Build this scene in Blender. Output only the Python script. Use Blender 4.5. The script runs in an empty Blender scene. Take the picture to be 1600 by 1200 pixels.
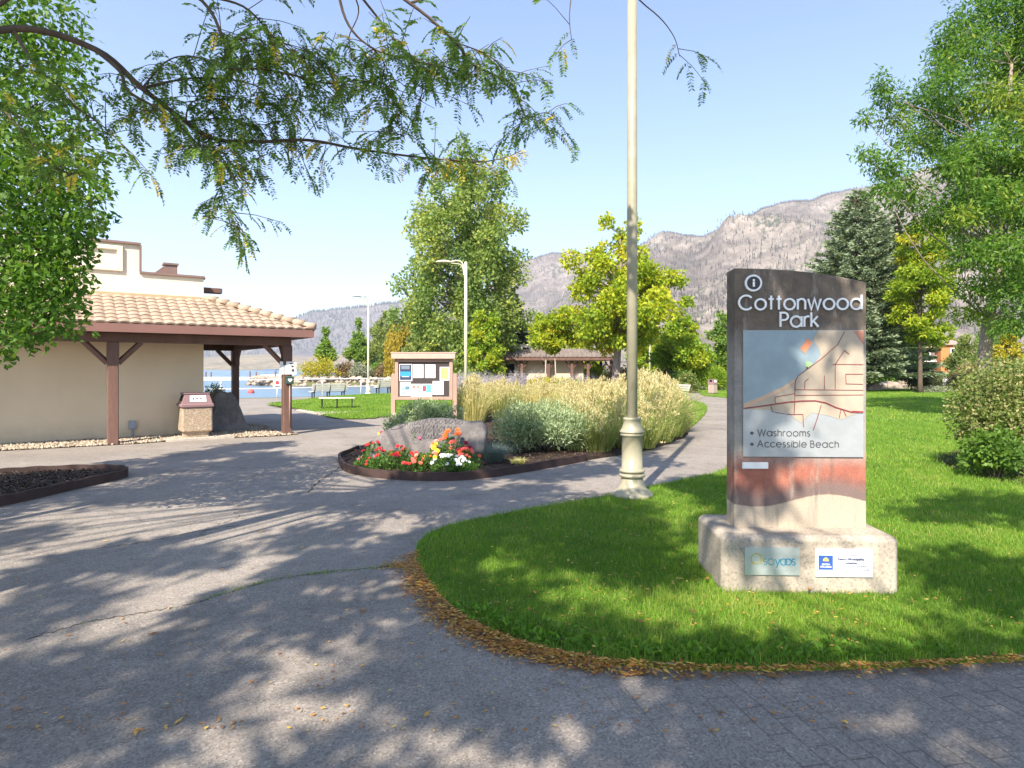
import bpy, math, random
import numpy as np
from mathutils import Vector, Matrix, noise as mnoise

random.seed(7)
RNG = np.random.default_rng(7)
S = bpy.context.scene
COL = S.collection
R = math.radians
H, F, HZ = 1.7, 1000.0, 577.0      # eye height, focal length in px of the 1600 px photo, horizon row

def G(px, py, z=0.0):
    Y = (H - z) * F / (py - HZ)
    return ((px - 800) * Y / F, Y, z)

def P(px, py, Y):
    return ((px - 800) * Y / F, Y, H - (py - HZ) * Y / F)

# ---------------------------------------------------------------- tagging
def tag(o, label=None, cat=None, group=None, kind=None):
    if label: o['label'] = label
    if cat: o['category'] = cat
    if group: o['group'] = group
    if kind: o['kind'] = kind
    return o

def thing(name, label, cat, loc=(0, 0, 0), rz=0.0, group=None):
    o = bpy.data.objects.new(name, None)
    o.empty_display_size = 0.2
    COL.objects.link(o)
    o.location = loc
    o.rotation_euler = (0, 0, rz)
    return tag(o, label, cat, group)

def link(name, me, mat=None, parent=None, loc=None):
    o = bpy.data.objects.new(name, me)
    COL.objects.link(o)
    if mat is not None:
        me.materials.clear()
        for m_ in (mat if isinstance(mat, (list, tuple)) else [mat]):
            me.materials.append(m_)
    if parent: o.parent = parent
    if loc is not None: o.location = loc
    return o

def dup(root, loc, rz=0.0, scale=None, label=None):
    r = root.copy(); COL.objects.link(r)
    r.location = loc; r.rotation_euler = (0, 0, rz)
    if scale is not None: r.scale = scale if isinstance(scale, (tuple, list)) else (scale,) * 3
    if label: r['label'] = label
    for ch in list(root.children):
        c = ch.copy(); COL.objects.link(c); c.parent = r
        for g in list(ch.children):
            d = g.copy(); COL.objects.link(d); d.parent = c
    return r

# ---------------------------------------------------------------- mesh building
class MB:
    def __init__(s):
        s.v = []; s.f = []; s.m = []; s.sm = []
    def add(s, vs, fs, mi=0, smooth=False):
        b = len(s.v)
        s.v.extend([tuple(map(float, p)) for p in vs])
        for f in fs:
            s.f.append([b + i for i in f]); s.m.append(mi); s.sm.append(smooth)
        return s
    def box(s, c, d, rz=0.0, mi=0, bev=0.0, ry=0.0, rx=0.0):
        x, y, z = d[0] / 2, d[1] / 2, d[2] / 2
        M = Matrix.Translation(c) @ Matrix.Rotation(rz, 4, 'Z') @ Matrix.Rotation(ry, 4, 'Y') @ Matrix.Rotation(rx, 4, 'X')
        if bev <= 0:
            vs = [(-x,-y,-z),(x,-y,-z),(x,y,-z),(-x,y,-z),(-x,-y,z),(x,-y,z),(x,y,z),(-x,y,z)]
            fs = [(0,3,2,1),(4,5,6,7),(0,1,5,4),(1,2,6,5),(2,3,7,6),(3,0,4,7)]
        else:
            b = min(bev, x * .9, y * .9, z * .9)
            rings = []
            for zz, ins in ((-z, b), (-z + b, 0), (z - b, 0), (z, b)):
                X, Y = x - ins, y - ins
                rings.append([(-X,-Y+ (b if ins==0 else 0),zz),(-X+(b if ins==0 else 0),-Y,zz),(X-(b if ins==0 else 0),-Y,zz),(X,-Y+(b if ins==0 else 0),zz),
                              (X,Y-(b if ins==0 else 0),zz),(X-(b if ins==0 else 0),Y,zz),(-X+(b if ins==0 else 0),Y,zz),(-X,Y-(b if ins==0 else 0),zz)])
            if True:
                c_ = b * .5
                for k, zz in ((0, -z), (3, z)):
                    X, Y = x - b, y - b
                    rings[k] = [(-X,-Y+c_,zz),(-X+c_,-Y,zz),(X-c_,-Y,zz),(X,-Y+c_,zz),(X,Y-c_,zz),(X-c_,Y,zz),(-X+c_,Y,zz),(-X,Y-c_,zz)]
            vs = [p for r in rings for p in r]
            fs = [tuple(range(7, -1, -1)), tuple(range(24, 32))]
            for k in range(3):
                for i in range(8):
                    j = (i + 1) % 8
                    fs.append((k*8+i, k*8+j, k*8+8+j, k*8+8+i))
        return s.add([M @ Vector(p) for p in vs], fs, mi)
    def tube(s, pts, rad, seg=8, mi=0, caps=True, smooth=True, flat=None):
        pts = [Vector(p) for p in pts]
        n = len(pts)
        if not isinstance(rad, (list, tuple, np.ndarray)): rad = [rad] * n
        up = Vector((0.31, 0.17, 0.93)).normalized()
        vs = []
        prev = None
        for i, p in enumerate(pts):
            t = (pts[min(i + 1, n - 1)] - pts[max(i - 1, 0)])
            if t.length < 1e-9: t = Vector((0, 0, 1))
            t.normalize()
            if prev is None:
                a = t.cross(up)
                if a.length < .1: a = t.cross(Vector((1, 0, 0)))
            else:
                a = prev - t * prev.dot(t)
                if a.length < 1e-6: a = t.cross(up)
            a.normalize(); prev = a
            b = t.cross(a)
            for k in range(seg):
                an = 2 * math.pi * k / seg
                vs.append(p + (a * math.cos(an) + b * math.sin(an)) * rad[i])
        fs = []
        for i in range(n - 1):
            for k in range(seg):
                j = (k + 1) % seg
                fs.append((i*seg+k, i*seg+j, (i+1)*seg+j, (i+1)*seg+k))
        if caps:
            fs.append(tuple(range(seg - 1, -1, -1)))
            fs.append(tuple((n-1)*seg + k for k in range(seg)))
        return s.add(vs, fs, mi, smooth)
    def lathe(s, prof, c=(0, 0, 0), seg=28, mi=0, smooth=True):
        vs = []; n = len(prof)
        for r, z in prof:
            for k in range(seg):
                an = 2 * math.pi * k / seg
                vs.append((c[0] + r * math.cos(an), c[1] + r * math.sin(an), c[2] + z))
        fs = []
        for i in range(n - 1):
            for k in range(seg):
                j = (k + 1) % seg
                fs.append((i*seg+k, i*seg+j, (i+1)*seg+j, (i+1)*seg+k))
        fs.append(tuple(range(seg - 1, -1, -1))); fs.append(tuple((n-1)*seg+k for k in range(seg)))
        return s.add(vs, fs, mi, smooth)
    def prism(s, poly, z0, z1, mi=0):          # ccw polygon in xy
        n = len(poly)
        vs = [(p[0], p[1], z0) for p in poly] + [(p[0], p[1], z1) for p in poly]
        fs = [tuple(range(n - 1, -1, -1)), tuple(range(n, 2 * n))]
        for i in range(n):
            j = (i + 1) % n
            fs.append((i, j, n + j, n + i))
        return s.add(vs, fs, mi)
    def plate(s, poly, y0, y1, mi=0):          # polygon in xz, extruded along y (y0 front)
        n = len(poly)
        vs = [(p[0], y0, p[1]) for p in poly] + [(p[0], y1, p[1]) for p in poly]
        fs = [tuple(range(n)), tuple(range(2 * n - 1, n - 1, -1))]
        for i in range(n):
            j = (i + 1) % n
            fs.append((j, i, n + i, n + j))
        return s.add(vs, fs, mi)
    def mesh(s, name):
        me = bpy.data.meshes.new(name)
        me.from_pydata(s.v, [], s.f)
        me.polygons.foreach_set('material_index', s.m)
        me.polygons.foreach_set('use_smooth', s.sm)
        me.update()
        return me
    def build(s, name, mat, parent=None, loc=None):
        return link(name, s.mesh(name), mat, parent, loc)

def np_mesh(name, V, Fc, tint=None, smooth=False):
    me = bpy.data.meshes.new(name)
    nv, nf, k = len(V), len(Fc), Fc.shape[1]
    me.vertices.add(nv); me.vertices.foreach_set('co', np.ascontiguousarray(V, dtype=np.float32).ravel())
    me.loops.add(nf * k); me.loops.foreach_set('vertex_index', np.ascontiguousarray(Fc, dtype=np.int32).ravel())
    me.polygons.add(nf); me.polygons.foreach_set('loop_start', np.arange(0, nf * k, k, dtype=np.int32))
    try: me.polygons.foreach_set('loop_total', np.full(nf, k, dtype=np.int32))
    except Exception: pass
    if tint is not None:
        a = me.attributes.new('tint', 'FLOAT', 'FACE')
        a.data.foreach_set('value', np.ascontiguousarray(tint, dtype=np.float32))
    me.update(calc_edges=True)
    if smooth: me.polygons.foreach_set('use_smooth', np.ones(nf, dtype=bool))
    return me

def unit(a):
    return a / np.maximum(np.linalg.norm(a, axis=1, keepdims=True), 1e-9)

def leaf_cards(pos, axis, L, W, rng, fold=0.0):
    """rhombic leaves: pos base, axis unit direction; returns V,F"""
    n = len(pos)
    r = unit(rng.normal(size=(n, 3)))
    b = unit(np.cross(axis, r))
    L = np.broadcast_to(L, (n,))[:, None]; W = np.broadcast_to(W, (n,))[:, None]
    nrm = np.cross(axis, b)
    V = np.stack([pos, pos + axis * L * .45 + b * W * .5, pos + axis * L + nrm * L * fold, pos + axis * L * .45 - b * W * .5], axis=1).reshape(-1, 3)
    Fc = np.arange(4 * n, dtype=np.int32).reshape(n, 4)
    return V, Fc

def blade_cards(base, dirv, hgt, wid, bend, rng):
    """grass blades of two joints (quad + tapering quad): returns V,F (quads)"""
    n = len(base)
    up = np.array([0, 0, 1.0])
    side = unit(np.stack([-dirv[:, 1], dirv[:, 0], np.zeros(n)], 1) + 1e-6)
    ang = rng.uniform(0, 2 * np.pi, n)
    s2 = np.stack([np.cos(ang), np.sin(ang), np.zeros(n)], 1)
    side = unit(side * .4 + s2)
    h = hgt[:, None]; w = wid[:, None]; bd = bend[:, None]
    p0 = base
    p1 = base + up * h * .55 + dirv * bd * h * .25
    p2 = base + up * h * (1 - .25 * bd) + dirv * bd * h * .95
    V = np.stack([p0 - side * w * .5, p0 + side * w * .5, p1 + side * w * .4, p1 - side * w * .4, p2 + side * w * .08, p2 - side * w * .08], 1).reshape(-1, 3)
    i = np.arange(n, dtype=np.int32)[:, None] * 6
    Fc = np.concatenate([i + np.array([0, 1, 2, 3]), i + np.array([3, 2, 4, 5])], 1).reshape(-1, 4)
    return V, Fc

def in_poly(x, y, poly):
    poly = np.asarray(poly)[:, :2]
    ins = np.zeros(len(x), dtype=bool)
    j = len(poly) - 1
    for i in range(len(poly)):
        xi, yi = poly[i]; xj, yj = poly[j]
        c = ((yi > y) != (yj > y)) & (x < (xj - xi) * (y - yi) / (yj - yi + 1e-12) + xi)
        ins ^= c
        j = i
    return ins

def smooth_poly(pts, n=4, closed=False):
    """Catmull-Rom through points"""
    pts = [np.array(p, dtype=float) for p in pts]
    out = []
    m = len(pts)
    rngi = range(m if closed else m - 1)
    for i in rngi:
        p0 = pts[(i - 1) % m] if (closed or i > 0) else pts[0]
        p1 = pts[i]; p2 = pts[(i + 1) % m]
        p3 = pts[(i + 2) % m] if (closed or i + 2 < m) else pts[-1]
        for k in range(n):
            t = k / n
            out.append(.5 * ((2*p1) + (-p0+p2)*t + (2*p0-5*p1+4*p2-p3)*t*t + (-p0+3*p1-3*p2+p3)*t**3))
    if not closed: out.append(pts[-1])
    return [tuple(p) for p in out]

def ccw(poly):
    a = sum(poly[i][0] * poly[(i+1) % len(poly)][1] - poly[(i+1) % len(poly)][0] * poly[i][1] for i in range(len(poly)))
    return list(poly) if a > 0 else list(reversed(poly))

# ---------------------------------------------------------------- materials
def nmat(name):
    m = bpy.data.materials.new(name); m.use_nodes = True
    nt = m.node_tree; nt.nodes.clear()
    out = nt.nodes.new('ShaderNodeOutputMaterial')
    return m, nt, out

def N(nt, t, **kw):
    n = nt.nodes.new('ShaderNode' + t)
    for k, v in kw.items():
        if k in n.inputs.keys(): n.inputs[k].default_value = v
        else: setattr(n, k, v)
    return n

def ramp(nt, fac, stops, interp='LINEAR'):
    r = nt.nodes.new('ShaderNodeValToRGB')
    cr = r.color_ramp; cr.interpolation = interp
    while len(cr.elements) < len(stops): cr.elements.new(.5)
    for e, (p, c) in zip(cr.elements, stops):
        e.position = p
        e.color = (*c, 1) if not isinstance(c, (int, float)) else (c, c, c, 1)
    nt.links.new(fac, r.inputs[0])
    return r.outputs[0]

def coords(nt, scale=(1, 1, 1), kind='Object'):
    tc = nt.nodes.new('ShaderNodeTexCoord')
    mp = nt.nodes.new('ShaderNodeMapping'); mp.inputs['Scale'].default_value = scale
    nt.links.new(tc.outputs[kind], mp.inputs[0])
    return mp.outputs[0]

def noise(nt, vec, scale, detail=4, rough=.55, dist=0.0):
    n = N(nt, 'TexNoise', Scale=scale, Detail=detail, Roughness=rough, Distortion=dist)
    if vec is not None: nt.links.new(vec, n.inputs['Vector'])
    return n.outputs['Fac']

def mixc(nt, fac, a, b, mode='MIX'):
    m = nt.nodes.new('ShaderNodeMix'); m.data_type = 'RGBA'; m.blend_type = mode
    for sock, v in ((m.inputs[0], fac), (m.inputs[6], a), (m.inputs[7], b)):
        if hasattr(v, 'is_linked'): nt.links.new(v, sock)
        elif isinstance(v, (int, float)): sock.default_value = v
        else: sock.default_value = (*v, 1)
    return m.outputs[2]

def bump(nt, hgt, strength=.3, dist=.02):
    b = N(nt, 'Bump', Strength=strength, Distance=dist)
    nt.links.new(hgt, b.inputs['Height'])
    return b.outputs[0]

def bsdf(nt, out, col, rough=.7, nrm=None, metal=0.0, spec=.4):
    p = nt.nodes.new('ShaderNodeBsdfPrincipled')
    if hasattr(col, 'is_linked'): nt.links.new(col, p.inputs['Base Color'])
    else: p.inputs['Base Color'].default_value = (*col, 1)
    if hasattr(rough, 'is_linked'): nt.links.new(rough, p.inputs['Roughness'])
    else: p.inputs['Roughness'].default_value = rough
    p.inputs['Metallic'].default_value = metal
    p.inputs['Specular IOR Level'].default_value = spec
    if nrm is not None: nt.links.new(nrm, p.inputs['Normal'])
    nt.links.new(p.outputs[0], out.inputs[0])
    return p

def solid(name, rgb, rough=.65, var=.14, scale=5.0, bmp=.0, bscale=60.0, metal=0.0, spec=.35, stretch=(1, 1, 1), fine=0.0):
    m, nt, out = nmat(name)
    v = coords(nt, stretch)
    f = noise(nt, v, scale, 6, .62)
    lo = tuple(max(0, c * (1 - var)) for c in rgb); hi = tuple(min(1, c * (1 + var)) for c in rgb)
    c = ramp(nt, f, [(.3, lo), (.7, hi)])
    if fine > 0:
        f2 = noise(nt, v, bscale, 3, .6)
        c = mixc(nt, 1.0, c, ramp(nt, f2, [(.3, 1 - fine), (.7, 1 + 0.0)]), 'MULTIPLY')
    nrm = None
    if bmp > 0:
        nrm = bump(nt, noise(nt, v, bscale, 4, .6), bmp, .01)
    bsdf(nt, out, c, rough, nrm, metal, spec)
    return m

def foliage(name, cols, trans=.35, rough=.55, gain=1.0):
    """cols: colour stops over the per-leaf tint 0..1"""
    m, nt, out = nmat(name)
    at = N(nt, 'Attribute', attribute_name='tint')
    n = len(cols); cols = [tuple(min(.8, v * gain) for v in cc) for cc in cols]
    c = ramp(nt, at.outputs['Fac'], [(i / (n - 1), cc) for i, cc in enumerate(cols)])
    p = nt.nodes.new('ShaderNodeBsdfPrincipled')
    nt.links.new(c, p.inputs['Base Color'])
    p.inputs['Roughness'].default_value = rough
    p.inputs['Specular IOR Level'].default_value = .3
    t = nt.nodes.new('ShaderNodeBsdfTranslucent')
    tcol = mixc(nt, 1.0, c, (1.15, 1.2, .6), 'MULTIPLY')
    nt.links.new(tcol, t.inputs[0])
    mx = nt.nodes.new('ShaderNodeMixShader'); mx.inputs[0].default_value = trans
    nt.links.new(p.outputs[0], mx.inputs[1]); nt.links.new(t.outputs[0], mx.inputs[2])
    nt.links.new(mx.outputs[0], out.inputs[0])
    return m

M = {}
# asphalt: aged grey-beige, aggregate speckle, fine cracks
def mk_asphalt():
    m, nt, out = nmat('asphalt')
    v = coords(nt)
    big = noise(nt, v, .45, 6, .6)
    c = ramp(nt, big, [(.3, (.235, .207, .180)), (.5, (.282, .249, .218)), (.72, (.335, .298, .262))])
    mid = noise(nt, v, 6, 5, .7)
    c = mixc(nt, 1.0, c, ramp(nt, mid, [(.3, .84), (.7, 1.08)]), 'MULTIPLY')
    vo = N(nt, 'TexVoronoi', Scale=95.0); nt.links.new(v, vo.inputs['Vector'])
    sp = ramp(nt, vo.outputs['Color'], [(.15, .55), (.5, 1.0), (.8, 1.15), (.95, 1.75)])
    c = mixc(nt, .75, c, mixc(nt, 1.0, c, sp, 'MULTIPLY'))
    # cracks
    wn = N(nt, 'TexNoise', Scale=1.4, Detail=6.0, Roughness=.65); nt.links.new(v, wn.inputs['Vector'])
    add = N(nt, 'VectorMath', operation='MULTIPLY_ADD'); nt.links.new(wn.outputs['Color'], add.inputs[0])
    add.inputs[1].default_value = (.9, .9, .9); nt.links.new(v, add.inputs[2])
    ve = N(nt, 'TexVoronoi', feature='DISTANCE_TO_EDGE', Scale=.21); nt.links.new(add.outputs[0], ve.inputs['Vector'])
    cr = ramp(nt, ve.outputs['Distance'], [(.0, .9), (.0018, .6), (.0045, 0.0)])
    msk = ramp(nt, noise(nt, v, .33, 3, .5), [(.5, 0.0), (.64, .85)])
    crm = mixc(nt, 1.0, cr, msk, 'MULTIPLY')
    c = mixc(nt, crm, c, (.035, .033, .032))
    # dark tar / stain
    st = ramp(nt, noise(nt, v, .8, 5, .7, .6), [(.54, 0.0), (.72, .6)])
    c = mixc(nt, st, c, (.12, .112, .105))
    # worn stamped pavers along the near right walk
    bk = N(nt, 'TexBrick', Scale=1.0); bk.inputs['Mortar Size'].default_value = .007; bk.inputs['Brick Width'].default_value = .24; bk.inputs['Row Height'].default_value = .12
    bk.inputs['Mortar Smooth'].default_value = .6
    mpb = N(nt, 'Mapping'); mpb.inputs['Rotation'].default_value = (0, 0, 1.36); nt.links.new(v, mpb.inputs[0])
    wb = N(nt, 'VectorMath', operation='MULTIPLY_ADD'); nt.links.new(wn.outputs['Color'], wb.inputs[0]); wb.inputs[1].default_value = (.03, .03, 0); nt.links.new(mpb.outputs[0], wb.inputs[2])
    nt.links.new(wb.outputs[0], bk.inputs['Vector'])
    sxy = nt.nodes.new('ShaderNodeSeparateXYZ'); nt.links.new(v, sxy.inputs[0])
    my = N(nt, 'MapRange', clamp=True); nt.links.new(sxy.outputs['Y'], my.inputs[0]); my.inputs[1].default_value = 4.3; my.inputs[2].default_value = 3.8
    mxx = N(nt, 'MapRange', clamp=True); nt.links.new(sxy.outputs['X'], mxx.inputs[0]); mxx.inputs[1].default_value = .2; mxx.inputs[2].default_value = .9
    pm = mixc(nt, 1.0, my.outputs[0], mxx.outputs[0], 'MULTIPLY')
    pm = mixc(nt, 1.0, pm, ramp(nt, noise(nt, v, 1.7, 3, .6), [(.4, .05), (.62, .6)]), 'MULTIPLY')
    pm = mixc(nt, 1.0, pm, bk.outputs['Fac'], 'MULTIPLY')
    c = mixc(nt, pm, c, (.07, .06, .05))
    hh = mixc(nt, .6, noise(nt, v, 130, 3, .7), vo.outputs['Distance'])
    nrm = bump(nt, hh, .55, .006)
    bsdf(nt, out, c, .85, nrm, 0, .25)
    return m
M['asphalt'] = mk_asphalt()

def mk_ground():
    m, nt, out = nmat('dry_soil')
    v = coords(nt)
    c = ramp(nt, noise(nt, v, .25, 7, .6), [(.35, (.10, .12, .04)), (.5, (.16, .15, .07)), (.7, (.24, .20, .12))])
    bsdf(nt, out, c, .95, bump(nt, noise(nt, v, 14, 5, .7), .4, .03))
    return m
M['soil'] = mk_ground()

def mk_lawn():
    m, nt, out = nmat('lawn_turf')
    v = coords(nt)
    a = noise(nt, v, .7, 5, .6); b = noise(nt, v, 38, 4, .7)
    c1 = ramp(nt, a, [(.3, (.10, .185, .02)), (.55, (.16, .25, .03)), (.75, (.23, .29, .045))])
    c = mixc(nt, 1.0, c1, ramp(nt, b, [(.3, .45), (.7, 1.25)]), 'MULTIPLY')
    bsdf(nt, out, c, .9, bump(nt, b, .8, .04), 0, .2)
    return m
M['lawn'] = mk_lawn()

def mk_concrete(name, rgb, stain=.35):
    m, nt, out = nmat(name)
    v = coords(nt)
    c = ramp(nt, noise(nt, v, 2.2, 7, .65), [(.3, tuple(x * .72 for x in rgb)), (.7, tuple(min(1, x * 1.15) for x in rgb))])
    pit = N(nt, 'TexVoronoi', Scale=70.0); nt.links.new(v, pit.inputs['Vector'])
    c = mixc(nt, .6, c, mixc(nt, 1.0, c, ramp(nt, pit.outputs['Color'], [(.1, .55), (.4, 1.0), (.9, 1.2)]), 'MULTIPLY'))
    vs = coords(nt, (7, 7, .7))
    s = ramp(nt, noise(nt, vs, 1.6, 5, .6), [(.5, 0.0), (.75, stain)])
    c = mixc(nt, s, c, (.09, .085, .08))
    bsdf(nt, out, c, .88, bump(nt, noise(nt, v, 90, 4, .7), .35, .006), 0, .25)
    return m
M['concrete'] = mk_concrete('concrete', (.40, .345, .28))
M['pad'] = mk_concrete('concrete_pad', (.5, .44, .37), .1)

def mk_slab():
    """painted concrete stele: dark grey head, pale middle, rusty wave band, sandy foot (heights in metres)"""
    m, nt, out = nmat('stele_concrete')
    tc = nt.nodes.new('ShaderNodeTexCoord')
    sx = nt.nodes.new('ShaderNodeSeparateXYZ'); nt.links.new(tc.outputs['Object'], sx.inputs[0])
    v = tc.outputs['Object']
    n1 = noise(nt, v, 3.0, 6, .65)
    # z with wobble
    def zw(amp, sc, off=0.0):
        nn = noise(nt, v, sc, 4, .6)
        a = N(nt, 'Math', operation='MULTIPLY_ADD'); nt.links.new(nn, a.inputs[0]); a.inputs[1].default_value = amp
        nt.links.new(sx.outputs['Z'], a.inputs[2]); return a.outputs[0]
    def step(val, lo, hi):
        mr = N(nt, 'MapRange', clamp=True); nt.links.new(val, mr.inputs[0])
        mr.inputs[1].default_value = lo; mr.inputs[2].default_value = hi
        return mr.outputs[0]
    wv = N(nt, 'Math', operation='SINE')
    ax = N(nt, 'Math', operation='MULTIPLY_ADD'); nt.links.new(sx.outputs['X'], ax.inputs[0]); ax.inputs[1].default_value = 5.6; ax.inputs[2].default_value = .35
    nt.links.new(ax.outputs[0], wv.inputs[0])
    zb = N(nt, 'Math', operation='MULTIPLY_ADD'); nt.links.new(wv.outputs[0], zb.inputs[0]); zb.inputs[1].default_value = -.05
    nt.links.new(zw(.02, 14), zb.inputs[2])
    foot = mixc(nt, n1, (.38, .32, .25), (.50, .42, .32))
    grey = mixc(nt, n1, (.16, .115, .105), (.23, .16, .145))
    red = ramp(nt, noise(nt, v, 4.5, 6, .7), [(.3, (.22, .085, .065)), (.5, (.36, .135, .095)), (.66, (.40, .19, .135)), (.8, (.38, .27, .21))])
    pale = ramp(nt, noise(nt, v, 5.0, 6, .7), [(.3, (.21, .195, .18)), (.7, (.40, .37, .34))])
    head = ramp(nt, noise(nt, v, 3.2, 6, .65), [(.3, (.095, .078, .062)), (.5, (.15, .122, .098)), (.66, (.215, .178, .14)), (.8, (.29, .245, .195))])
    c = mixc(nt, step(zb.outputs[0], .215, .225), foot, grey)
    zb2 = N(nt, 'Math', operation='MULTIPLY_ADD'); nt.links.new(wv.outputs[0], zb2.inputs[0]); zb2.inputs[1].default_value = -.045
    nt.links.new(zw(.10, 5), zb2.inputs[2])
    c = mixc(nt, step(zb2.outputs[0], .31, .43), c, red)
    c = mixc(nt, step(zw(.16, 4), .54, .70), c, pale)
    c = mixc(nt, step(zw(.30, 3), 1.45, 1.75), c, head)
    vs = N(nt, 'Mapping'); vs.inputs['Scale'].default_value = (9, 9, .8); nt.links.new(v, vs.inputs[0])
    st = ramp(nt, noise(nt, vs.outputs[0], 1.5, 5, .6), [(.52, 0.0), (.78, .5)])
    c = mixc(nt, st, c, (.10, .09, .085))
    vs2 = N(nt, 'Mapping'); vs2.inputs['Scale'].default_value = (6, 6, 1.4); vs2.inputs['Location'].default_value = (3.3, 1.2, 5); nt.links.new(v, vs2.inputs[0])
    c = mixc(nt, ramp(nt, noise(nt, vs2.outputs[0], 1.6, 6, .7), [(.54, 0.0), (.68, .55)]), c, (.42, .37, .32))
    pit = noise(nt, v, 110, 3, .7)
    c = mixc(nt, 1.0, c, ramp(nt, pit, [(.3, .72), (.65, 1.08)]), 'MULTIPLY')
    bsdf(nt, out, c, .88, bump(nt, pit, .3, .005), 0, .25)
    return m
M['slab'] = mk_slab()

def mk_stucco(name, rgb):
    m, nt, out = nmat(name)
    v = coords(nt)
    c = ramp(nt, noise(nt, v, .9, 6, .6), [(.3, tuple(x * .9 for x in rgb)), (.7, rgb)])
    vs = coords(nt, (2.2, 2.2, .25))
    c = mixc(nt, ramp(nt, noise(nt, vs, 1.5, 5, .6), [(.55, 0.0), (.85, .22)]), c, tuple(x * .72 for x in rgb))
    sz_ = nt.nodes.new('ShaderNodeSeparateXYZ'); nt.links.new(v, sz_.inputs[0])
    lo_ = N(nt, 'MapRange', clamp=True); nt.links.new(sz_.outputs['Z'], lo_.inputs[0]); lo_.inputs[1].default_value = .5; lo_.inputs[2].default_value = -.02
    dirt = mixc(nt, 1.0, lo_.outputs[0], ramp(nt, noise(nt, v, 3.0, 6, .7), [(.35, .15), (.7, .9)]), 'MULTIPLY')
    c = mixc(nt, dirt, c, tuple(x * .55 for x in rgb))
    c = mixc(nt, ramp(nt, noise(nt, v, 9, 3, .5), [(.72, 0.0), (.78, .3)]), c, tuple(x * .6 for x in rgb))
    bsdf(nt, out, c, .9, bump(nt, noise(nt, v, 120, 4, .7), .3, .004), 0, .2)
    return m
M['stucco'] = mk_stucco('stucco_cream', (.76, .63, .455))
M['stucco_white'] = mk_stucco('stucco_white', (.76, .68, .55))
M['timber'] = solid('brown_timber', (.165, .092, .072), .7, .22, 3, .25, 40, stretch=(1, 1, .15), fine=.25)
M['fascia'] = solid('fascia_board', (.225, .118, .098), .65, .12, 2, .12, 30, stretch=(.3, 1, 1))
M['trim'] = solid('brown_metal_trim', (.22, .145, .125), .5, .08)
M['tile'] = solid('clay_tile', (.43, .32, .235), .75, .2, 2.4, .2, 90, fine=.2)
def tile_var(m):
    nt = m.node_tree; p = [n for n in nt.nodes if n.type == 'BSDF_PRINCIPLED'][0]
    src = p.inputs['Base Color'].links[0].from_socket
    vo = N(nt, 'TexVoronoi', Scale=4.2); nt.links.new(coords(nt), vo.inputs['Vector'])
    nt.links.new(mixc(nt, 1.0, src, ramp(nt, vo.outputs['Color'], [(.1, .86), (.5, 1.0), (.9, 1.07)]), 'MULTIPLY'), p.inputs['Base Color'])
tile_var(M['tile'])
M['tile_grey'] = solid('weathered_tile', (.20, .165, .145), .8, .2, 2.0, .2, 60)
M['post_paint'] = solid('olive_lamp_paint', (.335, .31, .22), .42, .1, 7, .06, 150, spec=.5, fine=.08)
M['lamp_pale'] = solid('pale_lamp_paint', (.56, .53, .40), .45, .08, 3, spec=.5)
M['rail'] = solid('white_rail_paint', (.78, .77, .74), .4, .05)
M['white'] = solid('white_panel', (.80, .80, .79), .45, .04)
M['steel'] = solid('brushed_steel', (.55, .56, .58), .35, .06, 20, metal=.75, stretch=(1, 1, 14))
M['letter'] = solid('letter_metal', (.72, .72, .73), .38, .05, metal=.25)
M['black'] = solid('black_metal', (.02, .02, .022), .5, .1)
M['ink'] = solid('dark_ink', (.05, .05, .06), .6, .05)
M['kiosk'] = solid('kiosk_tan_paint', (.37, .245, .19), .6, .09, 4, .08, 60)
M['corkboard'] = solid('dark_board', (.055, .045, .045), .85, .2, 40)
M['aggregate'] = None
def mk_aggregate():
    m, nt, out = nmat('exposed_aggregate')
    v = coords(nt)
    vo = N(nt, 'TexVoronoi', Scale=42.0); nt.links.new(v, vo.inputs['Vector'])
    c = ramp(nt, vo.outputs['Color'], [(.1, (.20, .13, .085)), (.4, (.45, .34, .24)), (.7, (.55, .44, .33)), (.95, (.62, .55, .46))])
    c = mixc(nt, ramp(nt, vo.outputs['Distance'], [(.25, 0.0), (.6, .75)]), c, (.30, .23, .16))
    bsdf(nt, out, c, .8, bump(nt, vo.outputs['Distance'], .6, .012), 0, .3)
    return m
M['aggregate'] = mk_aggregate()
M['bin_lid'] = solid('maroon_plastic', (.25, .155, .16), .5, .06, spec=.4)
M['dark'] = solid('dark_opening', (.012, .01, .01), .9, .1)
def mk_rock(name, a, b, c_):
    m, nt, out = nmat(name)
    v = coords(nt)
    c = ramp(nt, noise(nt, v, 2.2, 8, .68, .3), [(.28, a), (.5, b), (.72, c_)])
    c = mixc(nt, 1.0, c, ramp(nt, noise(nt, v, 45, 4, .7), [(.3, .7), (.7, 1.1)]), 'MULTIPLY')
    bsdf(nt, out, c, .85, bump(nt, noise(nt, v, 9, 9, .75), 1.0, .06), 0, .3)
    return m
M['rock_grey'] = mk_rock('grey_boulder', (.12, .115, .112), (.22, .205, .195), (.36, .32, .28))
M['rock_blue'] = mk_rock('engraved_boulder_stone', (.13, .118, .115), (.20, .182, .176), (.32, .28, .25))
M['rock_tan'] = mk_rock('tan_rock', (.22, .17, .13), (.36, .29, .23), (.5, .42, .34))
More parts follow.
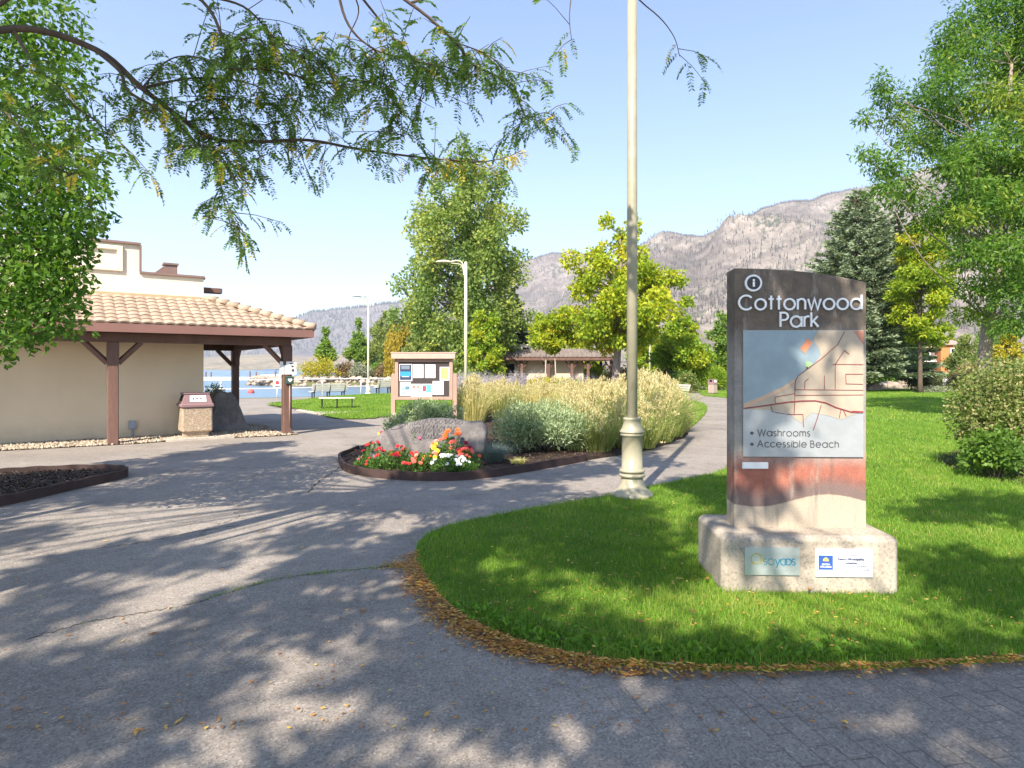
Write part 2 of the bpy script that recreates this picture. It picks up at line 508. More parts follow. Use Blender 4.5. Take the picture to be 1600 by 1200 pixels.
def mk_mulch():
    m, nt, out = nmat('bark_mulch')
    v = coords(nt)
    vo = N(nt, 'TexVoronoi', Scale=30.0); nt.links.new(coords(nt, (1, 1.6, 1)), vo.inputs['Vector'])
    c = ramp(nt, vo.outputs['Color'], [(.1, (.018, .012, .009)), (.5, (.05, .034, .026)), (.85, (.10, .068, .05)), (.97, (.2, .15, .11))])
    bsdf(nt, out, c, .95, bump(nt, vo.outputs['Distance'], .9, .03), 0, .2)
    return m
M['mulch'] = mk_mulch()
M['edging'] = solid('dark_edging_timber', (.055, .032, .028), .75, .25, 5, .3, 40)
def mk_gravel():
    m, nt, out = nmat('pebbles')
    at = N(nt, 'Attribute', attribute_name='tint')
    c = ramp(nt, at.outputs['Fac'], [(0, (.16, .125, .095)), (.5, (.36, .29, .21)), (1, (.55, .47, .37))])
    bsdf(nt, out, c, .8, None, 0, .3)
    return m
M['pebble'] = mk_gravel()
M['bark'] = solid('tree_bark', (.13, .095, .07), .9, .35, 6, .8, 14, stretch=(1, 1, .3), fine=.4)
M['bark_grey'] = solid('grey_bark', (.30, .235, .205), .9, .3, 5, .8, 12, stretch=(1, 1, .25), fine=.4)
M['bark_pale'] = solid('pale_bark', (.42, .35, .27), .85, .2, 4, .3, 20, stretch=(1, 1, .3))
def mk_water():
    m, nt, out = nmat('lake_water')
    v = coords(nt)
    n1 = noise(nt, coords(nt, (.5, 1.6, 1)), .9, 6, .6)
    p = bsdf(nt, out, (.13, .21, .29), .28, bump(nt, n1, .9, .35), 0, .4)
    return m
M['water'] = mk_water()
# ================================================================ THE SETTING
def sheet(name, poly, z, mat, skirt=None, hfun=None, kind='structure'):
    """flat (or gently mounded) polygon laid on the ground with a short skirt"""
    from mathutils.geometry import tessellate_polygon
    poly = ccw(poly)
    vs = [(x, y, z + (hfun(x, y) if hfun else 0)) for x, y, *_ in poly]
    tris = tessellate_polygon([[Vector((p[0], p[1], 0)) for p in vs]])
    mb = MB(); n = len(vs)
    def up(t):
        a, b, c = [vs[i] for i in t]
        s = (b[0]-a[0])*(c[1]-a[1]) - (b[1]-a[1])*(c[0]-a[0])
        return t if s > 0 else (t[0], t[2], t[1])
    mb.add(vs, [up(t) for t in tris])
    if skirt:
        lo = [(p[0], p[1], z - skirt) for p in vs]
        mb.add(vs + lo, [(n + i, n + (i+1) % n, (i+1) % n, i) for i in range(n)])
    o = mb.build(name, mat)
    if kind: o['kind'] = kind
    return o

px = lambda pts, z=0: [G(a, b, z)[:2] for a, b in pts]

# land outline: shore in front, inlet, spit, then the valley floor out to the hills
shore = [(-400, 34), (-60, 35.5), (-24, 36.2), (-17.2, 37.6), (-13.4, 39.4), (-10.5, 43.5), (-8.2, 46), (-7.0, 50), (-8, 60), (-10.5, 70),
         (-14, 79), (-19, 82.5), (-25, 84), (-31, 85.5), (-35, 88.5), (-36.5, 92), (-34, 97), (-28, 103), (-20, 112), (-10, 130), (0, 180), (60, 400),
         (150, 900), (260, 1500), (330, 2200)]
land = shore + [(2500, 4200), (4500, 4200), (4500, -400), (-400, -400)]
sheet('ground', land, -0.015, M['soil'], skirt=1.6)
lake = sheet('lake_water', [(-5000, 25), (1200, 25), (1200, 4300), (-5000, 4300)], -0.55, M['water'])

rail_line = [(-40, 34.2), (-24, 35.2), (-17.5, 36.6), (-13.7, 38.3), (-11.9, 40.6), (-9.9, 43.2), (-6.9, 45.6), (-4.2, 47.8), (-1.0, 54.0), (0.9, 55.0)]
plaza = [(-45, -9), (34, -9), (34, 6), (20, 46), (9.5, 49), (0.5, 52), (-1.6, 52.2)] + [(x - .0, y - .4) for x, y in rail_line[-3::-1]] + [(-45, 33)]
sheet('asphalt_plaza', plaza, 0.0, M['asphalt'])

# right-hand lawn (island round the sign)
lawn_px = [(1600, 1033), (1500, 1038), (1400, 1044), (1300, 1047), (1200, 1049), (1100, 1048), (1000, 1043), (920, 1034), (850, 1019), (790, 1000),
           (735, 975), (697, 948), (668, 915), (652, 882), (651, 860), (665, 842), (700, 826), (760, 812), (850, 795), (940, 780), (1010, 765), (1070, 752),
           (1130, 737), (1180, 702), (1202, 672), (1192, 648), (1166, 632), (1135, 622.5), (1112, 620), (1098, 618.3), (1093, 614.5)]
lawn_edge = smooth_poly(px(lawn_px), 4)
lawn_poly = ccw(lawn_edge + [(15, 52), (60, 58), (60, 5.5), (14, 4.1), (7, 3.85)])
sheet('lawn', lawn_poly, 0.035, M['lawn'], skirt=.05)

# lawn with the benches (slightly mounded towards the water)
def mound(x, y):
    return .34 * math.exp(-(((x + 6.2) / 4.5) ** 2 + ((y - 34.0) / 5.0) ** 2))
benchlawn_px = [(418, 634), (470, 641), (503, 648.5), (520, 653.5), (560, 655.5), (612, 651.5), (690, 646), (718, 632), (716, 616), (655, 617.5), (600, 618.8), (560, 621.5), (520, 625), (470, 629), (440, 631)]
bl_poly = ccw(smooth_poly(px(benchlawn_px), 3, True))
def grid_sheet(name, poly, z, mat, hfun, step):
    xs = [p[0] for p in poly]; ys = [p[1] for p in poly]
    gx = np.arange(min(xs), max(xs) + step, step); gy = np.arange(min(ys), max(ys) + step, step)
    mb = MB(); idx = {}
    X, Y = np.meshgrid(gx, gy)
    cen = in_poly((X + step / 2).ravel(), (Y + step / 2).ravel(), poly).reshape(X.shape)
    for j in range(len(gy)):
        for i in range(len(gx)):
            if cen[j, i]:
                q = []
                for (a, b) in ((i, j), (i+1, j), (i+1, j+1), (i, j+1)):
                    if (a, b) not in idx:
                        x = gx[0] + a * step; y = gy[0] + b * step
                        idx[(a, b)] = len(mb.v); mb.v.append((x, y, z + hfun(x, y)))
                    q.append(idx[(a, b)])
                mb.f.append(q); mb.m.append(0); mb.sm.append(True)
    o = mb.build(name, mat); o['kind'] = 'structure'; return o
grid_sheet('bench_lawn', bl_poly, .03, M['lawn'], mound, .3)
pad_px = [(463, 641.5), (505, 649), (566, 644.5), (520, 637.5)]
sheet('bench_pad', px(pad_px), 0.045, M['pad'], skirt=.06)

# strip of turf between the ornamental grasses and the path
strip_px = [(1046, 628), (1072, 627.5), (1092, 630), (1104, 636), (1103, 645), (1092, 658), (1076, 670), (1050, 678), (1030, 668), (1030, 640)]
strip_poly = ccw(smooth_poly(px(strip_px), 3, True))
sheet('path_verge', strip_poly, 0.03, M['lawn'], skirt=.04)

# central planting bed
bed_px = [(531, 722), (540, 735), (565, 742), (610, 747.5), (680, 750.5), (750, 747), (830, 735), (920, 719), (1000, 706), (1050, 691), (1076, 672),
          (1050, 640), (1035, 620), (980, 612), (900, 608), (820, 607), (740, 612), (716, 628), (700, 650), (650, 664), (614, 672), (580, 694), (545, 711)]
bed_edge = smooth_poly(px(bed_px), 4, True)
bed_poly = ccw(bed_edge)
sheet('planting_bed', bed_poly, 0.07, M['mulch'], skirt=.08)
def edging(name, line, label, h=.13, w=.045, closed=False):
    mb = MB(); n = len(line)
    L = [Vector((p[0], p[1], 0)) for p in line]
    vs = []
    for i in range(n):
        t = (L[(i+1) % n if closed else min(i+1, n-1)] - L[i-1 if (closed or i > 0) else 0]).normalized()
        nn = Vector((-t.y, t.x, 0)) * w / 2
        wob = .006 * math.sin(i * 1.7)
        for a, z in ((-1, -.02), (1, -.02), (1, h + wob), (-1, h + wob)):
            q = L[i] + nn * a; vs.append((q.x, q.y, z))
    fs = []
    for i in range(n if closed else n - 1):
        j = (i + 1) % n
        for k in range(4):
            l = (k + 1) % 4
            fs.append((i*4+k, i*4+l, j*4+l, j*4+k))
    if not closed: fs += [(3, 2, 1, 0), tuple((n-1)*4 + k for k in range(4))]
    mb.add(vs, fs)
    return tag(mb.build(name, M['edging']), label, 'edging')
front = smooth_poly(px([(560, 706), (534, 717), (531, 723), (540, 736), (565, 743), (610, 748.5), (680, 751.5), (750, 748), (830, 736), (915, 720.5)]), 5)
edging('bed_edging', front, 'dark timber edging curving round the front of the flower bed by the engraved boulder')
# left mulch bed below the overhanging tree
lb_px = [(-160, 800), (-60, 800), (20, 787), (90, 771), (150, 757), (190, 748), (198, 743), (186, 739), (140, 738), (60, 741), (0, 745), (-80, 751), (-200, 765)]
lb_edge = smooth_poly(px(lb_px), 5, True)
sheet('mulch_bed', ccw(lb_edge), 0.06, M['mulch'], skirt=.07)
edging('bed_edging', lb_edge, 'dark curved edging round the bare mulch bed at the left', closed=True)
# mulch round the big shrub on the right
rb_px = [(1466, 716), (1478, 728), (1510, 740), (1560, 752), (1640, 764), (1800, 770), (1900, 720), (1700, 695), (1560, 700), (1500, 704)]
rb_poly = ccw(smooth_poly(px(rb_px, .03), 3, True))
sheet('shrub_mulch', rb_poly, 0.045, M['mulch'])
# gravel strip along the washroom wall
U = (math.cos(R(35.7)), math.sin(R(35.7))); B0 = Vector((-5.87, 16.67, 0))
def W(x, y, z=0):      # washroom local -> world
    return (B0.x + x * U[0] - y * U[1], B0.y + x * U[1] + y * U[0], z)
grav_loc = [(-13, .12), (-8, .10), (-5.5, .0), (-4.2, -.12), (-3.3, -.14), (-2.6, .0), (-1.9, .1), (-1.0, -.16), (-.3, -.3), (.25, -.2), (.2, .25), (-.2, .7), (.1, 1.6), (.2, 3.2), (-.4, 3.6), (-1.8, 3.4), (-1.8, 1.3), (-13, 1.3)]
grav_poly = ccw([W(x, y)[:2] for x, y in grav_loc])
sheet('gravel_strip', grav_poly, 0.012, M['mulch'])
def pebbles(name, poly, n, smin, smax, z, rng, kind_label=None):
    xs = np.array([p[0] for p in poly]); ys = np.array([p[1] for p in poly])
    x = rng.uniform(xs.min(), xs.max(), n * 4); y = rng.uniform(ys.min(), ys.max(), n * 4)
    k = in_poly(x, y, poly); x = x[k][:n]; y = y[k][:n]; n = len(x)
    base = np.array([(1,0,0),(-1,0,0),(0,1,0),(0,-1,0),(0,0,1),(0,0,-1),(.6,.6,.45),(-.6,.55,.5),(.55,-.65,.4),(-.6,-.6,.45)])[:, :]
    oc = np.array([(1,0,0),(0,1,0),(-1,0,0),(0,-1,0),(0,0,.8),(0,0,-.8)])
    fc = np.array([(0,1,4),(1,2,4),(2,3,4),(3,0,4),(1,0,5),(2,1,5),(3,2,5),(0,3,5)])
    s = rng.uniform(smin, smax, n); an = rng.uniform(0, 6.28, n)
    sc = rng.uniform(.6, 1.2, (n, 3)) * s[:, None]
    V = oc[None] * sc[:, None, :] + rng.normal(0, .12, (n, 6, 3)) * s[:, None, None]
    c, s_ = np.cos(an)[:, None], np.sin(an)[:, None]
    X = V[:, :, 0] * c - V[:, :, 1] * s_ + x[:, None]; Yv = V[:, :, 0] * s_ + V[:, :, 1] * c + y[:, None]
    Z = V[:, :, 2] + z + s[:, None] * .35
    Vv = np.stack([X, Yv, Z], 2).reshape(-1, 3)
    Ff = (fc[None] + (np.arange(n) * 6)[:, None, None]).reshape(-1, 3)
    return np_mesh(name, Vv, Ff, np.repeat(rng.uniform(0, 1, n), 8))
vis_grav = ccw([W(x, y)[:2] for x, y in grav_loc[1:-1]] + [W(-8, 1.3)[:2]])
link('gravel', pebbles('gravel', vis_grav, 9000, .018, .05, .012, RNG), M['pebble'])['kind'] = 'stuff'
M['chip'] = foliage('mulch_chip', [(.02, .013, .01), (.055, .036, .026), (.10, .068, .05), (.20, .15, .11)], 0)
def chips(name, poly, n, z, rng, L=.05):
    xs = np.array([p[0] for p in poly]); ys = np.array([p[1] for p in poly])
    x = rng.uniform(xs.min(), xs.max(), n * 5); y = rng.uniform(ys.min(), ys.max(), n * 5)
    k = in_poly(x, y, poly); x, y = x[k][:n], y[k][:n]; n = len(x)
    ax = unit(np.stack([rng.normal(size=n), rng.normal(size=n), rng.normal(0, .3, n)], 1))
    V, Fc = leaf_cards(np.stack([x, y, np.full(n, z) + rng.uniform(0, .02, n)], 1), ax, rng.uniform(.4, 1.2, n) * L, rng.uniform(.3, .6, n) * L, rng)
    o = link(name, np_mesh(name, V, Fc, rng.beta(1.4, 2.2, n)), M['chip']); o['kind'] = 'stuff'; return o
chips('bark_chips', ccw(px([(-120, 795), (60, 777), (195, 745), (140, 739), (0, 746), (-120, 756)])), 5000, .065, RNG)
chips('bark_chips', ccw(px([(531, 722), (565, 742), (680, 750), (830, 735), (1000, 706), (980, 680), (760, 690), (600, 690)])), 5000, .075, RNG)
chips('bark_chips', rb_poly, 5000, .05, RNG)

# old seams in the paving: dark, grassy cracks of varying width
def seam(name, pts, w0, seed):
    rr = random.Random(seed); L = smooth_poly([G(a, b)[:2] for a, b in pts], 14); n = len(L); vs = []
    for i, p in enumerate(L):
        t = Vector((L[min(i+1, n-1)][0] - L[max(i-1, 0)][0], L[min(i+1, n-1)][1] - L[max(i-1, 0)][1])).normalized()
        w = w0 * rr.uniform(.25, 1.0); o = rr.gauss(0, .012)
        vs += [(p[0] - t.y * (w + o), p[1] + t.x * (w + o), .004), (p[0] + t.y * (w - o), p[1] - t.x * (w - o), .004)]
    o = MB().add(vs, [(2*i, 2*i+1, 2*i+3, 2*i+2) for i in range(n - 1)]).build(name, M['mulch']); o['kind'] = 'structure'; return L
seam_line = seam('pavement_seam', [(40, 1000), (150, 970), (244, 955), (300, 944), (337, 932), (431, 906), (500, 896), (560, 890), (640, 882)], .0055, 3)
seam('pavement_seam', [(150, 858), (230, 846), (300, 832), (375, 821)], .008, 4)
seam('pavement_seam', [(480, 770), (500, 752), (520, 738), (534, 728)], .010, 5)
# ---------------------------------------------------------------- hills
M['hill_burnt'] = None
def mk_hill(name, pale, mid, dark, green, sc):
    m, nt, out = nmat(name)
    v = coords(nt)
    n1 = noise(nt, v, .0045 * sc, 9, .68, .4)
    c = ramp(nt, n1, [(.30, dark), (.44, mid), (.58, pale), (.75, tuple(min(1, x * 1.25) for x in pale))])
    n2 = noise(nt, coords(nt, (1, 1, .35)), .035 * sc, 6, .75)
    c = mixc(nt, 1.0, c, ramp(nt, n2, [(.32, .6), (.5, .95), (.7, 1.3)]), 'MULTIPLY')
    gm = ramp(nt, noise(nt, v, .0045 * sc, 7, .7), [(.50, 0.0), (.60, .9)])
    sp = ramp(nt, noise(nt, coords(nt, (1, 1, .4)), .09 * sc, 3, .6), [(.45, 0.0), (.55, 1.0)])
    c = mixc(nt, mixc(nt, 1.0, gm, sp, 'MULTIPLY'), c, green)
    bsdf(nt, out, c, .95, bump(nt, noise(nt, v, .03 * sc, 6, .7), .9, 12), 0, .1)
    return m
M['hill_burnt'] = mk_hill('burnt_hillside', (.29, .25, .215), (.19, .165, .147), (.10, .093, .088), (.065, .08, .055), 1.0)
M['hill_far'] = mk_hill('far_hillside', (.21, .195, .19), (.15, .14, .14), (.085, .082, .09), (.05, .062, .055), .8)
M['hill_dry'] = mk_hill('dry_slope', (.34, .27, .17), (.27, .215, .14), (.18, .155, .09), (.11, .13, .05), .8)

def hill(name, prof, Yc, Yb, mat, x0, x1, nx=260, ny=46, rough=.13, pw=1.25, seed=1.0, back=.35):
    pxs = np.array([p[0] for p in prof], float); pys = np.array([p[1] for p in prof], float)
    cols = np.linspace(x0, x1, nx)
    el = (HZ - np.interp(cols, pxs, pys)) / F
    mb = MB(); crest = []
    for j in range(ny + 6):
        for i in range(nx):
            u = (cols[i] - 800) / F
            if j <= ny:
                t = j / ny
                Yd = Yb + (Yc - Yb) * t
                x = u * Yd
                hc = el[i] * Yc
                s = t ** pw
                f = mnoise.fractal(Vector((x * .0022 + seed, Yd * .0022, seed * 3.1)), 1.0, 2.0, 7)
                r = 1 - abs(mnoise.noise(Vector((x * .0035 + seed * 2, Yd * .0018, 1.7)))) * 2
                z = hc * s + hc * rough * (f * .9 + (r - .4) * .7) * (4 * t * (1 - t)) ** .7
                z += hc * .022 * mnoise.fractal(Vector((x * .012, Yd * .006, seed)), 1.0, 2.0, 4)
                z = max(z, -3 + 4 * t)
                if j == ny: crest.append((x, Yd, z))
            else:
                t = (j - ny) / 6
                Yd = Yc + back * Yc * t; x = u * Yd
                z = crest[i][2] * (1 - t ** 1.2) - 2 * t
            mb.v.append((x, Yd, z))
    for j in range(ny + 5):
        for i in range(nx - 1):
            a = j * nx + i
            mb.f.append([a, a + 1, a + nx + 1, a + nx]); mb.m.append(0); mb.sm.append(True)
    o = mb.build(name, mat); o['kind'] = 'structure'
    return o, crest, np.array(mb.v)
prof_r = [(700, 577), (760, 572), (800, 540), (850, 492), (900, 452), (960, 412), (1000, 386), (1035, 364), (1070, 369), (1098, 371), (1130, 351), (1160, 339), (1200, 326), (1240, 313), (1290, 305), (1350, 297), (1420, 282), (1500, 265), (1600, 252), (1800, 235), (2300, 250)]
prof_m = [(560, 577), (640, 545), (700, 500), (760, 450), (800, 424), (815, 408), (835, 402), (862, 396), (892, 393), (920, 400), (960, 415), (1040, 440), (1200, 470)]
prof_l = [(-500, 572), (-100, 566), (100, 565), (250, 559), (330, 547), (400, 521), (460, 498), (490, 487), (520, 485), (545, 480), (570, 479), (592, 476), (640, 469), (700, 460), (760, 455), (830, 460), (900, 480)]
prof_d = [(-500, 571), (200, 567), (330, 557), (400, 553), (440, 553), (480, 556), (560, 552), (640, 553), (720, 560), (800, 566)]
hR, cR, vR = hill('burnt_mountain', prof_r, 1900, 560, M['hill_burnt'], 740, 2100, 420, 70, .27, 1.15, 1.3)
hM, cM, vM = hill('middle_ridge', prof_m, 2500, 1500, M['hill_burnt'], 560, 1200, 200, 44, .14, 1.2, 4.2)
hL, cL, vL = hill('far_hills', prof_l, 3300, 2450, M['hill_far'], -700, 900, 320, 40, .15, 1.3, 7.7, .2)
hD, cD, vD = hill('dry_foothill', prof_d, 2350, 1700, M['hill_dry'], -700, 800, 240, 30, .12, 1.0, 9.1, .05)

# burnt snags and surviving firs scattered over the slopes: one mass of tiny trees
M['snag'] = foliage('snag', [(.05, .047, .048), (.08, .07, .07), (.12, .105, .10), (.035, .048, .03)], 0)
def snags(name, verts, n, hmin, hmax, w, rng, ridge=None, green=.1):
    idx = rng.integers(0, len(verts), n)
    p = verts[idx] + np.stack([rng.normal(0, 9, n), rng.normal(0, 9, n), np.full(n, -1.0)], 1)
    if ridge is not None:
        rid = np.array(ridge); i2 = rng.integers(0, len(rid) - 1, n // 4); t = rng.uniform(0, 1, n // 4)[:, None]
        p = np.concatenate([p, rid[i2] * (1 - t) + rid[i2 + 1] * t + np.array([0, -4, -1.5])])
    n = len(p)
    h = rng.uniform(hmin, hmax, n)[:, None]; ww = (rng.uniform(.5, 1.3, n) * w)[:, None]
    o = np.array([(-.5, -.3), (.5, -.3), (0, .6)])
    V = np.stack([p + np.concatenate([o[k] * ww, np.zeros((n, 1))], 1) for k in range(3)] + [p + np.concatenate([np.zeros((n, 2)), h], 1)], 1).reshape(-1, 3)
    fc = np.array([(0, 1, 3), (1, 2, 3), (2, 0, 3)])
    Ff = (fc[None] + (np.arange(n) * 4)[:, None, None]).reshape(-1, 3)
    t = rng.uniform(0, .75, n); t[rng.uniform(size=n) < green] = 1.0
    o = link(name, np_mesh(name, V, Ff, np.repeat(t, 3)), M['snag']); o['kind'] = 'stuff'; return o
nxR = 420
bodyR = vR[nxR * 8: nxR * 71]
snags('burnt_forest', bodyR, 30000, 4, 10, 2.0, RNG, cR, .16)
snags('burnt_forest', vM[200 * 6: 200 * 45], 9000, 5, 11, 2.6, RNG, cM, .12)
snags('hill_forest', vL[320 * 14: 320 * 41], 9000, 9, 20, 6.0, RNG, cL, .5)
# ================================================================ WASHROOM BUILDING
TH = R(35.7)
bld = thing('washroom_building', 'cream stucco washroom building with clay tile porch roof and stepped parapet at the left', 'building', tuple(B0), TH)
Z0 = -.05
def part(mb, name, mat, parent=bld, label=None):
    o = mb.build(name, mat, parent)
    if label: o['label'] = label
    return o
part(MB().box((-7.38, 3.6, 1.77), (11.24, 4.7, 3.66)), 'wall', M['stucco'])
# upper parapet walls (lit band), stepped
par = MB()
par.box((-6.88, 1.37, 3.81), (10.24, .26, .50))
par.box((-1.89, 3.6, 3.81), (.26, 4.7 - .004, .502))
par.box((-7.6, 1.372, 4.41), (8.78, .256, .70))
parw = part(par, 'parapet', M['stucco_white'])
cap = MB()
cap.box((-2.475, 1.36, 4.09), (1.47, .36, .055)); cap.box((-1.87, 3.62, 4.088), (.36, 4.5, .05)); cap.box((-7.6, 1.36, 4.79), (8.84, .37, .055)); cap.box((-3.19, 1.36, 4.44), (.05, .36, .63))
part(cap, 'parapet_cap', M['trim'], parw)
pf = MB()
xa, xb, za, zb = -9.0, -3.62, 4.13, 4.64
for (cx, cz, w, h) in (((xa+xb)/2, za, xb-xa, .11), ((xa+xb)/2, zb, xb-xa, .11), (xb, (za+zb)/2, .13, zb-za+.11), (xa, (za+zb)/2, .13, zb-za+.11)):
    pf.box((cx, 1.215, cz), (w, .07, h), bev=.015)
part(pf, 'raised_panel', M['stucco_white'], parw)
part(MB().box((-7.0, 1.21, 3.515), (10.3, .07, .10)), 'flashing', solid('roof_flashing', (.48, .34, .20), .6))
rv = MB(); rv.box((-2.42, 2.1, 4.28), (.30, .30, .40)); rv.box((-2.42, 2.1, 4.47), (.36, .36, .05)); rv.plate([(-2.95, 4.08), (-2.57, 4.08), (-2.57, 4.42)], 2.02, 2.18)
part(rv, 'roof_vent', M['trim'])
vg = MB().box((-1.5, 1.9, 3.83), (.62, .2, .15), bev=.02)
part(vg, 'roof_beam_end', M['timber'])
# tile roof: waved courses on the front slope, right slope and hip caps
EV = .54; ze = 2.715; zr = 3.49
def tile_slope(mb, p0, p1, q0, q1, ncourse, period, lift=.03, amp=.016):
    """p0->p1 eave edge, q0->q1 top edge; each course is a waved strip with a raised lower lip"""
    p0, p1, q0, q1 = map(Vector, (p0, p1, q0, q1))
    L = (p1 - p0).length; ex = (p1 - p0).normalized()
    upv = ((q0 + q1) / 2 - (p0 + p1) / 2); upv -= ex * upv.dot(ex); nrm = ex.cross(upv).normalized()
    if nrm.z < 0: nrm = -nrm
    for c in range(ncourse):
        t0 = c / ncourse; t1 = (c + 1.12) / ncourse
        a0 = p0.lerp(q0, t0); a1 = p1.lerp(q1, t0); b0 = p0.lerp(q0, min(t1, 1)); b1 = p1.lerp(q1, min(t1, 1))
        s0 = (a0 - p0).dot(ex); s1 = (a1 - p0).dot(ex)
        m = max(4, int((s1 - s0) / period * 10))
        vs = []
        for i in range(m + 1):
            f = i / m
            s = s0 + (s1 - s0) * f
            ph = 2 * math.pi * s / period
            wv = (abs(math.sin(ph / 2)) ** .8) * amp * 2
            lo = a0.lerp(a1, f) + nrm * (lift + wv)
            hi = b0.lerp(b1, f) + nrm * (.004 + wv)
            un = a0.lerp(a1, f) + nrm * (wv * .9 - .01)
            # keep the waves running straight up the slope
            hi = lo + (upv.normalized() * (b0 - a0).dot(upv.normalized())) - nrm * (lift - .004) if 0 < f < 1 else hi
            vs += [un, lo, hi]
        fs = []
        for i in range(m):
            fs += [(i*3, i*3+3, i*3+4, i*3+1), (i*3+1, i*3+4, i*3+5, i*3+2)]
        mb.add(vs, fs, 0, False)
roof = MB()
tile_slope(roof, (-13, -EV, ze), (EV, -EV, ze), (-13, 1.20, zr), (-1.70, 1.20, zr), 8, .225)
tile_slope(roof, (EV, -EV, ze), (EV, 6.3, ze), (-1.70, 1.20, zr), (-1.70, 4.6, zr), 8, .225)
# solid deck under the tiles
roof.add([(-13, -EV, ze-.02), (EV, -EV, ze-.02), (-1.7, 1.22, zr-.03), (-13, 1.22, zr-.03), (EV, 6.3, ze-.02), (-1.7, 4.6, zr-.03), (-4, 6.3, ze-.02), (-4, 4.6, zr-.03)],
         [(0, 1, 2, 3), (1, 4, 5, 2), (4, 6, 7, 5)])
rf = part(roof, 'tile_roof', M['tile'])
hip = MB()
h0 = Vector((EV + .02, -EV - .02, ze + .06)); h1 = Vector((-1.70, 1.2, zr + .06))
for k in range(10):
    a = h0.lerp(h1, k / 10); b = h0.lerp(h1, (k + 1.15) / 10)
    hip.tube([a + Vector((0, 0, .02)), b - Vector((0, 0, .012))], [.10, .085], 10)
part(hip, 'hip_tiles', M['tile'], rf)
fa = MB()
fa.box((-6.23, -EV + .02, 2.615), (13.54, .05, .19)); fa.box((EV - .02, 2.9, 2.612), (.05, 6.80, .185))
part(fa, 'fascia', M['fascia'])
sf = MB()
sf.box((-6.25, .36, 2.545), (13.45, 1.7, .03)); sf.box((-.6, 3.7, 2.545), (2.2, 4.98, .028))
part(sf, 'soffit', M['timber'])
bm = MB()
bm.box((-6.5, 0, 2.42), (13.2, .20, .22), bev=.012); bm.box((0, 2.98, 2.42), (.20, 5.74, .218), bev=.012); bm.box((-.85, 5.76, 2.42), (1.5, .2, .216))
part(bm, 'beam', M['timber'])
def porch_post(x, y, braces):
    mb = MB(); mb.box((x, y, 1.15), (.215, .215, 2.36), bev=.015)
    o = part(mb, 'post', M['timber'])
    cb = MB(); cb.box((x, y, 2.06), (.232, .232, .5), bev=.01); part(cb, 'post_collar', M['timber'], o)
    for dx, dy in braces:
        b = MB(); L = .56
        b.tube([(x + dx * .10, y + dy * .10, 1.84), (x + dx * L, y + dy * L, 2.33)], .068, 4, smooth=False)
        part(b, 'brace', M['timber'], o)
    return o
porch_post(0, 0, [(-1, 0), (0, 1)])
porch_post(-3.85, 0, [(-1, 0), (1, 0)])
porch_post(-7.7, 0, [(-1, 0), (1, 0)])
porch_post(0, 5.76, [(-1, 0), (0, -1)])
jb = MB(); jb.box((-3.36, 1.22, .34), (.16, .07, .2), bev=.01); jb.tube([(-3.36, 1.215, .24), (-3.36, 1.215, -.02)], .02, 8)
part(jb, 'outlet_box', solid('grey_box', (.3, .34, .4), .5))

def on_bld(name, label, cat, x, y, z, rz=0):
    return thing(name, label, cat, W(x, y, z), TH + rz)

# ---- stroke lettering -------------------------------------------------
def arc(cx, cy, rx, ry, a0, a1, n=14):
    return [(cx + rx * math.cos(R(a0 + (a1 - a0) * i / n)), cy + ry * math.sin(R(a0 + (a1 - a0) * i / n))) for i in range(n + 1)]
xh = .74; r_ = .37
def ring(cx=r_): return arc(cx, r_, r_, r_, 0, 360, 22)
def hump(x0, w): return arc(x0 + w / 2, xh - w / 2, w / 2, w / 2, 180, 0) + [(x0 + w, 0)]
GL = {
 'C': (.93, [arc(.5, .5, .5, .5, 42, 318, 22)]), 'O': (1.0, [arc(.5, .5, .5, .5, 0, 360, 28)]),
 'o': (.74, [ring()]), 't': (.34, [[(.17, .98), (.17, 0)], [(0, xh), (.34, xh)]]),
 'n': (.52, [[(0, 0), (0, xh)], hump(0, .52)]),
 'w': (.88, [[(0, xh), (.22, 0), (.44, xh), (.66, 0), (.88, xh)]]), 'd': (.74, [ring(), [(.74, 0), (.74, 1.02)]]),
 'P': (.52, [[(0, 0), (0, 1), (.26, 1)] + arc(.26, .74, .26, .26, 90, -90) + [(0, .48)]]),
 'a': (.74, [ring(), [(.74, 0), (.74, xh)]]), 'r': (.28, [[(0, 0), (0, xh)], arc(.26, xh - .26, .26, .26, 180, 70, 7)]),
 'k': (.48, [[(0, 0), (0, 1.02)], [(.44, xh), (.02, .30)], [(.15, .40), (.48, 0)]]),
 'W': (1.16, [[(0, 1), (.29, 0), (.58, 1), (.87, 0), (1.16, 1)]]), 's': (.38, [arc(.19, .555, .17, .185, 40, 270, 9)[:-1] + arc(.19, .185, .18, .185, 90, -150, 9)]),
 'h': (.52, [[(0, 0), (0, 1.02)], hump(0, .52)]),
 'm': (.88, [[(0, 0), (0, xh)], hump(0, .44), hump(.44, .44)]),
 'A': (.84, [[(0, 0), (.42, 1), (.84, 0)], [(.16, .36), (.68, .36)]]), 'c': (.64, [arc(r_, r_, r_, r_, 45, 315, 16)]),
 'e': (.74, [[(0.01, r_)] + arc(r_, r_, r_, r_, 0, 318, 18)]), 'i': (.02, [[(0, 0), (0, xh)], [(0, .93), (0, 1.0)]]),
 'b': (.74, [ring(), [(0, 0), (0, 1.02)]]), 'l': (.02, [[(0, 0), (0, 1.02)]]),
 'B': (.54, [[(0, 0), (0, 1), (.24, 1)] + arc(.24, .77, .23, .23, 90, -90, 10) + [(0, .54), (.27, .54)] + arc(.27, .27, .27, .27, 90, -90, 12) + [(0, 0)]]),
 'y': (.56, [[(0, xh), (.28, .02)], [(.56, xh), (.16, -.32)]]), ' ': (.26, []),
}
def word_width(s, gap=.15):
    return sum(GL[c][0] + gap for c in s) - gap
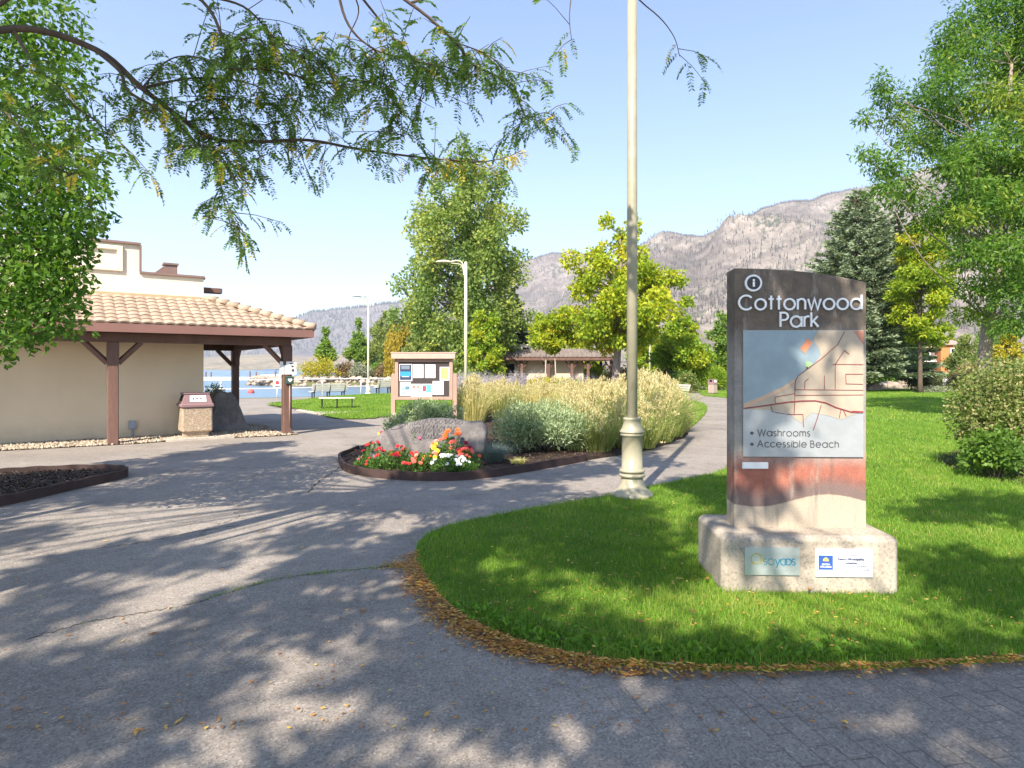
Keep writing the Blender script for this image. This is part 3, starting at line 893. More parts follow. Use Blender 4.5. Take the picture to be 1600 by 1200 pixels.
def stroke(mb, pts, r, y, depth, mi=0):
    """flat round-ended ribbon in the xz plane, front face at y, depth behind"""
    P2 = [Vector((p[0], p[1])) for p in pts]
    closed = (P2[0] - P2[-1]).length < 1e-5
    n = len(P2); L = []; Rr = []
    for i in range(n):
        a = P2[i - 1] if i > 0 else (P2[-2] if closed else P2[0]); b = P2[i + 1] if i < n - 1 else (P2[1] if closed else P2[-1])
        d1 = (P2[i] - a); d2 = (b - P2[i])
        d1 = d1.normalized() if d1.length > 1e-9 else d2.normalized(); d2 = d2.normalized() if d2.length > 1e-9 else d1
        t = (d1 + d2); t = t.normalized() if t.length > 1e-6 else d1
        nn = Vector((-t.y, t.x)); k = 1 / max(.45, nn.dot(Vector((-d1.y, d1.x))))
        L.append(P2[i] + nn * r * k); Rr.append(P2[i] - nn * r * k)
    vs = []
    for a, b in zip(L, Rr):
        vs += [(a.x, y, a.y), (b.x, y, b.y), (b.x, y + depth, b.y), (a.x, y + depth, a.y)]
    fs = []
    for i in range(n - 1):
        for k in range(4):
            l = (k + 1) % 4
            fs.append((i*4+l, i*4+k, (i+1)*4+k, (i+1)*4+l))
    if not closed: fs += [(0, 1, 2, 3), ((n-1)*4+3, (n-1)*4+2, (n-1)*4+1, (n-1)*4)]
    mb.add(vs, fs, mi)
def write(mb, s, x, z, size, r, y, depth, gap=.15):
    """adds the word to mb; x is the left edge"""
    out = []
    for ch in s:
        w, st = GL[ch]
        for k, p in enumerate(st):
            stroke(mb, [(x + a * size, z + b * size) for a, b in p], r, y - k * .0006, depth)
        x += (w + gap) * size
    return x
def text_mesh(name, s, size, mat, parent, x, y, z, bold=.0, ext=.001, align='CENTER'):
    cu = bpy.data.curves.new('t', 'FONT'); cu.body = s; cu.size = size; cu.extrude = ext; cu.offset = bold; cu.align_x = align
    cu.resolution_u = 3
    ob = bpy.data.objects.new('t', cu); COL.objects.link(ob)
    dg = bpy.context.evaluated_depsgraph_get()
    me = bpy.data.meshes.new_from_object(ob.evaluated_get(dg)); bpy.data.objects.remove(ob); bpy.data.curves.remove(cu)
    me.transform(Matrix.Rotation(math.pi / 2, 4, 'X'))
    o = link(name, me, mat, parent); o.location = (x, y, z); return o

# ---- notice + dispenser on the corner post -----------------------------
nt_ = on_bld('notice_sign', 'white notice with black animal pictures fixed to the corner porch post', 'notice', .0, -.122, 1.735, -.25)
MB().box((0, 0, 0), (.40, .012, .33)).build('panel', M['white'], nt_)
pic = MB()
for k in range(4): pic.box((-.12 + .0, -.0085, .075 - k * .055), (.13, .003, .012))
pic2 = MB()
pic2.plate([(.03, .11), (.06, .13), (.13, .12), (.17, .10), (.12, .095), (.05, .09)], -.0095, -.006)
pic2.plate([(.05, .06), (.09, .03), (.08, .0), (.13, .02), (.15, .05), (.11, .07)], -.0095, -.006)
pic2.plate([(.08, -.06), (.11, -.02), (.15, -.03), (.16, -.09), (.14, -.13), (.12, -.08), (.09, -.12)], -.0095, -.006)
pic.build('text_lines', solid('blue_ink', (.25, .38, .5), .6), nt_); pic2.build('pictogram', M['ink'], nt_)
dsp = on_bld('dispenser_box', 'dark green bag dispenser with white heart below the notice on the porch post', 'dispenser', .03, -.165, 1.42, -.1)
MB().box((0, 0, 0), (.19, .10, .2), bev=.012).build('box', solid('dark_green_metal', (.035, .075, .06), .45), dsp)
hp = [(.055 * 16 * math.sin(t) ** 3 / 16, .055 * (13 * math.cos(t) - 5 * math.cos(2*t) - 2 * math.cos(3*t) - math.cos(4*t)) / 16) for t in np.linspace(0, 2 * math.pi, 28, endpoint=False)]
MB().plate(list(reversed(hp)), -.056, -.05).build('heart', M['white'], dsp)
MB().tube([(-.0, -.0, -.1), (0, .03, -1.2)], .014, 8).build('conduit', M['kiosk'], dsp)

# ---- litter bin -----------------------------------------------------------
def litter_bin(loc, rz, label, body_mat, sc=1.0):
    t = thing('litter_bin', label, 'litter bin', loc, rz, 'litter bins')
    MB().box((0, 0, .065), (.52, .52, .13), bev=.01).build('base', M['aggregate'], t)
    MB().box((0, 0, .42), (.68, .66, .60), bev=.03).build('body', body_mat, t)
    ld = MB(); ld.box((0, 0, .765), (.74, .72, .09), bev=.02)
    a, b, c, d = .335, .325, .27, .26
    ld.add([(-a,-b,.81),(a,-b,.81),(a,b,.81),(-a,b,.81),(-c,-d,1.05),(c,-d,1.05),(c,d,1.05),(-c,d,1.05)],
           [(0,1,5,4),(1,2,6,5),(2,3,7,6),(3,0,4,7),(4,5,6,7)])
    ld.box((0, 0, 1.055), (.60, .56, .03), bev=.012)
    lid = ld.build('lid', M['bin_lid'], t)
    for sx in (-1, 1):
        op = MB(); op.add([(sx * .318, -.16, .87), (sx * .318, .16, .87), (sx * .288, .14, 1.02), (sx * .288, -.14, 1.02)], [(0, 1, 2, 3) if sx > 0 else (3, 2, 1, 0)])
        op.v = [(x + sx * .004, y, z) for x, y, z in op.v]
        op.build('opening', M['dark'], lid)
    st = MB(); st.add([(-.17, -.3175, .86), (.2, -.3175, .86), (.19, -.281, 1.01), (-.165, -.281, 1.01)], [(0, 1, 2, 3)])
    st.v = [(x, y - .004, z) for x, y, z in st.v]
    s_ = st.build('sticker', M['white'], lid)
    for x, w, h in ((-.09, .025, .05), (-.01, .04, .03), (.075, .03, .055), (.15, .012, .015)):
        z = .935; y = -.2995 - .008
        mk = MB().add([(x - w/2, y - .006, z - h/2), (x + w/2, y - .006, z - h/2), (x + w/2, y + .006, z + h/2), (x - w/2, y + .006, z + h/2)], [(0, 1, 2, 3)])
        mk.build('sticker_mark', M['ink'], s_)
    return t
litter_bin(W(-2.08, .50, .05), TH, 'pebble-faced litter bin with maroon lid beside the washroom wall', M['aggregate'])
bp = sheet('bin_pad', ccw([W(x, y)[:2] for x, y in ((-2.8, -.1), (-1.3, -.12), (-1.25, .95), (-2.75, .97))]), .045, M['pad'], skirt=.06)
g2 = G(1086, 613.5)
litter_bin((g2[0], 42.5, 0), .6, 'distant pinkish litter bin with dark lid beside the clipped round shrub', solid('pink_aggregate', (.36, .28, .24), .85, .15, 30)).scale = (.6, .7, .98)

# ================================================================ PARK SIGN
AN = math.atan2(-.05, 1.3)
sg = thing('park_sign', 'concrete park information sign reading Cottonwood Park with map panel, on the lawn', 'park sign', (2.262, 5.02, .03), AN)
# local: origin at the foot of the stele's front centre; plinth 1.30 x .74
pl = MB(); pl.box((-.035, .10, .205), (1.30, .74, .45), bev=.032)
plo = pl.build('plinth', M['concrete'], sg)
prof = [(-.512, .42), (.508, .42), (.508, 2.352), (.40, 2.376), (.25, 2.405), (.10, 2.428), (-.05, 2.445), (-.2, 2.456), (-.35, 2.463), (-.512, 2.467)]
sl = MB().plate(prof, 0, .205)
slo = sl.build('stele', M['slab']  , sg)
slo.data.transform(Matrix.Translation((0, 0, -.43))); slo.location = (0, 0, .43)
# chamfer for crisp light edges
bv = slo.modifiers.new('bev', 'BEVEL'); bv.width = .008; bv.segments = 2
bv2 = plo.modifiers.new('bev', 'BEVEL'); bv2.width = .012; bv2.segments = 2; bv2.angle_limit = R(20)
# lettering
def letters(s, x, z, size, r, y, depth):
    for ch in s:
        w, st = GL[ch]
        mb = MB()
        for k, p in enumerate(st): stroke(mb, [(x + a * size, z + b * size) for a, b in p], r, y - k * .0008, depth)
        if ch != ' ': mb.build('letter', M['letter'], sg)
        x += (w + .2) * size
YL = -.022
s1 = .942 / word_width('Cottonwood', .2)
letters('Cottonwood', -.481, 2.138, s1, .0074, YL, .016)
letters('Park', -.016 - word_width('Park', .2) * s1 / 2, 2.002, s1, .0074, YL, .016)
inf = MB(); inf.plate([(.066 * math.cos(a), .066 * math.sin(a)) for a in np.linspace(0, 2*math.pi, 36, endpoint=False)], -.03, -.002)
io = inf.build('info_disc', M['letter'], sg); io.location = (-.372, 0, 2.345)
MB().plate([(.051 * math.cos(a), .051 * math.sin(a)) for a in np.linspace(0, 2*math.pi, 36, endpoint=False)], -.033, -.0305).build('info_face', solid('dark_disc', (.035, .03, .035), .4), io)
MB().box((0, -.035, -.01), (.016, .005, .04)).box((0, -.035, .022), (.016, .005, .014)).build('info_mark', M['white'], io)
# map panel
pw, pz0, pz1 = .925, .985, 1.975
px0 = -.447
mpn = MB().box((px0 + pw/2, -.008, (pz0+pz1)/2), (pw, .012, pz1-pz0)).build('map_panel', solid('map_silver', (.37, .395, .41), .34, .1, 6, metal=.3), sg)
def mp(x, y): return (px0 + (x - 308) / 690 * pw, pz1 - (y - 438) / 734 * (pz1 - pz0))
def flat(name, poly, y, mat):
    p = [mp(*q) for q in poly]
    return MB().plate(ccw(p), y - .0012, y).build(name, mat, mpn)
lk = [(310, 440), (735, 440), (705, 490), (738, 540), (752, 580), (722, 622), (660, 672), (605, 715), (540, 760), (430, 812), (310, 862)]
flat('lake_area', lk, -.0145, solid('map_blue', (.24, .31, .35), .4, .12, 5, metal=.25))
ln = [(738, 440), (996, 440), (996, 905), (930, 930), (870, 955), (790, 930), (700, 915), (640, 975), (560, 915), (470, 900), (390, 898), (310, 893), (310, 866), (430, 816), (540, 764), (605, 719), (662, 675), (724, 625), (755, 583), (741, 540), (708, 490)]
flat('land_area', ln, -.0152, solid('map_beige', (.42, .35, .27), .45, .12, 6, metal=.12))
flat('shore_strip', [(310, 868), (430, 818), (540, 766), (600, 724), (604, 735), (540, 782), (430, 836), (310, 892)], -.0172, solid('map_peach', (.55, .36, .24), .5))
flat('island', [(680, 482), (706, 512), (662, 572), (634, 545)], -.0168, solid('map_orange', (.62, .25, .13), .5))
flat('park_area', [(664, 618), (690, 620), (708, 634), (668, 664)], -.0178, solid('map_green', (.28, .42, .20), .5))
flat('hill_area', [(940, 442), (996, 442), (996, 520), (975, 490)], -.0168, solid('map_red_tint', (.50, .22, .15), .5))
roads = [[(890,445),(850,520),(760,600),(680,660),(622,703),(607,735),(605,780),(603,860),(600,930)], [(605,782),(995,785)], [(605,815),(995,812)],
         [(602,805),(490,825),(492,862)], [(835,780),(835,635),(995,637)], [(820,637),(835,635),(888,555),(915,577)], [(993,692),(895,692),(897,748),(993,750)],
         [(660,780),(662,735),(682,718)], [(773,780),(773,700)], [(465,870),(475,910),(560,925),(650,925),(654,1000)], [(755,870),(735,940),(710,1015)], [(858,945),(868,895),(880,898),(898,936)], [(930,905),(995,908)]]
rmb = MB()
for k, rd in enumerate(roads): stroke(rmb, [mp(*q) for q in rd], .0022, -.0195 - k * .00012, .0012)
stroke(rmb, [mp(*q) for q in [(308,892),(400,880),(480,868),(560,855),(640,848),(720,846),(780,858),(840,885),(930,912),(994,912)]], .0046, -.0215, .0015)
rmb.build('road_lines', solid('map_road_red', (.22, .035, .04), .5), mpn)
map_ink = solid('map_text_ink', (.07, .075, .085), .5)
dm = MB(); c_ = mp(674, 655); dm.plate([(c_[0] + .008 * math.cos(a), c_[1] + .008 * math.sin(a)) for a in np.linspace(0, 6.283, 12, endpoint=False)], -.0235, -.0222)
for yy in (1035, 1100):
    c_ = mp(358, yy); MB().plate([(c_[0] + .0125 * math.cos(a), c_[1] + .0125 * math.sin(a)) for a in np.linspace(0, 6.283, 16, endpoint=False)], -.0185, -.0145).build('bullet', map_ink, mpn)
dm.build('map_dot', map_ink, mpn); dm = MB()
write(dm, 'Washrooms', mp(392, 0)[0], mp(0, 1052)[1], .051, .0030, -.0175, .002, .255)
dm.build('word', map_ink, mpn); dm = MB()
xb_ = write(dm, 'Accessible', mp(390, 0)[0], mp(0, 1116)[1], .051, .0030, -.0175, .002, .25)
dm.build('word', map_ink, mpn); dm = MB()
write(dm, 'Beach', xb_ + .02, mp(0, 1116)[1], .051, .0030, -.0175, .002, .25)
dm.build('word', map_ink, mpn)
MB().box((-.352, -.006, .915), (.2, .01, .05)).build('small_plate', M['white'], sg)
# plaques on the plinth (front face of the plinth is at y = -.27)
py_ = -.277
p1 = MB().box((0, 0, 0), (.40, .012, .205)).build('plaque', solid('plaque_steel', (.50, .55, .56), .32, .08, 30, metal=.5, stretch=(14, 1, 1)), sg); p1.location = (-.32, py_, .245)
g = MB(); stroke(g, [(-.115 + .04 * math.cos(a), .015 + .042 * math.sin(a)) for a in np.linspace(R(-50), R(250), 26)], .0035, -.0085, .002); stroke(g, arc(-.115, .015, .03, .032, 200, 420, 14), .002, -.0095, .002)
g.build('plaque_mark', solid('olive_gold', (.42, .38, .10), .5), p1)
w1 = MB(); x = write(w1, 'so', -.064, -.026, .062, .0032, -.0085, .002, .13)
w1.build('plaque_letters', solid('teal_grey_ink', (.12, .26, .30), .5), p1)
w2 = MB(); x = write(w2, 'y', x, -.026, .062, .0036, -.0085, .002, .07); x = write(w2, 'oo', x - .002, -.026, .062, .0036, -.0085, .002, -.18)
x = write(w2, 's', x + .016, -.026, .062, .0036, -.0085, .002)
w2.build('plaque_letters', solid('teal_ink', (.03, .22, .36), .5), p1)
fl = MB()
for k in range(16): fl.box((-.06 + k * .0145, -.0075, -.062), (.010, .002, .0035))
fl.build('plaque_line', solid('grey_ink', (.30, .38, .40), .5), p1)
p2 = MB().box((0, 0, 0), (.41, .012, .205)).build('plaque', solid('white_plaque', (.80, .80, .83), .35, .03, metal=.1), sg); p2.location = (.203, py_, .238)
MB().box((-.134, -.0075, .003), (.104, .003, .105)).build('blue_field', solid('royal_blue', (.035, .10, .36), .5), p2)
sm_ = MB(); sm_.plate(ccw([(-.134 + .021 * math.cos(a), .014 + .026 * math.sin(a)) for a in np.linspace(0, math.pi, 14)]), -.0112, -.0095)
sm_.build('sun_emblem', solid('emblem_yellow', (.80, .50, .12), .5), p2)
text_mesh('plaque_letters', 'BRITISH', .017, M['white'], p2, -.134, -.0105, -.016, .0002)
text_mesh('plaque_letters', 'COLUMBIA', .017, M['white'], p2, -.134, -.0105, -.034, .0002)
fr = MB()
for (cx, cz, w, h) in ((.05, .055, .262, .0025), (.05, -.049, .262, .0025), (.18, .003, .0025, .104)): fr.box((cx, -.0075, cz), (w, .003, h))
for k in range(15): fr.box((-.062 + k * .0155, -.0075, -.024), (.011, .002, .004))
navy = solid('navy_ink', (.03, .05, .16), .5)
fr.build('plaque_frame', navy, p2)
text_mesh('plaque_letters', 'Resort Municipality', .0245, navy, p2, .05, -.0085, .022, .0005)
text_mesh('plaque_letters', 'Initiative', .0245, navy, p2, .05, -.0085, -.007, .0005)

# ================================================================ LAMP POSTS
def lamp(loc, h, rz, label, mat, base=True, arm=1.15):
    t = thing('street_lamp', label, 'street lamp', loc, rz, 'park street lamps')
    MB().tube([(0, 0, .02), (0, 0, h * .5), (0, 0, h)], [.073, .068, .062], 18).build('pole', mat, t)
    prof = [(.0, .0), (.275, .0), (.275, .055), (.27, .075), (.235, .10), (.185, .15), (.155, .21), (.142, .27), (.138, .285), (.165, .292), (.172, .31), (.165, .33), (.142, .337),
            (.142, .35), (.165, .356), (.170, .372), (.160, .39), (.135, .40), (.133, .82), (.150, .83), (.158, .842), (.150, .855), (.150, .866), (.162, .872), (.164, .886), (.150, .90),
            (.135, .93), (.115, .985), (.11, 1.03), (.118, 1.04), (.118, 1.058), (.105, 1.065), (.073, 1.068)]
    MB().lathe(prof).build('base', mat, t)
    a = MB()
    pts = [(-.09, 0, h - 1.05 + .55), (-.10, 0, h - .28), (-.14, 0, h - .08), (-.25, 0, h + .02), (-.42, 0, h + .04), (-.62, 0, h + .0), (-.80, 0, h - .03)]
    a.tube(smooth_poly(pts, 4), .032, 8)
    a.tube(smooth_poly([(-.09, 0, h - .55), (-.14, 0, h - .25), (-.24, 0, h - .12), (-.42, 0, h - .09), (-.66, 0, h - .07)], 4), .02, 6)
    for z in (h - .52, h - .25): a.box((-.06, 0, z), (.12, .09, .1))
    a.build('arm', mat, t)
    hd = MB()
    n = 9
    rings = [(-.66, .07, .05), (-.74, .12, .075), (-.9, .175, .095), (-1.08, .185, .085), (-1.22, .14, .055), (-1.31, .05, .02)]
    vs = []
    for x, w, tt in rings:
        for k in range(n + 1):
            an = math.pi * k / n
            vs.append((x, w * math.cos(an), h - .06 + tt * math.sin(an)))
        vs += [(x, -w * .8, h - .085), (x, w * .8, h - .085)]
    m = n + 3; fs = []
    for i in range(len(rings) - 1):
        for k in range(m):
            l = (k + 1) % m
            fs.append((i*m+k, i*m+l, (i+1)*m+l, (i+1)*m+k))
    fs += [tuple(range(m)), tuple(range(len(rings)*m - 1, (len(rings)-1)*m - 1, -1))]
    hd.add(vs, fs, 0, False)
    ho = hd.build('lamp_head', mat, t)
    ho.location = (.0, 0, .03)
    MB().box((-.98, 0, h - .075), (.42, .22, .03), bev=.01).build('lens', solid('lamp_lens', (.5, .5, .42), .2), ho)
    return t
lamp((1.58, 8.42, .0), 7.6, R(20), 'tall olive lamp post with fluted bell base in the foreground beside the park sign', M['post_paint'])
lamp((-2.02, 28.0, 0), 6.4, R(8), 'pale lamp post with curved arm rising behind the notice board', M['lamp_pale'])
lamp((-9.25, 41.2, .0), 6.35, R(50), 'pale lamp post with flat head on the lawn by the lakeside railing', M['lamp_pale'])
lamp((12.7, 59.0, 0), 6.4, R(180), 'thin far lamp post among the yellow-green trees behind the foreground lamp', M['lamp_pale'])

# ================================================================ NOTICE BOARD KIOSK
YK = 19.1
kx = lambda p: (p - 800) / F * YK
kz = lambda p: H - (p - HZ) / F * YK
kk = thing('notice_board', 'tan wooden notice board with header roof on two posts behind the engraved boulder', 'notice board', (kx(663), YK, 0))
ox = kx(663)
for pxx in (614.8, 711): 
    x = kx(pxx) - ox
    pm = MB().box((x, 0, (kz(587) - .02) / 2), (.13, .13, kz(587) + .02), bev=.01)
    w = .065
    pm.add([(x-w, -w, kz(587)), (x+w, -w, kz(587)), (x+w, w, kz(587)), (x-w, w, kz(587)), (x-w*.4, -w*.9, kz(583.5)), (x+w*.4, -w*.9, kz(583.5)), (x+w*.4, w*.9, kz(583.5)), (x-w*.4, w*.9, kz(583.5))],
           [(0,1,5,4),(1,2,6,5),(2,3,7,6),(3,0,4,7),(4,5,6,7)])
    pm.build('post', M['kiosk'], kk)
x0, x1 = kx(617.5) - ox, kx(707.8) - ox
zt, zb_ = kz(561), kz(624.5)
MB().box(((x0+x1)/2, .02, (zt+zb_)/2), (x1-x0-.02, .10, zt-zb_-.02)).build('case', M['kiosk'], kk)
fm = MB()
bw = .105
fm.box(((x0+x1)/2, -.05, zt-bw*.4), (x1-x0, .06, bw), bev=.008); fm.box(((x0+x1)/2, -.05, zb_+bw*.4), (x1-x0, .06, bw*.9), bev=.008)
fm.box((x0+bw/2, -.052, (zt+zb_)/2), (bw, .062, zt-zb_-bw*1.3), bev=.008); fm.box((x1-bw/2, -.052, (zt+zb_)/2), (bw, .062, zt-zb_-bw*1.3), bev=.008)
fm.build('frame', M['kiosk'], kk)
MB().box(((x0+x1)/2, -.034, (zt+zb_)/2), (x1-x0-bw, .01, zt-zb_-bw)).build('board', M['corkboard'], kk)
hx0, hx1 = kx(613) - ox, kx(712.3) - ox
hd = MB(); hd.box(((hx0+hx1)/2, -.02, (kz(552)+kz(561))/2), (hx1-hx0, .34, kz(552)-kz(561)), bev=.012); hd.box(((hx0+hx1)/2, -.0, kz(551.2)), (hx1-hx0+.04, .40, .03))
hd.build('header_roof', solid('kiosk_pink_paint', (.46, .33, .27), .6, .08), kk)
# posters pinned to the board
zp = lambda v: kz(540 + v / 8.571)
xp = lambda v: kx(590 + v / 8.571)
paper = M['white']
C = lambda n, c: solid(n, c, .6, .05)
def poster(a, b, c, d, label, bits, base=paper):
    X0, X1, Z1, Z0 = xp(a), xp(c), zp(b), zp(d)
    t = thing('poster', label, 'poster', ((X0+X1)/2, YK - .0415, (Z0+Z1)/2), 0, 'posters pinned to the notice board')
    w, h = X1 - X0, Z1 - Z0
    MB().box((0, 0, 0), (w, .004, h)).build('sheet', base, t)
    for nm, u0, v0, u1, v1, m_ in bits:
        MB().box((((u0+u1)/2 - .5) * w, -.003 - .0005 * bits.index((nm, u0, v0, u1, v1, m_)), (.5 - (v0+v1)/2) * h), ((u1-u0)*w, .003, (v1-v0)*h)).build(nm, m_, t)
poster(295, 248, 467, 474, 'dark blue poster with a bright cyan band at the top left of the board',
       [('picture', .04, .03, .93, .94, C('poster_navy', (.03, .05, .10))), ('glow', .15, .08, .8, .3, C('poster_slate', (.16, .20, .25))), ('cyan_band', .08, .44, .88, .72, C('poster_cyan', (.03, .27, .52))), ('text_line', .2, .72, .75, .76, C('poster_pale', (.6, .7, .75)))])
poster(479, 252, 616, 432, 'white poster with faint peach artwork, second from left in the top row', [('picture', .12, .5, .9, .9, C('poster_peach', (.78, .62, .5))), ('text_line', .25, .15, .8, .22, C('poster_pink', (.75, .55, .55)))])
poster(638, 253, 776, 432, 'white poster with lilac lettering, third in the top row', [('text_line', .15, .1, .6, .3, C('poster_lilac', (.6, .6, .75))), ('picture', .5, .55, .75, .72, C('poster_grey', (.55, .5, .5)))])
poster(835, 286, 960, 466, 'yellow poster with a white border at the right end of the board', [('picture', .08, .07, .9, .92, C('poster_yellow', (.74, .56, .16)))])
poster(303, 489, 446, 672, 'poster of a pale blue mountain scene at the bottom left of the board', [('picture', .1, .1, .97, .93, C('poster_ice', (.48, .62, .68))), ('mountain', .5, .3, .9, .55, C('poster_teal', (.10, .20, .25))), ('ridge', .12, .45, .5, .55, C('poster_teal2', (.16, .32, .4))), ('water', .15, .72, .6, .85, C('poster_blue2', (.25, .42, .52)))])
poster(450, 513, 584, 690, 'white poster with two small red marks, second in the bottom row', [('red_mark', .2, .1, .4, .32, C('poster_red', (.55, .12, .08))), ('red_mark', .55, .12, .85, .32, C('poster_red2', (.62, .25, .18))), ('text_line', .15, .55, .85, .6, C('poster_g2', (.6, .6, .62)))])
poster(590, 513, 731, 690, 'poster with red figures on cyan, third in the bottom row', [('picture', .08, .05, .92, .65, C('poster_cyan2', (.12, .5, .66))), ('red_mark', .1, .15, .45, .55, C('poster_red3', (.62, .06, .10)))])
poster(740, 475, 885, 656, 'plain white sheet with a few lines at the lower right of the board', [('text_line', .35, .15, .75, .22, C('poster_g3', (.55, .55, .65))), ('text_line', .3, .48, .55, .52, C('poster_r4', (.7, .4, .4)))])

# ================================================================ BENCHES
def park_bench(loc, rz, label, L=1.85, nsup=3, slat=None, back=True, name='park_bench', sup=None):
    t = thing(name, label, 'bench', loc, rz, 'park benches')
    slat = slat or solid('bench_slat', (.62, .58, .52), .6, .1); sup = sup or M['black']
    # local: length along x, sitter faces -y
    for k in range(3):
        MB().box((0, -.18 + k * .15, .45), (L, .135, .04), bev=.008).build('seat_slat', slat, t)
    if back:
        for k in range(3):
            MB().box((0, .27 + k * .035, .58 + k * .125), (L, .03, .105), bev=.006, rx=-.25).build('back_slat', slat, t)
    for i in range(nsup):
        x = -L * .42 + i * L * .84 / (nsup - 1)
        b = MB()
        b.box((x, -.0, .40), (.05, .46, .045)); b.box((x, -.16, .2), (.05, .05, .4)); b.box((x, .17, .2), (.05, .05, .4)); b.box((x, 0, .02), (.05, .46, .03))
        if back: b.tube([(x, .2, .38), (x, .25, .5), (x, .345, .90)], .03, 6)
        b.build('support', sup, t)
    return t
park_bench((-10.05, 35.0, .04), R(217), 'slatted bench facing the lake, seen from behind on the bench lawn', 2.0)
park_bench((-7.35, 26.9, .045), R(14), 'backless pale bench on the concrete pad by the bench lawn', 1.45, 3, solid('bench_white', (.70, .64, .56), .6), False)
park_bench((-7.15, 37.2, .22), R(217), 'bench half hidden behind the left post of the notice board', 1.7)
dsl = solid('bench_pale_slat', (.55, .52, .46), .55)
park_bench((9.0, 34.8, .0), R(-80), 'bench with white back slats beside the far path past the grasses', 1.7, 2, dsl, True, 'park_bench', M['post_paint'])

# ================================================================ LAKESIDE RAILING
rl = thing('lakeside_railing', 'white two-bar metal railing along the lake edge with a ladder gate at its right end', 'railing', (0, 0, 0))
top = smooth_poly(rail_line, 3)
for z in (1.08, .56): MB().tube([(x, y, z) for x, y in top], .033, 8).build('rail', M['rail'], rl)
acc = 0; last = None; posts = []
dense = smooth_poly(rail_line, 20)
for a, b in zip(dense[:-1], dense[1:]):
    d = math.hypot(b[0]-a[0], b[1]-a[1])
    if acc <= 0: posts.append(a); acc = 3.05
    acc -= d
posts.append(dense[-1])
for x, y in posts:
    MB().tube([(x, y, -.1), (x, y, 1.08)], .032, 8).build('post', M['rail'], rl)
gt = MB()
for gx in (-.95, 0.85): gt.tube([(gx, 54.6 - .2 * gx, 0), (gx, 54.6 - .2 * gx, 1.32)], .04, 6)
for z in (1.3, 1.0, .75, .5, .25): gt.tube([(-.95, 54.8, z), (-.25, 54.7, z)], .03, 6)
gt.tube([(-.95, 54.8, 1.31), (.85, 54.4, 1.31)], .04, 6); gt.tube([(-.25, 54.7, 0), (-.25, 54.7, 1.3)], .03, 6)
gt.build('gate', M['rail'], rl)
rs = thing('warning_sign', 'small white warning sign with a red mark hung on the lakeside railing', 'sign', (-13.9, 37.9, .86), R(35))
MB().box((0, 0, 0), (.46, .015, .62)).build('panel', M['white'], rs)
MB().plate([(.11 * math.cos(a), .05 + .11 * math.sin(a)) for a in np.linspace(0, 6.283, 20, endpoint=False)], -.013, -.009).build('red_disc', solid('sign_red', (.55, .08, .07), .5), rs)
MB().box((0, -.01, -.17), (.3, .004, .05)).build('text_line', M['ink'], rs)
MB().tube([(0, .02, -.95), (0, .02, .3)], .025, 8).build('sign_post', M['rail'], rs)

# ================================================================ LAKE: dock, boat, buoys
dk = thing('boat_dock', 'long low floating dock with dark pilings out on the lake', 'dock', (-70, 150, -.55))
MB().box((0, 0, .25), (80, 2.0, .4)).box((-14, 6, .22), (1.6, 12, .36)).box((8, 6, .22), (1.6, 12, .36)).build('deck', solid('dock_deck', (.55, .52, .48), .8, .1), dk)
for x in (-3.5, -2.4, -1.2, 8.0, 9.5, 14, 21, 22.2):
    MB().tube([(x, 1.4, -1), (x, 1.4, 1.5 + (x * 7 % 3) * .15)], .17, 8).build('piling', M['timber'], dk)
bt = thing('motor_boat', 'small white motor boat with a blue canopy moored by the dock', 'boat', (-58.5, 158, -.55), R(8))
hull = MB()
st = [(-3.2, 1.05, .9), (-1.5, 1.2, .95), (.8, 1.1, 1.05), (2.4, .6, 1.2), (3.3, .05, 1.35)]
vs = []
for x, w, z in st: vs += [(x, -w, z), (x - .1, -w * .7, -.1), (x - .1, w * .7, -.1), (x, w, z)]
fs = []
for i in range(4):
    for k in range(3): fs.append((i*4+k, i*4+k+1, (i+1)*4+k+1, (i+1)*4+k))
    fs.append((i*4, (i+1)*4, (i+1)*4+3, i*4+3))
fs += [(0, 3, 2, 1), (16, 17, 18, 19)]
hull.add(vs, fs); hull.build('hull', M['white'], bt)
cn = MB(); cn.box((-.9, 0, 2.15), (2.4, 1.7, .12), bev=.05)
for sx in (-2, .2):
    for sy in (-.75, .75): cn.tube([(sx, sy, .9), (sx, sy, 2.1)], .03, 6)
cn.build('canopy', solid('blue_canvas', (.08, .22, .5), .7), bt)
MB().add([(.5, -.9, 1.05), (.5, .9, 1.05), (.1, .75, 1.65), (.1, -.75, 1.65)], [(0, 1, 2, 3)]).build('windscreen', solid('tinted_glass', (.1, .16, .2), .1), bt)
def buoy(px_, py_, Y, mat, label, r):
    b = MB(); b.lathe([(0.01, -.5*r), (.7*r, -.4*r), (r, 0), (.85*r, .5*r), (.45*r, .85*r), (.12*r, 1.05*r), (.1*r, 1.3*r), (0.01, 1.32*r)], seg=14)
    o = b.build('buoy', mat); o.location = ((px_ - 800) / F * Y, Y, -.5); tag(o, label, 'buoy', 'mooring buoys')
buoy(392, 613, 61, solid('buoy_red', (.65, .10, .09), .5), 'red mooring buoy floating on the lake beyond the railing', .33)
buoy(421, 601, 92, M['white'], 'small white mooring buoy floating beyond the red one', .28)

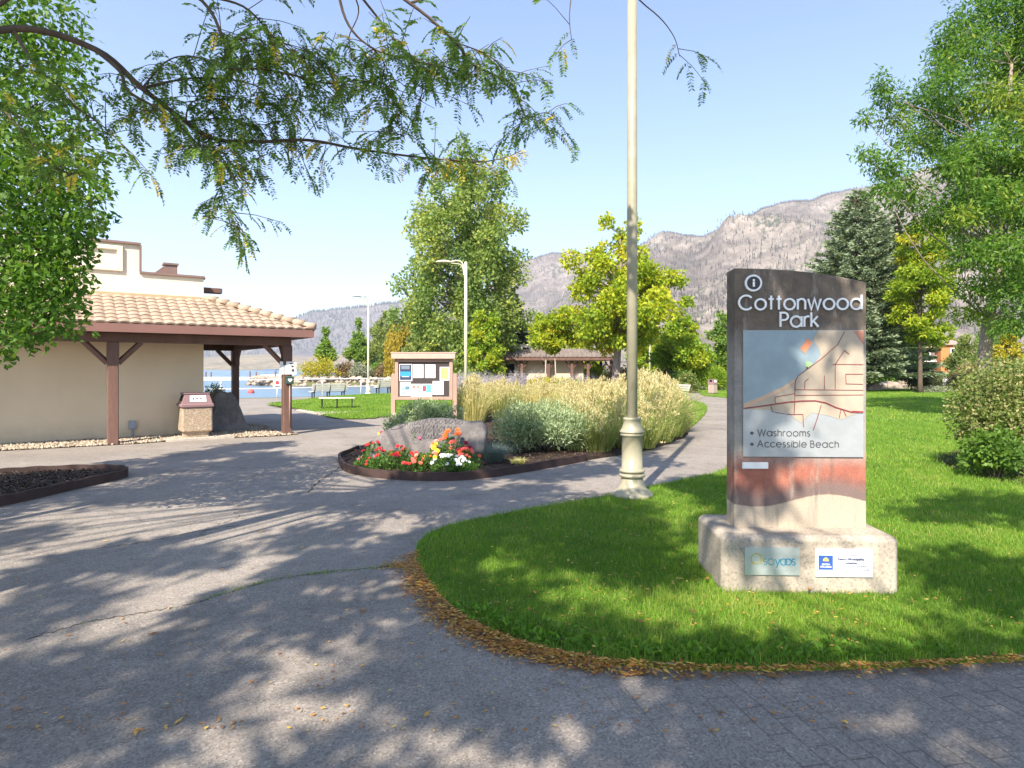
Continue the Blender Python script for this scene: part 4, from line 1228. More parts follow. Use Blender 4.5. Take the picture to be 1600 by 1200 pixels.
# ================================================================ SECOND PAVILION (far)
b2 = thing('picnic_pavilion', 'second washroom pavilion with grey tile roof and open porch behind the tall grasses', 'building', (4.2, 55.0, -.02), R(2))
MB().box((-2.0, 2.2, 1.4), (8.0, 3.6, 2.8)).build('wall', M['stucco'], b2)
MB().box((-2.6, 2.4, 3.35), (5.6, 3.2, 1.1)).build('parapet', M['stucco_white'], b2)
pw_ = MB()
for x in (-4.4, -3.0, -1.6): pw_.box((x, .79, 3.55), (.55, .03, .16))
pw_.build('vent_slot', M['dark'], b2)
r2 = MB()
tile_slope(r2, (-6.5, -.7, 2.75), (4.7, -.7, 2.75), (-6.5, .95, 3.5), (2.0, .95, 3.5), 7, .4)
tile_slope(r2, (4.7, -.7, 2.75), (4.7, 5.2, 2.75), (2.0, .95, 3.5), (2.0, 3.4, 3.5), 7, .4)
r2.add([(-6.5, -.7, 2.7), (4.7, -.7, 2.7), (2.0, .95, 3.46), (-6.5, .95, 3.46), (4.7, 5.2, 2.7), (2.0, 3.4, 3.46), (-6.5, 5.2, 2.7), (-6.5, 3.4, 3.46)], [(0, 1, 2, 3), (1, 4, 5, 2), (4, 6, 7, 5)])
r2.build('tile_roof', M['tile_grey'], b2)
MB().box((-.9, -.68, 2.6), (11.2, .06, .24)).box((4.68, 2.2, 2.6), (.06, 5.8, .236)).build('fascia', M['timber'], b2)
MB().box((-.9, 2.2, 2.5), (11.0, 5.6, .04)).build('soffit', M['timber'], b2)
for x, y in ((-5.4, -.3), (-3.4, -.3), (-1.1, -.3), (.9, -.3), (2.3, -.3), (4.3, -.3), (2.4, 4.8), (4.3, 4.8)):
    o = MB().box((x, y, 1.2), (.24, .24, 2.5)).build('post', M['timber'], b2)
    bb = MB()
    for d in (-1, 1): bb.tube([(x + d * .1, y, 1.8), (x + d * .55, y, 2.4)], .07, 4, smooth=False)
    bb.build('brace', M['timber'], o)
MB().box((-4.35, .385, 1.35), (.75, .03, 1.7)).build('door', M['dark'], b2)

# ================================================================ FAR HOUSE + BITS ON THE RIGHT
hs = thing('orange_house', 'orange two-storey house with white windows far beyond the lawn, left of the big tree trunk', 'house', (76.5, 113, 0), R(-12))
MB().box((0, 0, 2.9), (3.8, 6, 6.0)).build('wall', solid('orange_stucco', (.52, .20, .07), .85, .1), hs)
MB().box((-3.12, 1.0, 2.7), (2.4, 4, 5.6)).build('side_wing', solid('brown_stucco', (.20, .15, .12), .85), hs)
MB().box((4.62, .6, 2.7), (5.4, 5, 5.4)).build('side_wing', solid('grey_stucco', (.33, .25, .22), .85), hs)
rfm = MB()
for (cx, w, z, d, dy) in ((0, 4.6, 5.9, 7, 0), (5.0, 6.2, 5.4, 6, .6), (-3.7, 2.9, 5.5, 5, 1)):
    rfm.add([(cx-w/2, dy-d/2, z), (cx+w/2, dy-d/2, z), (cx+w/2, dy+d/2, z), (cx-w/2, dy+d/2, z), (cx-w*.2, dy, z+1.0), (cx+w*.2, dy, z+1.0)], [(0,1,5,4),(1,2,5),(2,3,4,5),(3,0,4),(3,2,1,0)])
rfm.build('roof', solid('roof_shingle', (.34, .25, .21), .85), hs)
for x, z in ((.3, 4.75), (.0, 2.0), (-3.5, 4.2), (-3.5, 1.6), (4.2, 1.9)):
    y = -3.03 if abs(x) < 1 else -1.93
    if x == -3.5: y = -1.03
    w = MB().box((x, y, z), (1.5, .08, 1.25)).build('window', M['white'], hs)
    MB().box((x - .35, y - .045, z), (.52, .03, .95)).box((x + .35, y - .045, z), (.52, .03, .95)).build('pane', M['dark'], w)
bal = MB().box((-3.4, -1.6, 3.1), (2.4, 1.2, .15))
for x in np.arange(-4.5, -2.2, .3): bal.box((x, -2.17, 3.6), (.06, .04, .9))
bal.box((-3.4, -2.17, 4.05), (2.4, .06, .06)); bal.build('balcony', M['white'], hs)
up_ = tag(MB().tube([(0, 0, 0), (0, 0, 2.4)], .045, 8).box((0, 0, 2.1), (.12, .08, .5)).build('marker_post', M['rail']), 'slim white marker post on the lawn edge between spruce and dark shrub', 'post')
up_.location = (36.9, 60, 0)
vn = thing('planter_wall', 'low white planter wall half hidden behind dark shrubs beyond the lawn', 'wall', (42.6, 62, 0), R(4))
MB().box((0, 0, .42), (1.6, .3, .84)).build('wall', M['white'], vn)
MB().box((0, 0, .88), (1.7, .4, .08), bev=.02).build('coping', M['rock_tan'], vn)
sw = thing('stone_wall', 'low pale stone garden wall behind the lawn under the spruce', 'wall', (38.0, 64.0, 0), R(-3))
mb = MB()
for k in range(2):
    for i in range(6): mb.box((-1.5 + i * .6 + (k % 2) * .2, 0, .16 + k * .26), (.57, .4, .24), bev=.04, rz=random.uniform(-.05, .05))
mb.build('stone_course', M['rock_tan'], sw)
# ================================================================ VEGETATION
# foliage materials (base colours; per-leaf tint picks along the stops)
FM = {
 'maple': foliage('maple_leaf', [(.035, .085, .012), (.055, .125, .016), (.085, .165, .022), (.15, .20, .03)], 0.43, gain=1.55),
 'locust': foliage('locust_leaf', [(0.035, 0.085, 0.014), (0.06, 0.13, 0.018), (0.1, 0.18, 0.026), (0.2, 0.22, 0.03)], 0.48, gain=1.65),
 'locust_near': foliage('locust_near_leaf', [(0.035, 0.066, 0.012), (0.055, 0.1, 0.016), (0.085, 0.13, 0.022), (0.32, 0.22, 0.03)], 0.36, gain=2.70),
 'cotton': foliage('cottonwood_leaf', [(0.06, 0.1, 0.025), (0.1, 0.145, 0.035), (0.155, 0.195, 0.05), (0.26, 0.25, 0.05)], 0.43, gain=1.95),
 'yellowgreen': foliage('yellow_green_leaf', [(0.085, 0.14, 0.012), (0.17, 0.225, 0.016), (0.27, 0.29, 0.02), (0.4, 0.33, 0.03)], 0.48, gain=1.75),
 'lime': foliage('lime_leaf', [(.07, .14, .014), (.14, .22, .02), (.22, .26, .02), (.30, .28, .03)], 0.48, gain=1.75),
 'spruce': foliage('spruce_needle', [(0.04, 0.06, 0.032), (0.065, 0.09, 0.052), (0.1, 0.13, 0.085), (0.15, 0.165, 0.1)], 0.18, gain=2.40),
 'dkconifer': foliage('dark_needle', [(.02, .035, .016), (.035, .055, .025), (.06, .08, .03)], 0.18, gain=1.35),
 'willow': foliage('willow_leaf', [(.22, .20, .03), (.36, .28, .035), (.48, .35, .045)], 0.48, gain=1.20),
 'poplar': foliage('poplar_leaf', [(.07, .10, .03), (.12, .155, .04), (.19, .20, .06)], 0.43, gain=1.90),
 'round': foliage('green_leaf', [(.05, .10, .018), (.09, .155, .024), (.16, .21, .03)], 0.43, gain=1.80),
 'shrubmix': foliage('autumn_shrub_leaf', [(0.055, 0.09, 0.02), (0.105, 0.155, 0.035), (0.18, 0.2, 0.06), (0.3, 0.25, 0.14)], 0.38, gain=1.50),
 'darkshrub': foliage('dark_shrub_leaf', [(.025, .035, .016), (.05, .055, .025), (.09, .075, .035)], 0.28, gain=1.35),
 'sage': foliage('sage_leaf', [(0.075, 0.105, 0.05), (0.13, 0.175, 0.09), (0.2, 0.245, 0.14), (0.25, 0.27, 0.15)], 0.28, gain=2.00),
 'goldshrub': foliage('gold_shrub_leaf', [(0.15, 0.17, 0.02), (0.3, 0.27, 0.02), (0.43, 0.31, 0.03)], 0.43, gain=1.50),
 'russet': foliage('russet_shrub_leaf', [(.10, .075, .04), (.17, .11, .06), (.22, .16, .07)], 0.33, gain=1.35),
 'greyshrub': foliage('grey_shrub_leaf', [(.13, .15, .10), (.20, .22, .15), (.27, .28, .2)], 0.28, gain=1.35),
 'fescue': foliage('fescue_blade', [(.10, .15, .135), (.16, .215, .20), (.22, .27, .25)], .15),
 'straw': foliage('straw_blade', [(0.16, 0.2, 0.05), (0.32, 0.32, 0.11), (0.5, 0.44, 0.2), (0.6, 0.53, 0.3)], .35, gain=1.30),
 'straw_green': foliage('green_straw_blade', [(0.1, 0.17, 0.03), (0.19, 0.25, 0.06), (0.33, 0.33, 0.13), (0.48, 0.43, 0.22)], .35, gain=1.20),
 'plume': foliage('straw_plume', [(0.38, 0.35, 0.15), (0.54, 0.46, 0.24), (0.66, 0.57, 0.34)], .3, gain=1.05),
 'lavender': foliage('lavender_spray', [(.20, .20, .16), (.33, .29, .33), (.42, .36, .42)], .25, gain=1.20),
 'lawnblade': foliage('lawn_blade', [(0.052, 0.115, 0.011), (0.086, 0.175, 0.018), (0.132, 0.225, 0.025), (0.22, 0.235, 0.06)], 0.43, gain=1.70),
 'dead': foliage('fallen_leaf', [(.16, .06, .02), (.32, .13, .03), (.46, .22, .05), (.55, .40, .08), (.30, .20, .09)], .15, gain=1.25),
 'flowerleaf': foliage('bedding_leaf', [(.04, .09, .02), (.07, .14, .025), (.11, .19, .035)], 0.38, gain=1.35),
}

def blob_points(blobs, n, rng, shell=2.4, flat=1.0):
    """n points spread through ellipsoid clumps [(centre, (rx,ry,rz), weight)]; returns P, outward dir, clump id"""
    w = np.array([b[1][0] * b[1][1] * b[1][2] for b in blobs]) ** .72
    w = w / w.sum()
    ids = rng.choice(len(blobs), n, p=w)
    c = np.array([b[0] for b in blobs])[ids]; r = np.array([b[1] for b in blobs])[ids]
    d = unit(rng.normal(size=(n, 3)))
    rad = rng.uniform(0, 1, n) ** (1 / shell)
    # lumpy surface
    lump = 1 + .22 * np.sin(d[:, 0] * 5 + ids * 1.3) * np.sin(d[:, 1] * 5 + ids) + .15 * np.sin(d[:, 2] * 7 + ids * 2.1)
    return c + d * r * (rad * lump)[:, None], d, ids

def crown_mesh(name, blobs, n, L, W, rng, tint=(.45, .22), droop=.3, shell=2.4, alt=.0, twig=0):
    p, d, ids = blob_points(blobs, n, rng, shell)
    ax = unit(d * .7 + rng.normal(0, .75, (n, 3)) + np.array([0, 0, -droop]))
    boff = rng.normal(0, .13, len(blobs))[ids]
    t = np.clip(rng.normal(tint[0], tint[1], n) + boff, 0, .92)
    if alt > 0:
        ab = rng.uniform(size=len(blobs)) < alt
        k = ab[ids] & (rng.uniform(size=n) < .6)
        t[k] = np.clip(rng.normal(.88, .08, k.sum()), 0, 1)
    V, Fc = leaf_cards(p, ax, rng.uniform(.7, 1.3, n) * L, rng.uniform(.7, 1.3, n) * W, rng, .12)
    return np_mesh(name, V, Fc, t)

def crown_blobs(rng, n, zlo, zhi, prof, r0=(.22, .4), zsq=.85, core=True):
    """prof(t) -> crown radius at relative height t; clumps hug the profile, some in the core"""
    out = []
    for i in range(n):
        t = (i + rng.uniform(0, 1)) / n
        z = zlo + (zhi - zlo) * t
        Rr = prof(t)
        a = i * 2.399963 + rng.uniform(-.5, .5)
        br = max(.18, Rr * rng.uniform(*r0))
        rr = max(0, Rr * rng.uniform(.85, 1.08) - br) * (1 if (not core or rng.uniform() < .75) else rng.uniform(0, .6))
        out.append(((rr * math.cos(a), rr * math.sin(a), z), (br, br, br * zsq * rng.uniform(.8, 1.15))))
    return out

def skeleton(blobs, trunk_pts, r0, rng, every=1, lr=.28, minz=-9):
    """trunk + a curved limb to (most of) the clumps"""
    mb = MB()
    tp = smooth_poly(trunk_pts, 4)
    n = len(tp)
    zs = [p[2] for p in tp]
    mb.tube(tp, [r0 * (1.25 if i == 0 else 1) * (1 - .8 * (i / (n - 1)) ** 1.1) for i in range(n)], 9)
    for i, (c, r) in enumerate(blobs):
        if i % every or c[2] < minz: continue
        c = Vector(c)
        zt = min(max(zs), max(zs[0] + (zs[-1] - zs[0]) * .28, c.z - (abs(c.x) + abs(c.y)) * rng.uniform(.55, .9)))
        k = min(range(n), key=lambda q: abs(zs[q] - zt))
        a = Vector(tp[k]); d = c - a
        if d.length < .2 or d.z < -.12 * d.length: continue
        m = a + d * .5 + Vector((rng.normal(0, .06), rng.normal(0, .06), -.06 + rng.normal(0, .04))) * d.length
        rr = min(r0 * .5 * (1 - .6 * k / n), max(.012, r0 * lr * (d.length / 4) ** .5))
        mb.tube(smooth_poly([a, m, c], 3), [rr * f for f in np.linspace(1, .25, 7)], 5, caps=False)
    return mb

def tree(name, label, loc, blobs, n, L, W, fol, trunk_pts, r0, seed, bark='bark', group='park trees', cat='tree', **kw):
    rng = np.random.default_rng(seed)
    t = thing(name, label, cat, loc, 0, group)
    every = kw.pop('every', 1); lr = kw.pop('lr', .28); minz = kw.pop('minz', -9)
    skeleton(blobs, trunk_pts, r0, rng, every, lr, minz).build('trunk', M[bark], t)
    link('crown', crown_mesh('crown', blobs, n, L, W, rng, **kw), FM[fol], t)
    return t

# ---- 1. big cottonwood -------------------------------------------------------------
rg = np.random.default_rng(11)
Yc = 55.0
def X(pxv, Y): return (pxv - 800) / F * Y
def Zt(pyv, Y): return H - (pyv - HZ) / F * Y
def prof_cw(t): return 5.5 * (min(1, (t + .3) * 2.2)) * (1 - max(0, t - .66) / .42) ** .72
bl = [((c[0], c[1] * .8, c[2]), r) for c, r in crown_blobs(rg, 96, 1.4, 19.6, prof_cw, (.17, .30), 1.3)]
bl += [((-.2, 0, 20.6), (.8, .8, 1.6)), ((3.2, .3, 19.6), (.55, .55, 1.7)), ((3.0, 0, 17.6), (.9, .9, 1.5)), ((1.3, .2, 19.4), (.8, .8, 1.3)), ((-1.3, -.3, 19.0), (.9, .9, 1.5)), ((4.6, 0, 14.6), (.9, .9, 1.2)), ((-5.6, 0, 9.0), (1.0, 1, 1.0)), ((-5.9, .2, 6.2), (1, 1, 1)), ((5.6, 0, 6.0), (.9, .9, 1.1))]
tree('cottonwood_tree', 'very tall grey-green cottonwood tree, tallest of all, behind the notice board', (X(727, Yc), Yc, -.05), bl, 50000, .27, .21, 'cotton',
     [(0, 0, 0), (.1, 0, 4), (-.2, .1, 9), (.1, 0, 15), (0, 0, 20)], .42, 3, 'bark_grey', tint=(.42, .2), droop=.15, alt=.05)

# ---- 2. yellow-green maple in the middle ------------------------------------------
Yg = 46.0
rg = np.random.default_rng(21)
def prof_y(t): return 4.4 * (min(1, t * 2.6 + .45)) * (1 - max(0, t - .35) / .66) ** .62
bl = crown_blobs(rg, 60, 3.2, 11.9, prof_y, (.2, .34), .8)
bl += [((-.9, 0, 12.4), (.6, .6, .6)), ((1.0, 0, 12.0), (.7, .7, .7)), ((3.6, 0, 8.4), (1.1, .9, .6)), ((4.3, 0, 8.0), (.7, .7, .45)), ((-3.4, 0, 9.6), (.8, .8, .7)), ((-4.0, 0, 5.6), (1.0, 1, .7))]
tree('maple_tree', 'tall yellow-green maple tree directly behind the foreground lamp post', (X(968, Yg), Yg, -.05), bl, 24000, .26, .20, 'yellowgreen',
     [(-.3, 0, 0), (-.2, 0, 2.2), (0, 0, 5), (.1, 0, 9), (0, 0, 12)], .34, 5, 'bark_grey', tint=(.46, .22), alt=.12)
# ---- 3. lime tree to its right
rg = np.random.default_rng(31); Y3 = 52.0
bl = crown_blobs(rg, 44, 1.2, 6.6, lambda t: 2.7 * (min(1, t * 2 + .6)) * (1 - max(0, t - .3) / .72) ** .7, (.26, .4), .8) + [((.5, 0, 7.3), (.5, .5, .55))]
tree('maple_tree', 'smaller bright lime-green tree between the foreground lamp post and the park sign', (X(1064, Y3), Y3, -.05), bl, 15000, .24, .19, 'lime', [(0, 0, 0), (0, 0, 3), (.1, 0, 6.8)], .17, 6, tint=(.45, .22))
# ---- 4. small multi-stem tree in front of the far pavilion
rg = np.random.default_rng(41); Y4 = 47.0
bl = crown_blobs(rg, 26, 3.1, 5.6, lambda t: 1.9 * (1 - abs(t - .5) * .7), (.28, .42), .75)
t4 = tree('young_tree', 'slender tree with two pale stems in front of the far pavilion roof', (X(862, Y4), Y4, -.05), bl, 6500, .21, .15, 'yellowgreen', [(-.3, 0, 0), (-.45, 0, 1.5), (-.3, 0, 4.6)], .085, 7, 'bark_pale', tint=(.3, .24), alt=.1)
mb = MB(); mb.tube(smooth_poly([(.25, 0, 0), (.3, .1, 1.6), (.1, .1, 4.4)], 4), [.08 * f for f in np.linspace(1, .3, 9)], 7); mb.build('trunk', M['bark_pale'], t4)
# ---- yellow-green tree left of pavilion (under the cottonwood)
rg = np.random.default_rng(51); Y5 = 50.0
bl = crown_blobs(rg, 30, .6, 6.2, lambda t: 1.7 * (1 - max(0, t - .5) * .9), (.26, .42), .85)
tree('young_tree', 'leafy yellow-green tree just right of the second lamp post', (X(757, Y5), Y5, -.05), bl, 9500, .22, .17, 'lime', [(0, 0, 0), (0, 0, 3), (0, 0, 6)], .13, 8, tint=(.45, .28), alt=.2)
# ---- tree right of lime tree, hidden partly by the sign
rg = np.random.default_rng(61)
bl = crown_blobs(rg, 26, .8, 6.6, lambda t: 2.2 * (1 - max(0, t - .3) * .75), (.26, .42), .9)
tree('young_tree', 'dull green tree at the left edge of the park sign', (X(1132, 56), 56, -.05), bl, 7000, .24, .18, 'round', [(0, 0, 0), (0, 0, 3), (0, 0, 6)], .13, 9, tint=(.4, .3))
tree('columnar_tree', 'narrow columnar dark tree rising just left of the park sign', (X(1129, 75), 75, -.05), crown_blobs(rg, 16, .8, 8.2, lambda t: .8 * (1.05 - t * .6), (.5, .8), 1.4), 2500, .28, .18, 'round', [(0, 0, 0), (0, 0, 8)], .12, 91, tint=(.25, .2))

# ---- conifers ---------------------------------------------------------------------
def conifer(name, label, loc, h, rad, n_lev, fol, seed, needle=.16, z0=.3, tint=(.45, .22), dens=1.0, brown=False, pw=.82):
    rng = np.random.default_rng(seed)
    t = thing(name, label, 'tree', loc, 0, 'conifers')
    mb = MB(); mb.tube([(0, 0, 0), (0, 0, h * .5), (0, 0, h * .98)], [h * .022, h * .014, .02], 8)
    Pp = []; Ax = []; Tt = []
    for l in range(n_lev):
        f = l / (n_lev - 1)
        z = z0 + (h - z0) * f ** .9
        Rl = rad * (1 - f) ** pw * rng.uniform(.9, 1.05) + .12
        nb = max(5, int(12 * (1 - f) + 5))
        for b in range(nb):
            a = 2 * math.pi * (b + rng.uniform(-.25, .25)) / nb + l * 1.1
            Lb = Rl * rng.uniform(.72, 1.12)
            rise = .05 + .35 * f
            d = np.array([math.cos(a), math.sin(a)])
            pts = []
            for s in np.linspace(0, 1, 5):
                pts.append((d[0] * Lb * s, d[1] * Lb * s, z + Lb * (rise * s - .28 * s * (1 - .55 * s))))
            mb.tube(pts, [.03 * (1 - .8 * s) * (Lb / 2 + .4) for s in np.linspace(0, 1, 5)], 4, caps=False)
            m = int(dens * 60 * Lb) + 10
            s = rng.uniform(.12, 1, m) ** .7
            side = rng.normal(0, .22, m) * Lb * (1.05 - s) * .9
            q = np.stack([d[0] * Lb * s - d[1] * side, d[1] * Lb * s + d[0] * side, z + Lb * (rise * s - .28 * s * (1 - .55 * s)) - np.abs(side) * .25 + rng.normal(0, .035, m)], 1)
            ax = unit(np.stack([d[0] - d[1] * np.sign(side) * .8, d[1] + d[0] * np.sign(side) * .8, np.full(m, .12)], 1) + rng.normal(0, .35, (m, 3)) + np.array([0, 0, -.1]))
            Pp.append(q); Ax.append(ax)
            tt = np.clip(rng.normal(tint[0], tint[1], m) + (s - .6) * .5, 0, 1)
            Tt.append(tt)
    Pp = np.concatenate(Pp); Ax = np.concatenate(Ax); Tt = np.concatenate(Tt); n = len(Pp)
    V, Fc = leaf_cards(Pp, Ax, rng.uniform(.7, 1.4, n) * needle * 1.7, rng.uniform(.7, 1.2, n) * needle * .62, rng, .1)
    mb.build('trunk', M['bark'], t)
    link('crown', np_mesh('crown', V, Fc, Tt), FM[fol], t)
    if brown:
        k = 240; f = rng.uniform(.82, .97, k); an = rng.uniform(0, 6.28, k); rr = rad * (1 - f) ** .82 * rng.uniform(.4, 1.0, k)
        q = np.stack([rr * np.cos(an), rr * np.sin(an), h * f], 1)
        V, Fc = leaf_cards(q, unit(rng.normal(0, .3, (k, 3)) + np.array([0, 0, -1])), .26, .13, rng, .1)
        link('cones', np_mesh('cones', V, Fc, rng.uniform(0, 1, k)), foliage('spruce_cone', [(.20, .10, .05), (.33, .18, .09)], .1), t)['kind'] = 'stuff'
    return t
conifer('spruce_tree', 'blue-green spruce with brown cones near its top, right behind the park sign', (X(1340, 50), 50, -.05), 15.6, 5.1, 36, 'spruce', 13, .20, 1.9, (.5, .25), 1.0, brown=True, pw=.62)
conifer('fir_tree', 'dark conifer between the cottonwood and the far pavilion', (X(803, 66), 66, -.05), 9.3, 2.6, 22, 'dkconifer', 14, .22, .3)
conifer('fir_tree', 'dim green conifer behind the spruce, to its right', (X(1403, 68), 68, -.05), 18.0, 3.6, 26, 'dkconifer', 15, .28, .5, (.7, .2))

# ---- big honey locust on the right -------------------------------------------------
YL_ = 21.5
rg = np.random.default_rng(71)
loc = (X(1534, YL_), YL_, -.05)
def bp_(pxv, pyv, dy=0.0, r=(1, 1, .6)):
    q = P(pxv, pyv, YL_ + dy); return ((q[0] - loc[0], q[1] - loc[1], q[2] - loc[2]), r)
bl = []
for (a, b, dy, rx, rz) in [(1355, 185, -.5, .40, .28), (1372, 130, -.3, .42, .5), (1392, 160, 0, .6, .42), (1398, 190, .5, .7, .4), (1352, 248, -1.0, .5, .28), (1375, 255, -.6, .7, .4), (1400, 270, -.2, .8, .45), (1375, 300, -1, .65, .4),
    (1420, 300, 0, 1.0, .5), (1432, 225, .4, .95, .5), (1440, 160, .8, .9, .5), (1480, 110, 0, .95, .55), (1470, 80, 1, .8, .5), (1520, 75, 0, 1.2, .7), (1570, 90, .5, 1.2, .7), (1620, 80, 0, 1.4, .9), (1540, 20, .6, 1.4, .8), (1610, 10, 0, 1.5, 1.0), (1490, 40, .4, .8, .5),
    (1500, 165, .3, 1.1, .6), (1560, 160, -.5, 1.2, .65), (1610, 170, .2, 1.4, .8), (1490, 240, -.6, 1.1, .55), (1545, 235, -1.1, 1.2, .6), (1605, 250, -.7, 1.3, .7), (1455, 335, .6, 1.0, .5), (1500, 320, -1.4, 1.2, .55), (1560, 320, -1.6, 1.3, .6), (1620, 330, -1, 1.4, .7),
    (1520, 395, -1.5, 1.2, .5), (1580, 400, -2.0, 1.3, .6), (1640, 420, -1.2, 1.4, .7), (1530, 455, -.8, 1.0, .42), (1590, 465, -1.8, 1.2, .5), (1640, 480, -1, 1.2, .6), (1505, 495, -.2, .8, .32), (1590, 515, -1.5, .9, .32), (1640, 520, -1, 1, .35),
    (1700, 120, 0, 1.8, 1.2), (1720, 260, -1, 1.8, 1.2), (1720, 400, -1, 1.8, 1.0), (1680, 0, 0, 1.8, 1.2), (1480, 200, 3.0, 1.5, .9), (1560, 260, 3.5, 1.8, 1.0), (1640, 300, 3.2, 1.8, 1.0), (1580, 130, 3.0, 1.6, 1.0), (1520, 370, 3.0, 1.4, .7), (1600, 420, 3.2, 1.5, .7)]:
    bl.append(bp_(a + rg.uniform(-8, 8), b + rg.uniform(-8, 8), dy, (rx * .86, rx * .92, rz * 1.2)))
for i in range(40):
    r = rg.uniform(.4, .8); bl.append(bp_(rg.uniform(1460, 1700), rg.uniform(60, 440), rg.uniform(-2.2, 2.5), (r, r, r * rg.uniform(.6, 1.0))))
lt = tree('honey_locust_tree', 'large feathery honey locust tree filling the right edge above the clipped shrub', loc, bl, 84000, .17, .055, 'locust',
     [(0, 0, 0), (.05, 0, 1.4), (.22, 0, 3.4), (.5, -.1, 5.2), (.7, 0, 8), (1.0, 0, 12)], .25, 17, 'bark_grey', tint=(.42, .24), droop=.55, alt=.05, shell=1.9, lr=.11)

# sunburst locust (golden) behind, between spruce and the big locust
rg = np.random.default_rng(81); Yb_ = 45.0
bl = crown_blobs(rg, 46, 3.7, 12.2, lambda t: 2.5 * (1 - abs(t - .45) * .75), (.26, .42), .6)
tree('young_tree', 'golden-tipped feathery tree between the spruce and the big locust trunk', (X(1438, Yb_), Yb_, -.05), bl, 17000, .27, .12, 'yellowgreen', [(0, 0, 0), (0, 0, 5), (.2, 0, 13)], .17, 18, tint=(.28, .22), droop=.5, alt=.3)
# background trees to the right edge
for i, (pxv, Y, h, w, fo, lab, tn) in enumerate([
    (1505, 78, 6.5, 4.6, 'poplar', 'hazy olive tree right of the orange house', .3), (1575, 62, 5.8, 3.4, 'goldshrub', 'yellow tree behind the large clipped shrub', .5),
    (1640, 60, 7.5, 4.5, 'lime', 'leafy green tree at the right edge behind the shrub', .35), (1422, 84, 7, 5, 'round', 'green tree hiding the left of the orange house', .35),
    (1385, 62, 4.4, 3.5, 'round', 'low green tree below the spruce on its right', .3), (1480, 130, 10.5, 5, 'yellowgreen', 'yellow-green tree peeking over the orange house roof', .45),
    (1545, 120, 11, 7, 'poplar', 'pale far tree behind the big locust trunk', .4), (1260, 95, 7, 6, 'round', 'far green tree hidden behind the park sign', .4), (1190, 90, 7, 6, 'lime', 'far lime tree hidden behind the park sign', .4), (1560, 100, 12, 8, 'round', 'dark far tree right of the locust trunk', .2),
    (1010, 64, 7.0, 5.0, 'lime', 'pale lime tree behind the tall maple', .35), (905, 70, 7.2, 5, 'yellowgreen', 'yellow tree behind the far pavilion roof', .5), (850, 74, 6.2, 4.6, 'round', 'green tree left of the yellow one behind the far pavilion', .35), (700, 70, 6.5, 5.5, 'round', 'green tree at the foot of the cottonwood', .3), (655, 72, 7.5, 4.6, 'poplar', 'grey-green tree at the left foot of the cottonwood', .4)]):
    rg = np.random.default_rng(200 + i)
    bl = crown_blobs(rg, 24, h * .12, h * .88, lambda t: w * .5 * (1 - abs(t - .4) * .8), (.28, .45), .85)
    tree('park_tree', lab, (X(pxv, Y), Y, -.1), bl, 6500, .1 + h * .022, .08 + h * .015, fo, [(0, 0, 0), (0, 0, h * .4), (0, 0, h * .85)], .04 * h ** .8, 300 + i, tint=(tn, .25))
# ---- spit: round trees, willow, poplar mass, shrubs
for pxv, Y, top, w, lab, sd in ((509, 94, 515, 40, 'small round-headed tree on the rocky spit, left of the pair', 1), (560, 96, 500, 44, 'taller pointed tree on the rocky spit, right of the pair', 2)):
    rg = np.random.default_rng(400 + sd); h = Zt(top, Y); w = w * Y / F
    bl = crown_blobs(rg, 22, h * .3, h * .86, lambda t: w * .5 * (min(1, t * 2 + .65)) * (1 - max(0, t - .25) / .8) ** .8, (.3, .45), .9) + [((0, 0, h * .93), (.5, .5, h * .07))]
    tree('round_tree', lab, (X(pxv, Y), Y, .3), bl, 5200, .32, .25, 'round', [(0, 0, 0), (0, 0, h * .4), (0, 0, h * .85)], .16, 410 + sd, tint=(.6, .25))
def weeping(name, label, loc, h, w, n, fol, seed):
    rng = np.random.default_rng(seed); t = thing(name, label, 'tree', loc, 0, 'park trees')
    mb = MB(); mb.tube([(0, 0, 0), (.2, 0, h * .5), (0, 0, h * .9)], [.25, .18, .05], 8)
    Pp = []; 
    for i in range(150):
        a = rng.uniform(0, 6.28); rr = w * .5 * rng.uniform(.15, 1) ** .6; zt = h * (1 - .5 * (rr / (w * .5)) ** 2.2) * rng.uniform(.85, 1)
        zb = max(.3, zt - h * rng.uniform(.25, .75)); m = int(n / 150)
        zz = rng.uniform(zb, zt, m); Pp.append(np.stack([rr * math.cos(a) + rng.normal(0, .12, m), rr * math.sin(a) + rng.normal(0, .12, m), zz], 1))
        if i % 6 == 0: mb.tube(smooth_poly([(0, 0, h * .55), (rr * .6 * math.cos(a), rr * .6 * math.sin(a), zt), (rr * math.cos(a), rr * math.sin(a), zt * .9)], 3), .03, 4)
    Pp = np.concatenate(Pp); k = len(Pp)
    V, Fc = leaf_cards(Pp, unit(rng.normal(0, .3, (k, 3)) + np.array([0, 0, -1])), .42, .12, rng, .1)
    mb.build('trunk', M['bark'], t); link('crown', np_mesh('crown', V, Fc, np.clip(rng.normal(.5, .25, k), 0, 1)), FM[fol], t)
weeping('willow_tree', 'yellow weeping willow above the left end of the notice board', (X(627, 84), 84, .1), Zt(492, 84), 4.8, 9000, 'willow', 430)
for i, (pxv, Y, top, w) in enumerate(((606, 100, 478, 60), (640, 104, 462, 56), (590, 108, 500, 50))):
    rg = np.random.default_rng(440 + i); h = Zt(top, Y); w = w * Y / F
    bl = crown_blobs(rg, 30, h * .1, h * .92, lambda t: w * .5 * (1 - max(0, t - .4) * .9), (.26, .4), 1.1)
    tree('poplar_tree', ['grey-green poplar directly behind the lakeside lamp post', 'tallest grey-green poplar at the left flank of the cottonwood', 'dull green poplar at the left of the poplar clump'][i], (X(pxv, Y), Y, .1), bl, 7500, .36, .26, 'poplar', [(0, 0, 0), (0, 0, h * .5), (0, 0, h * .9)], .2, 450 + i, tint=(.45, .25))

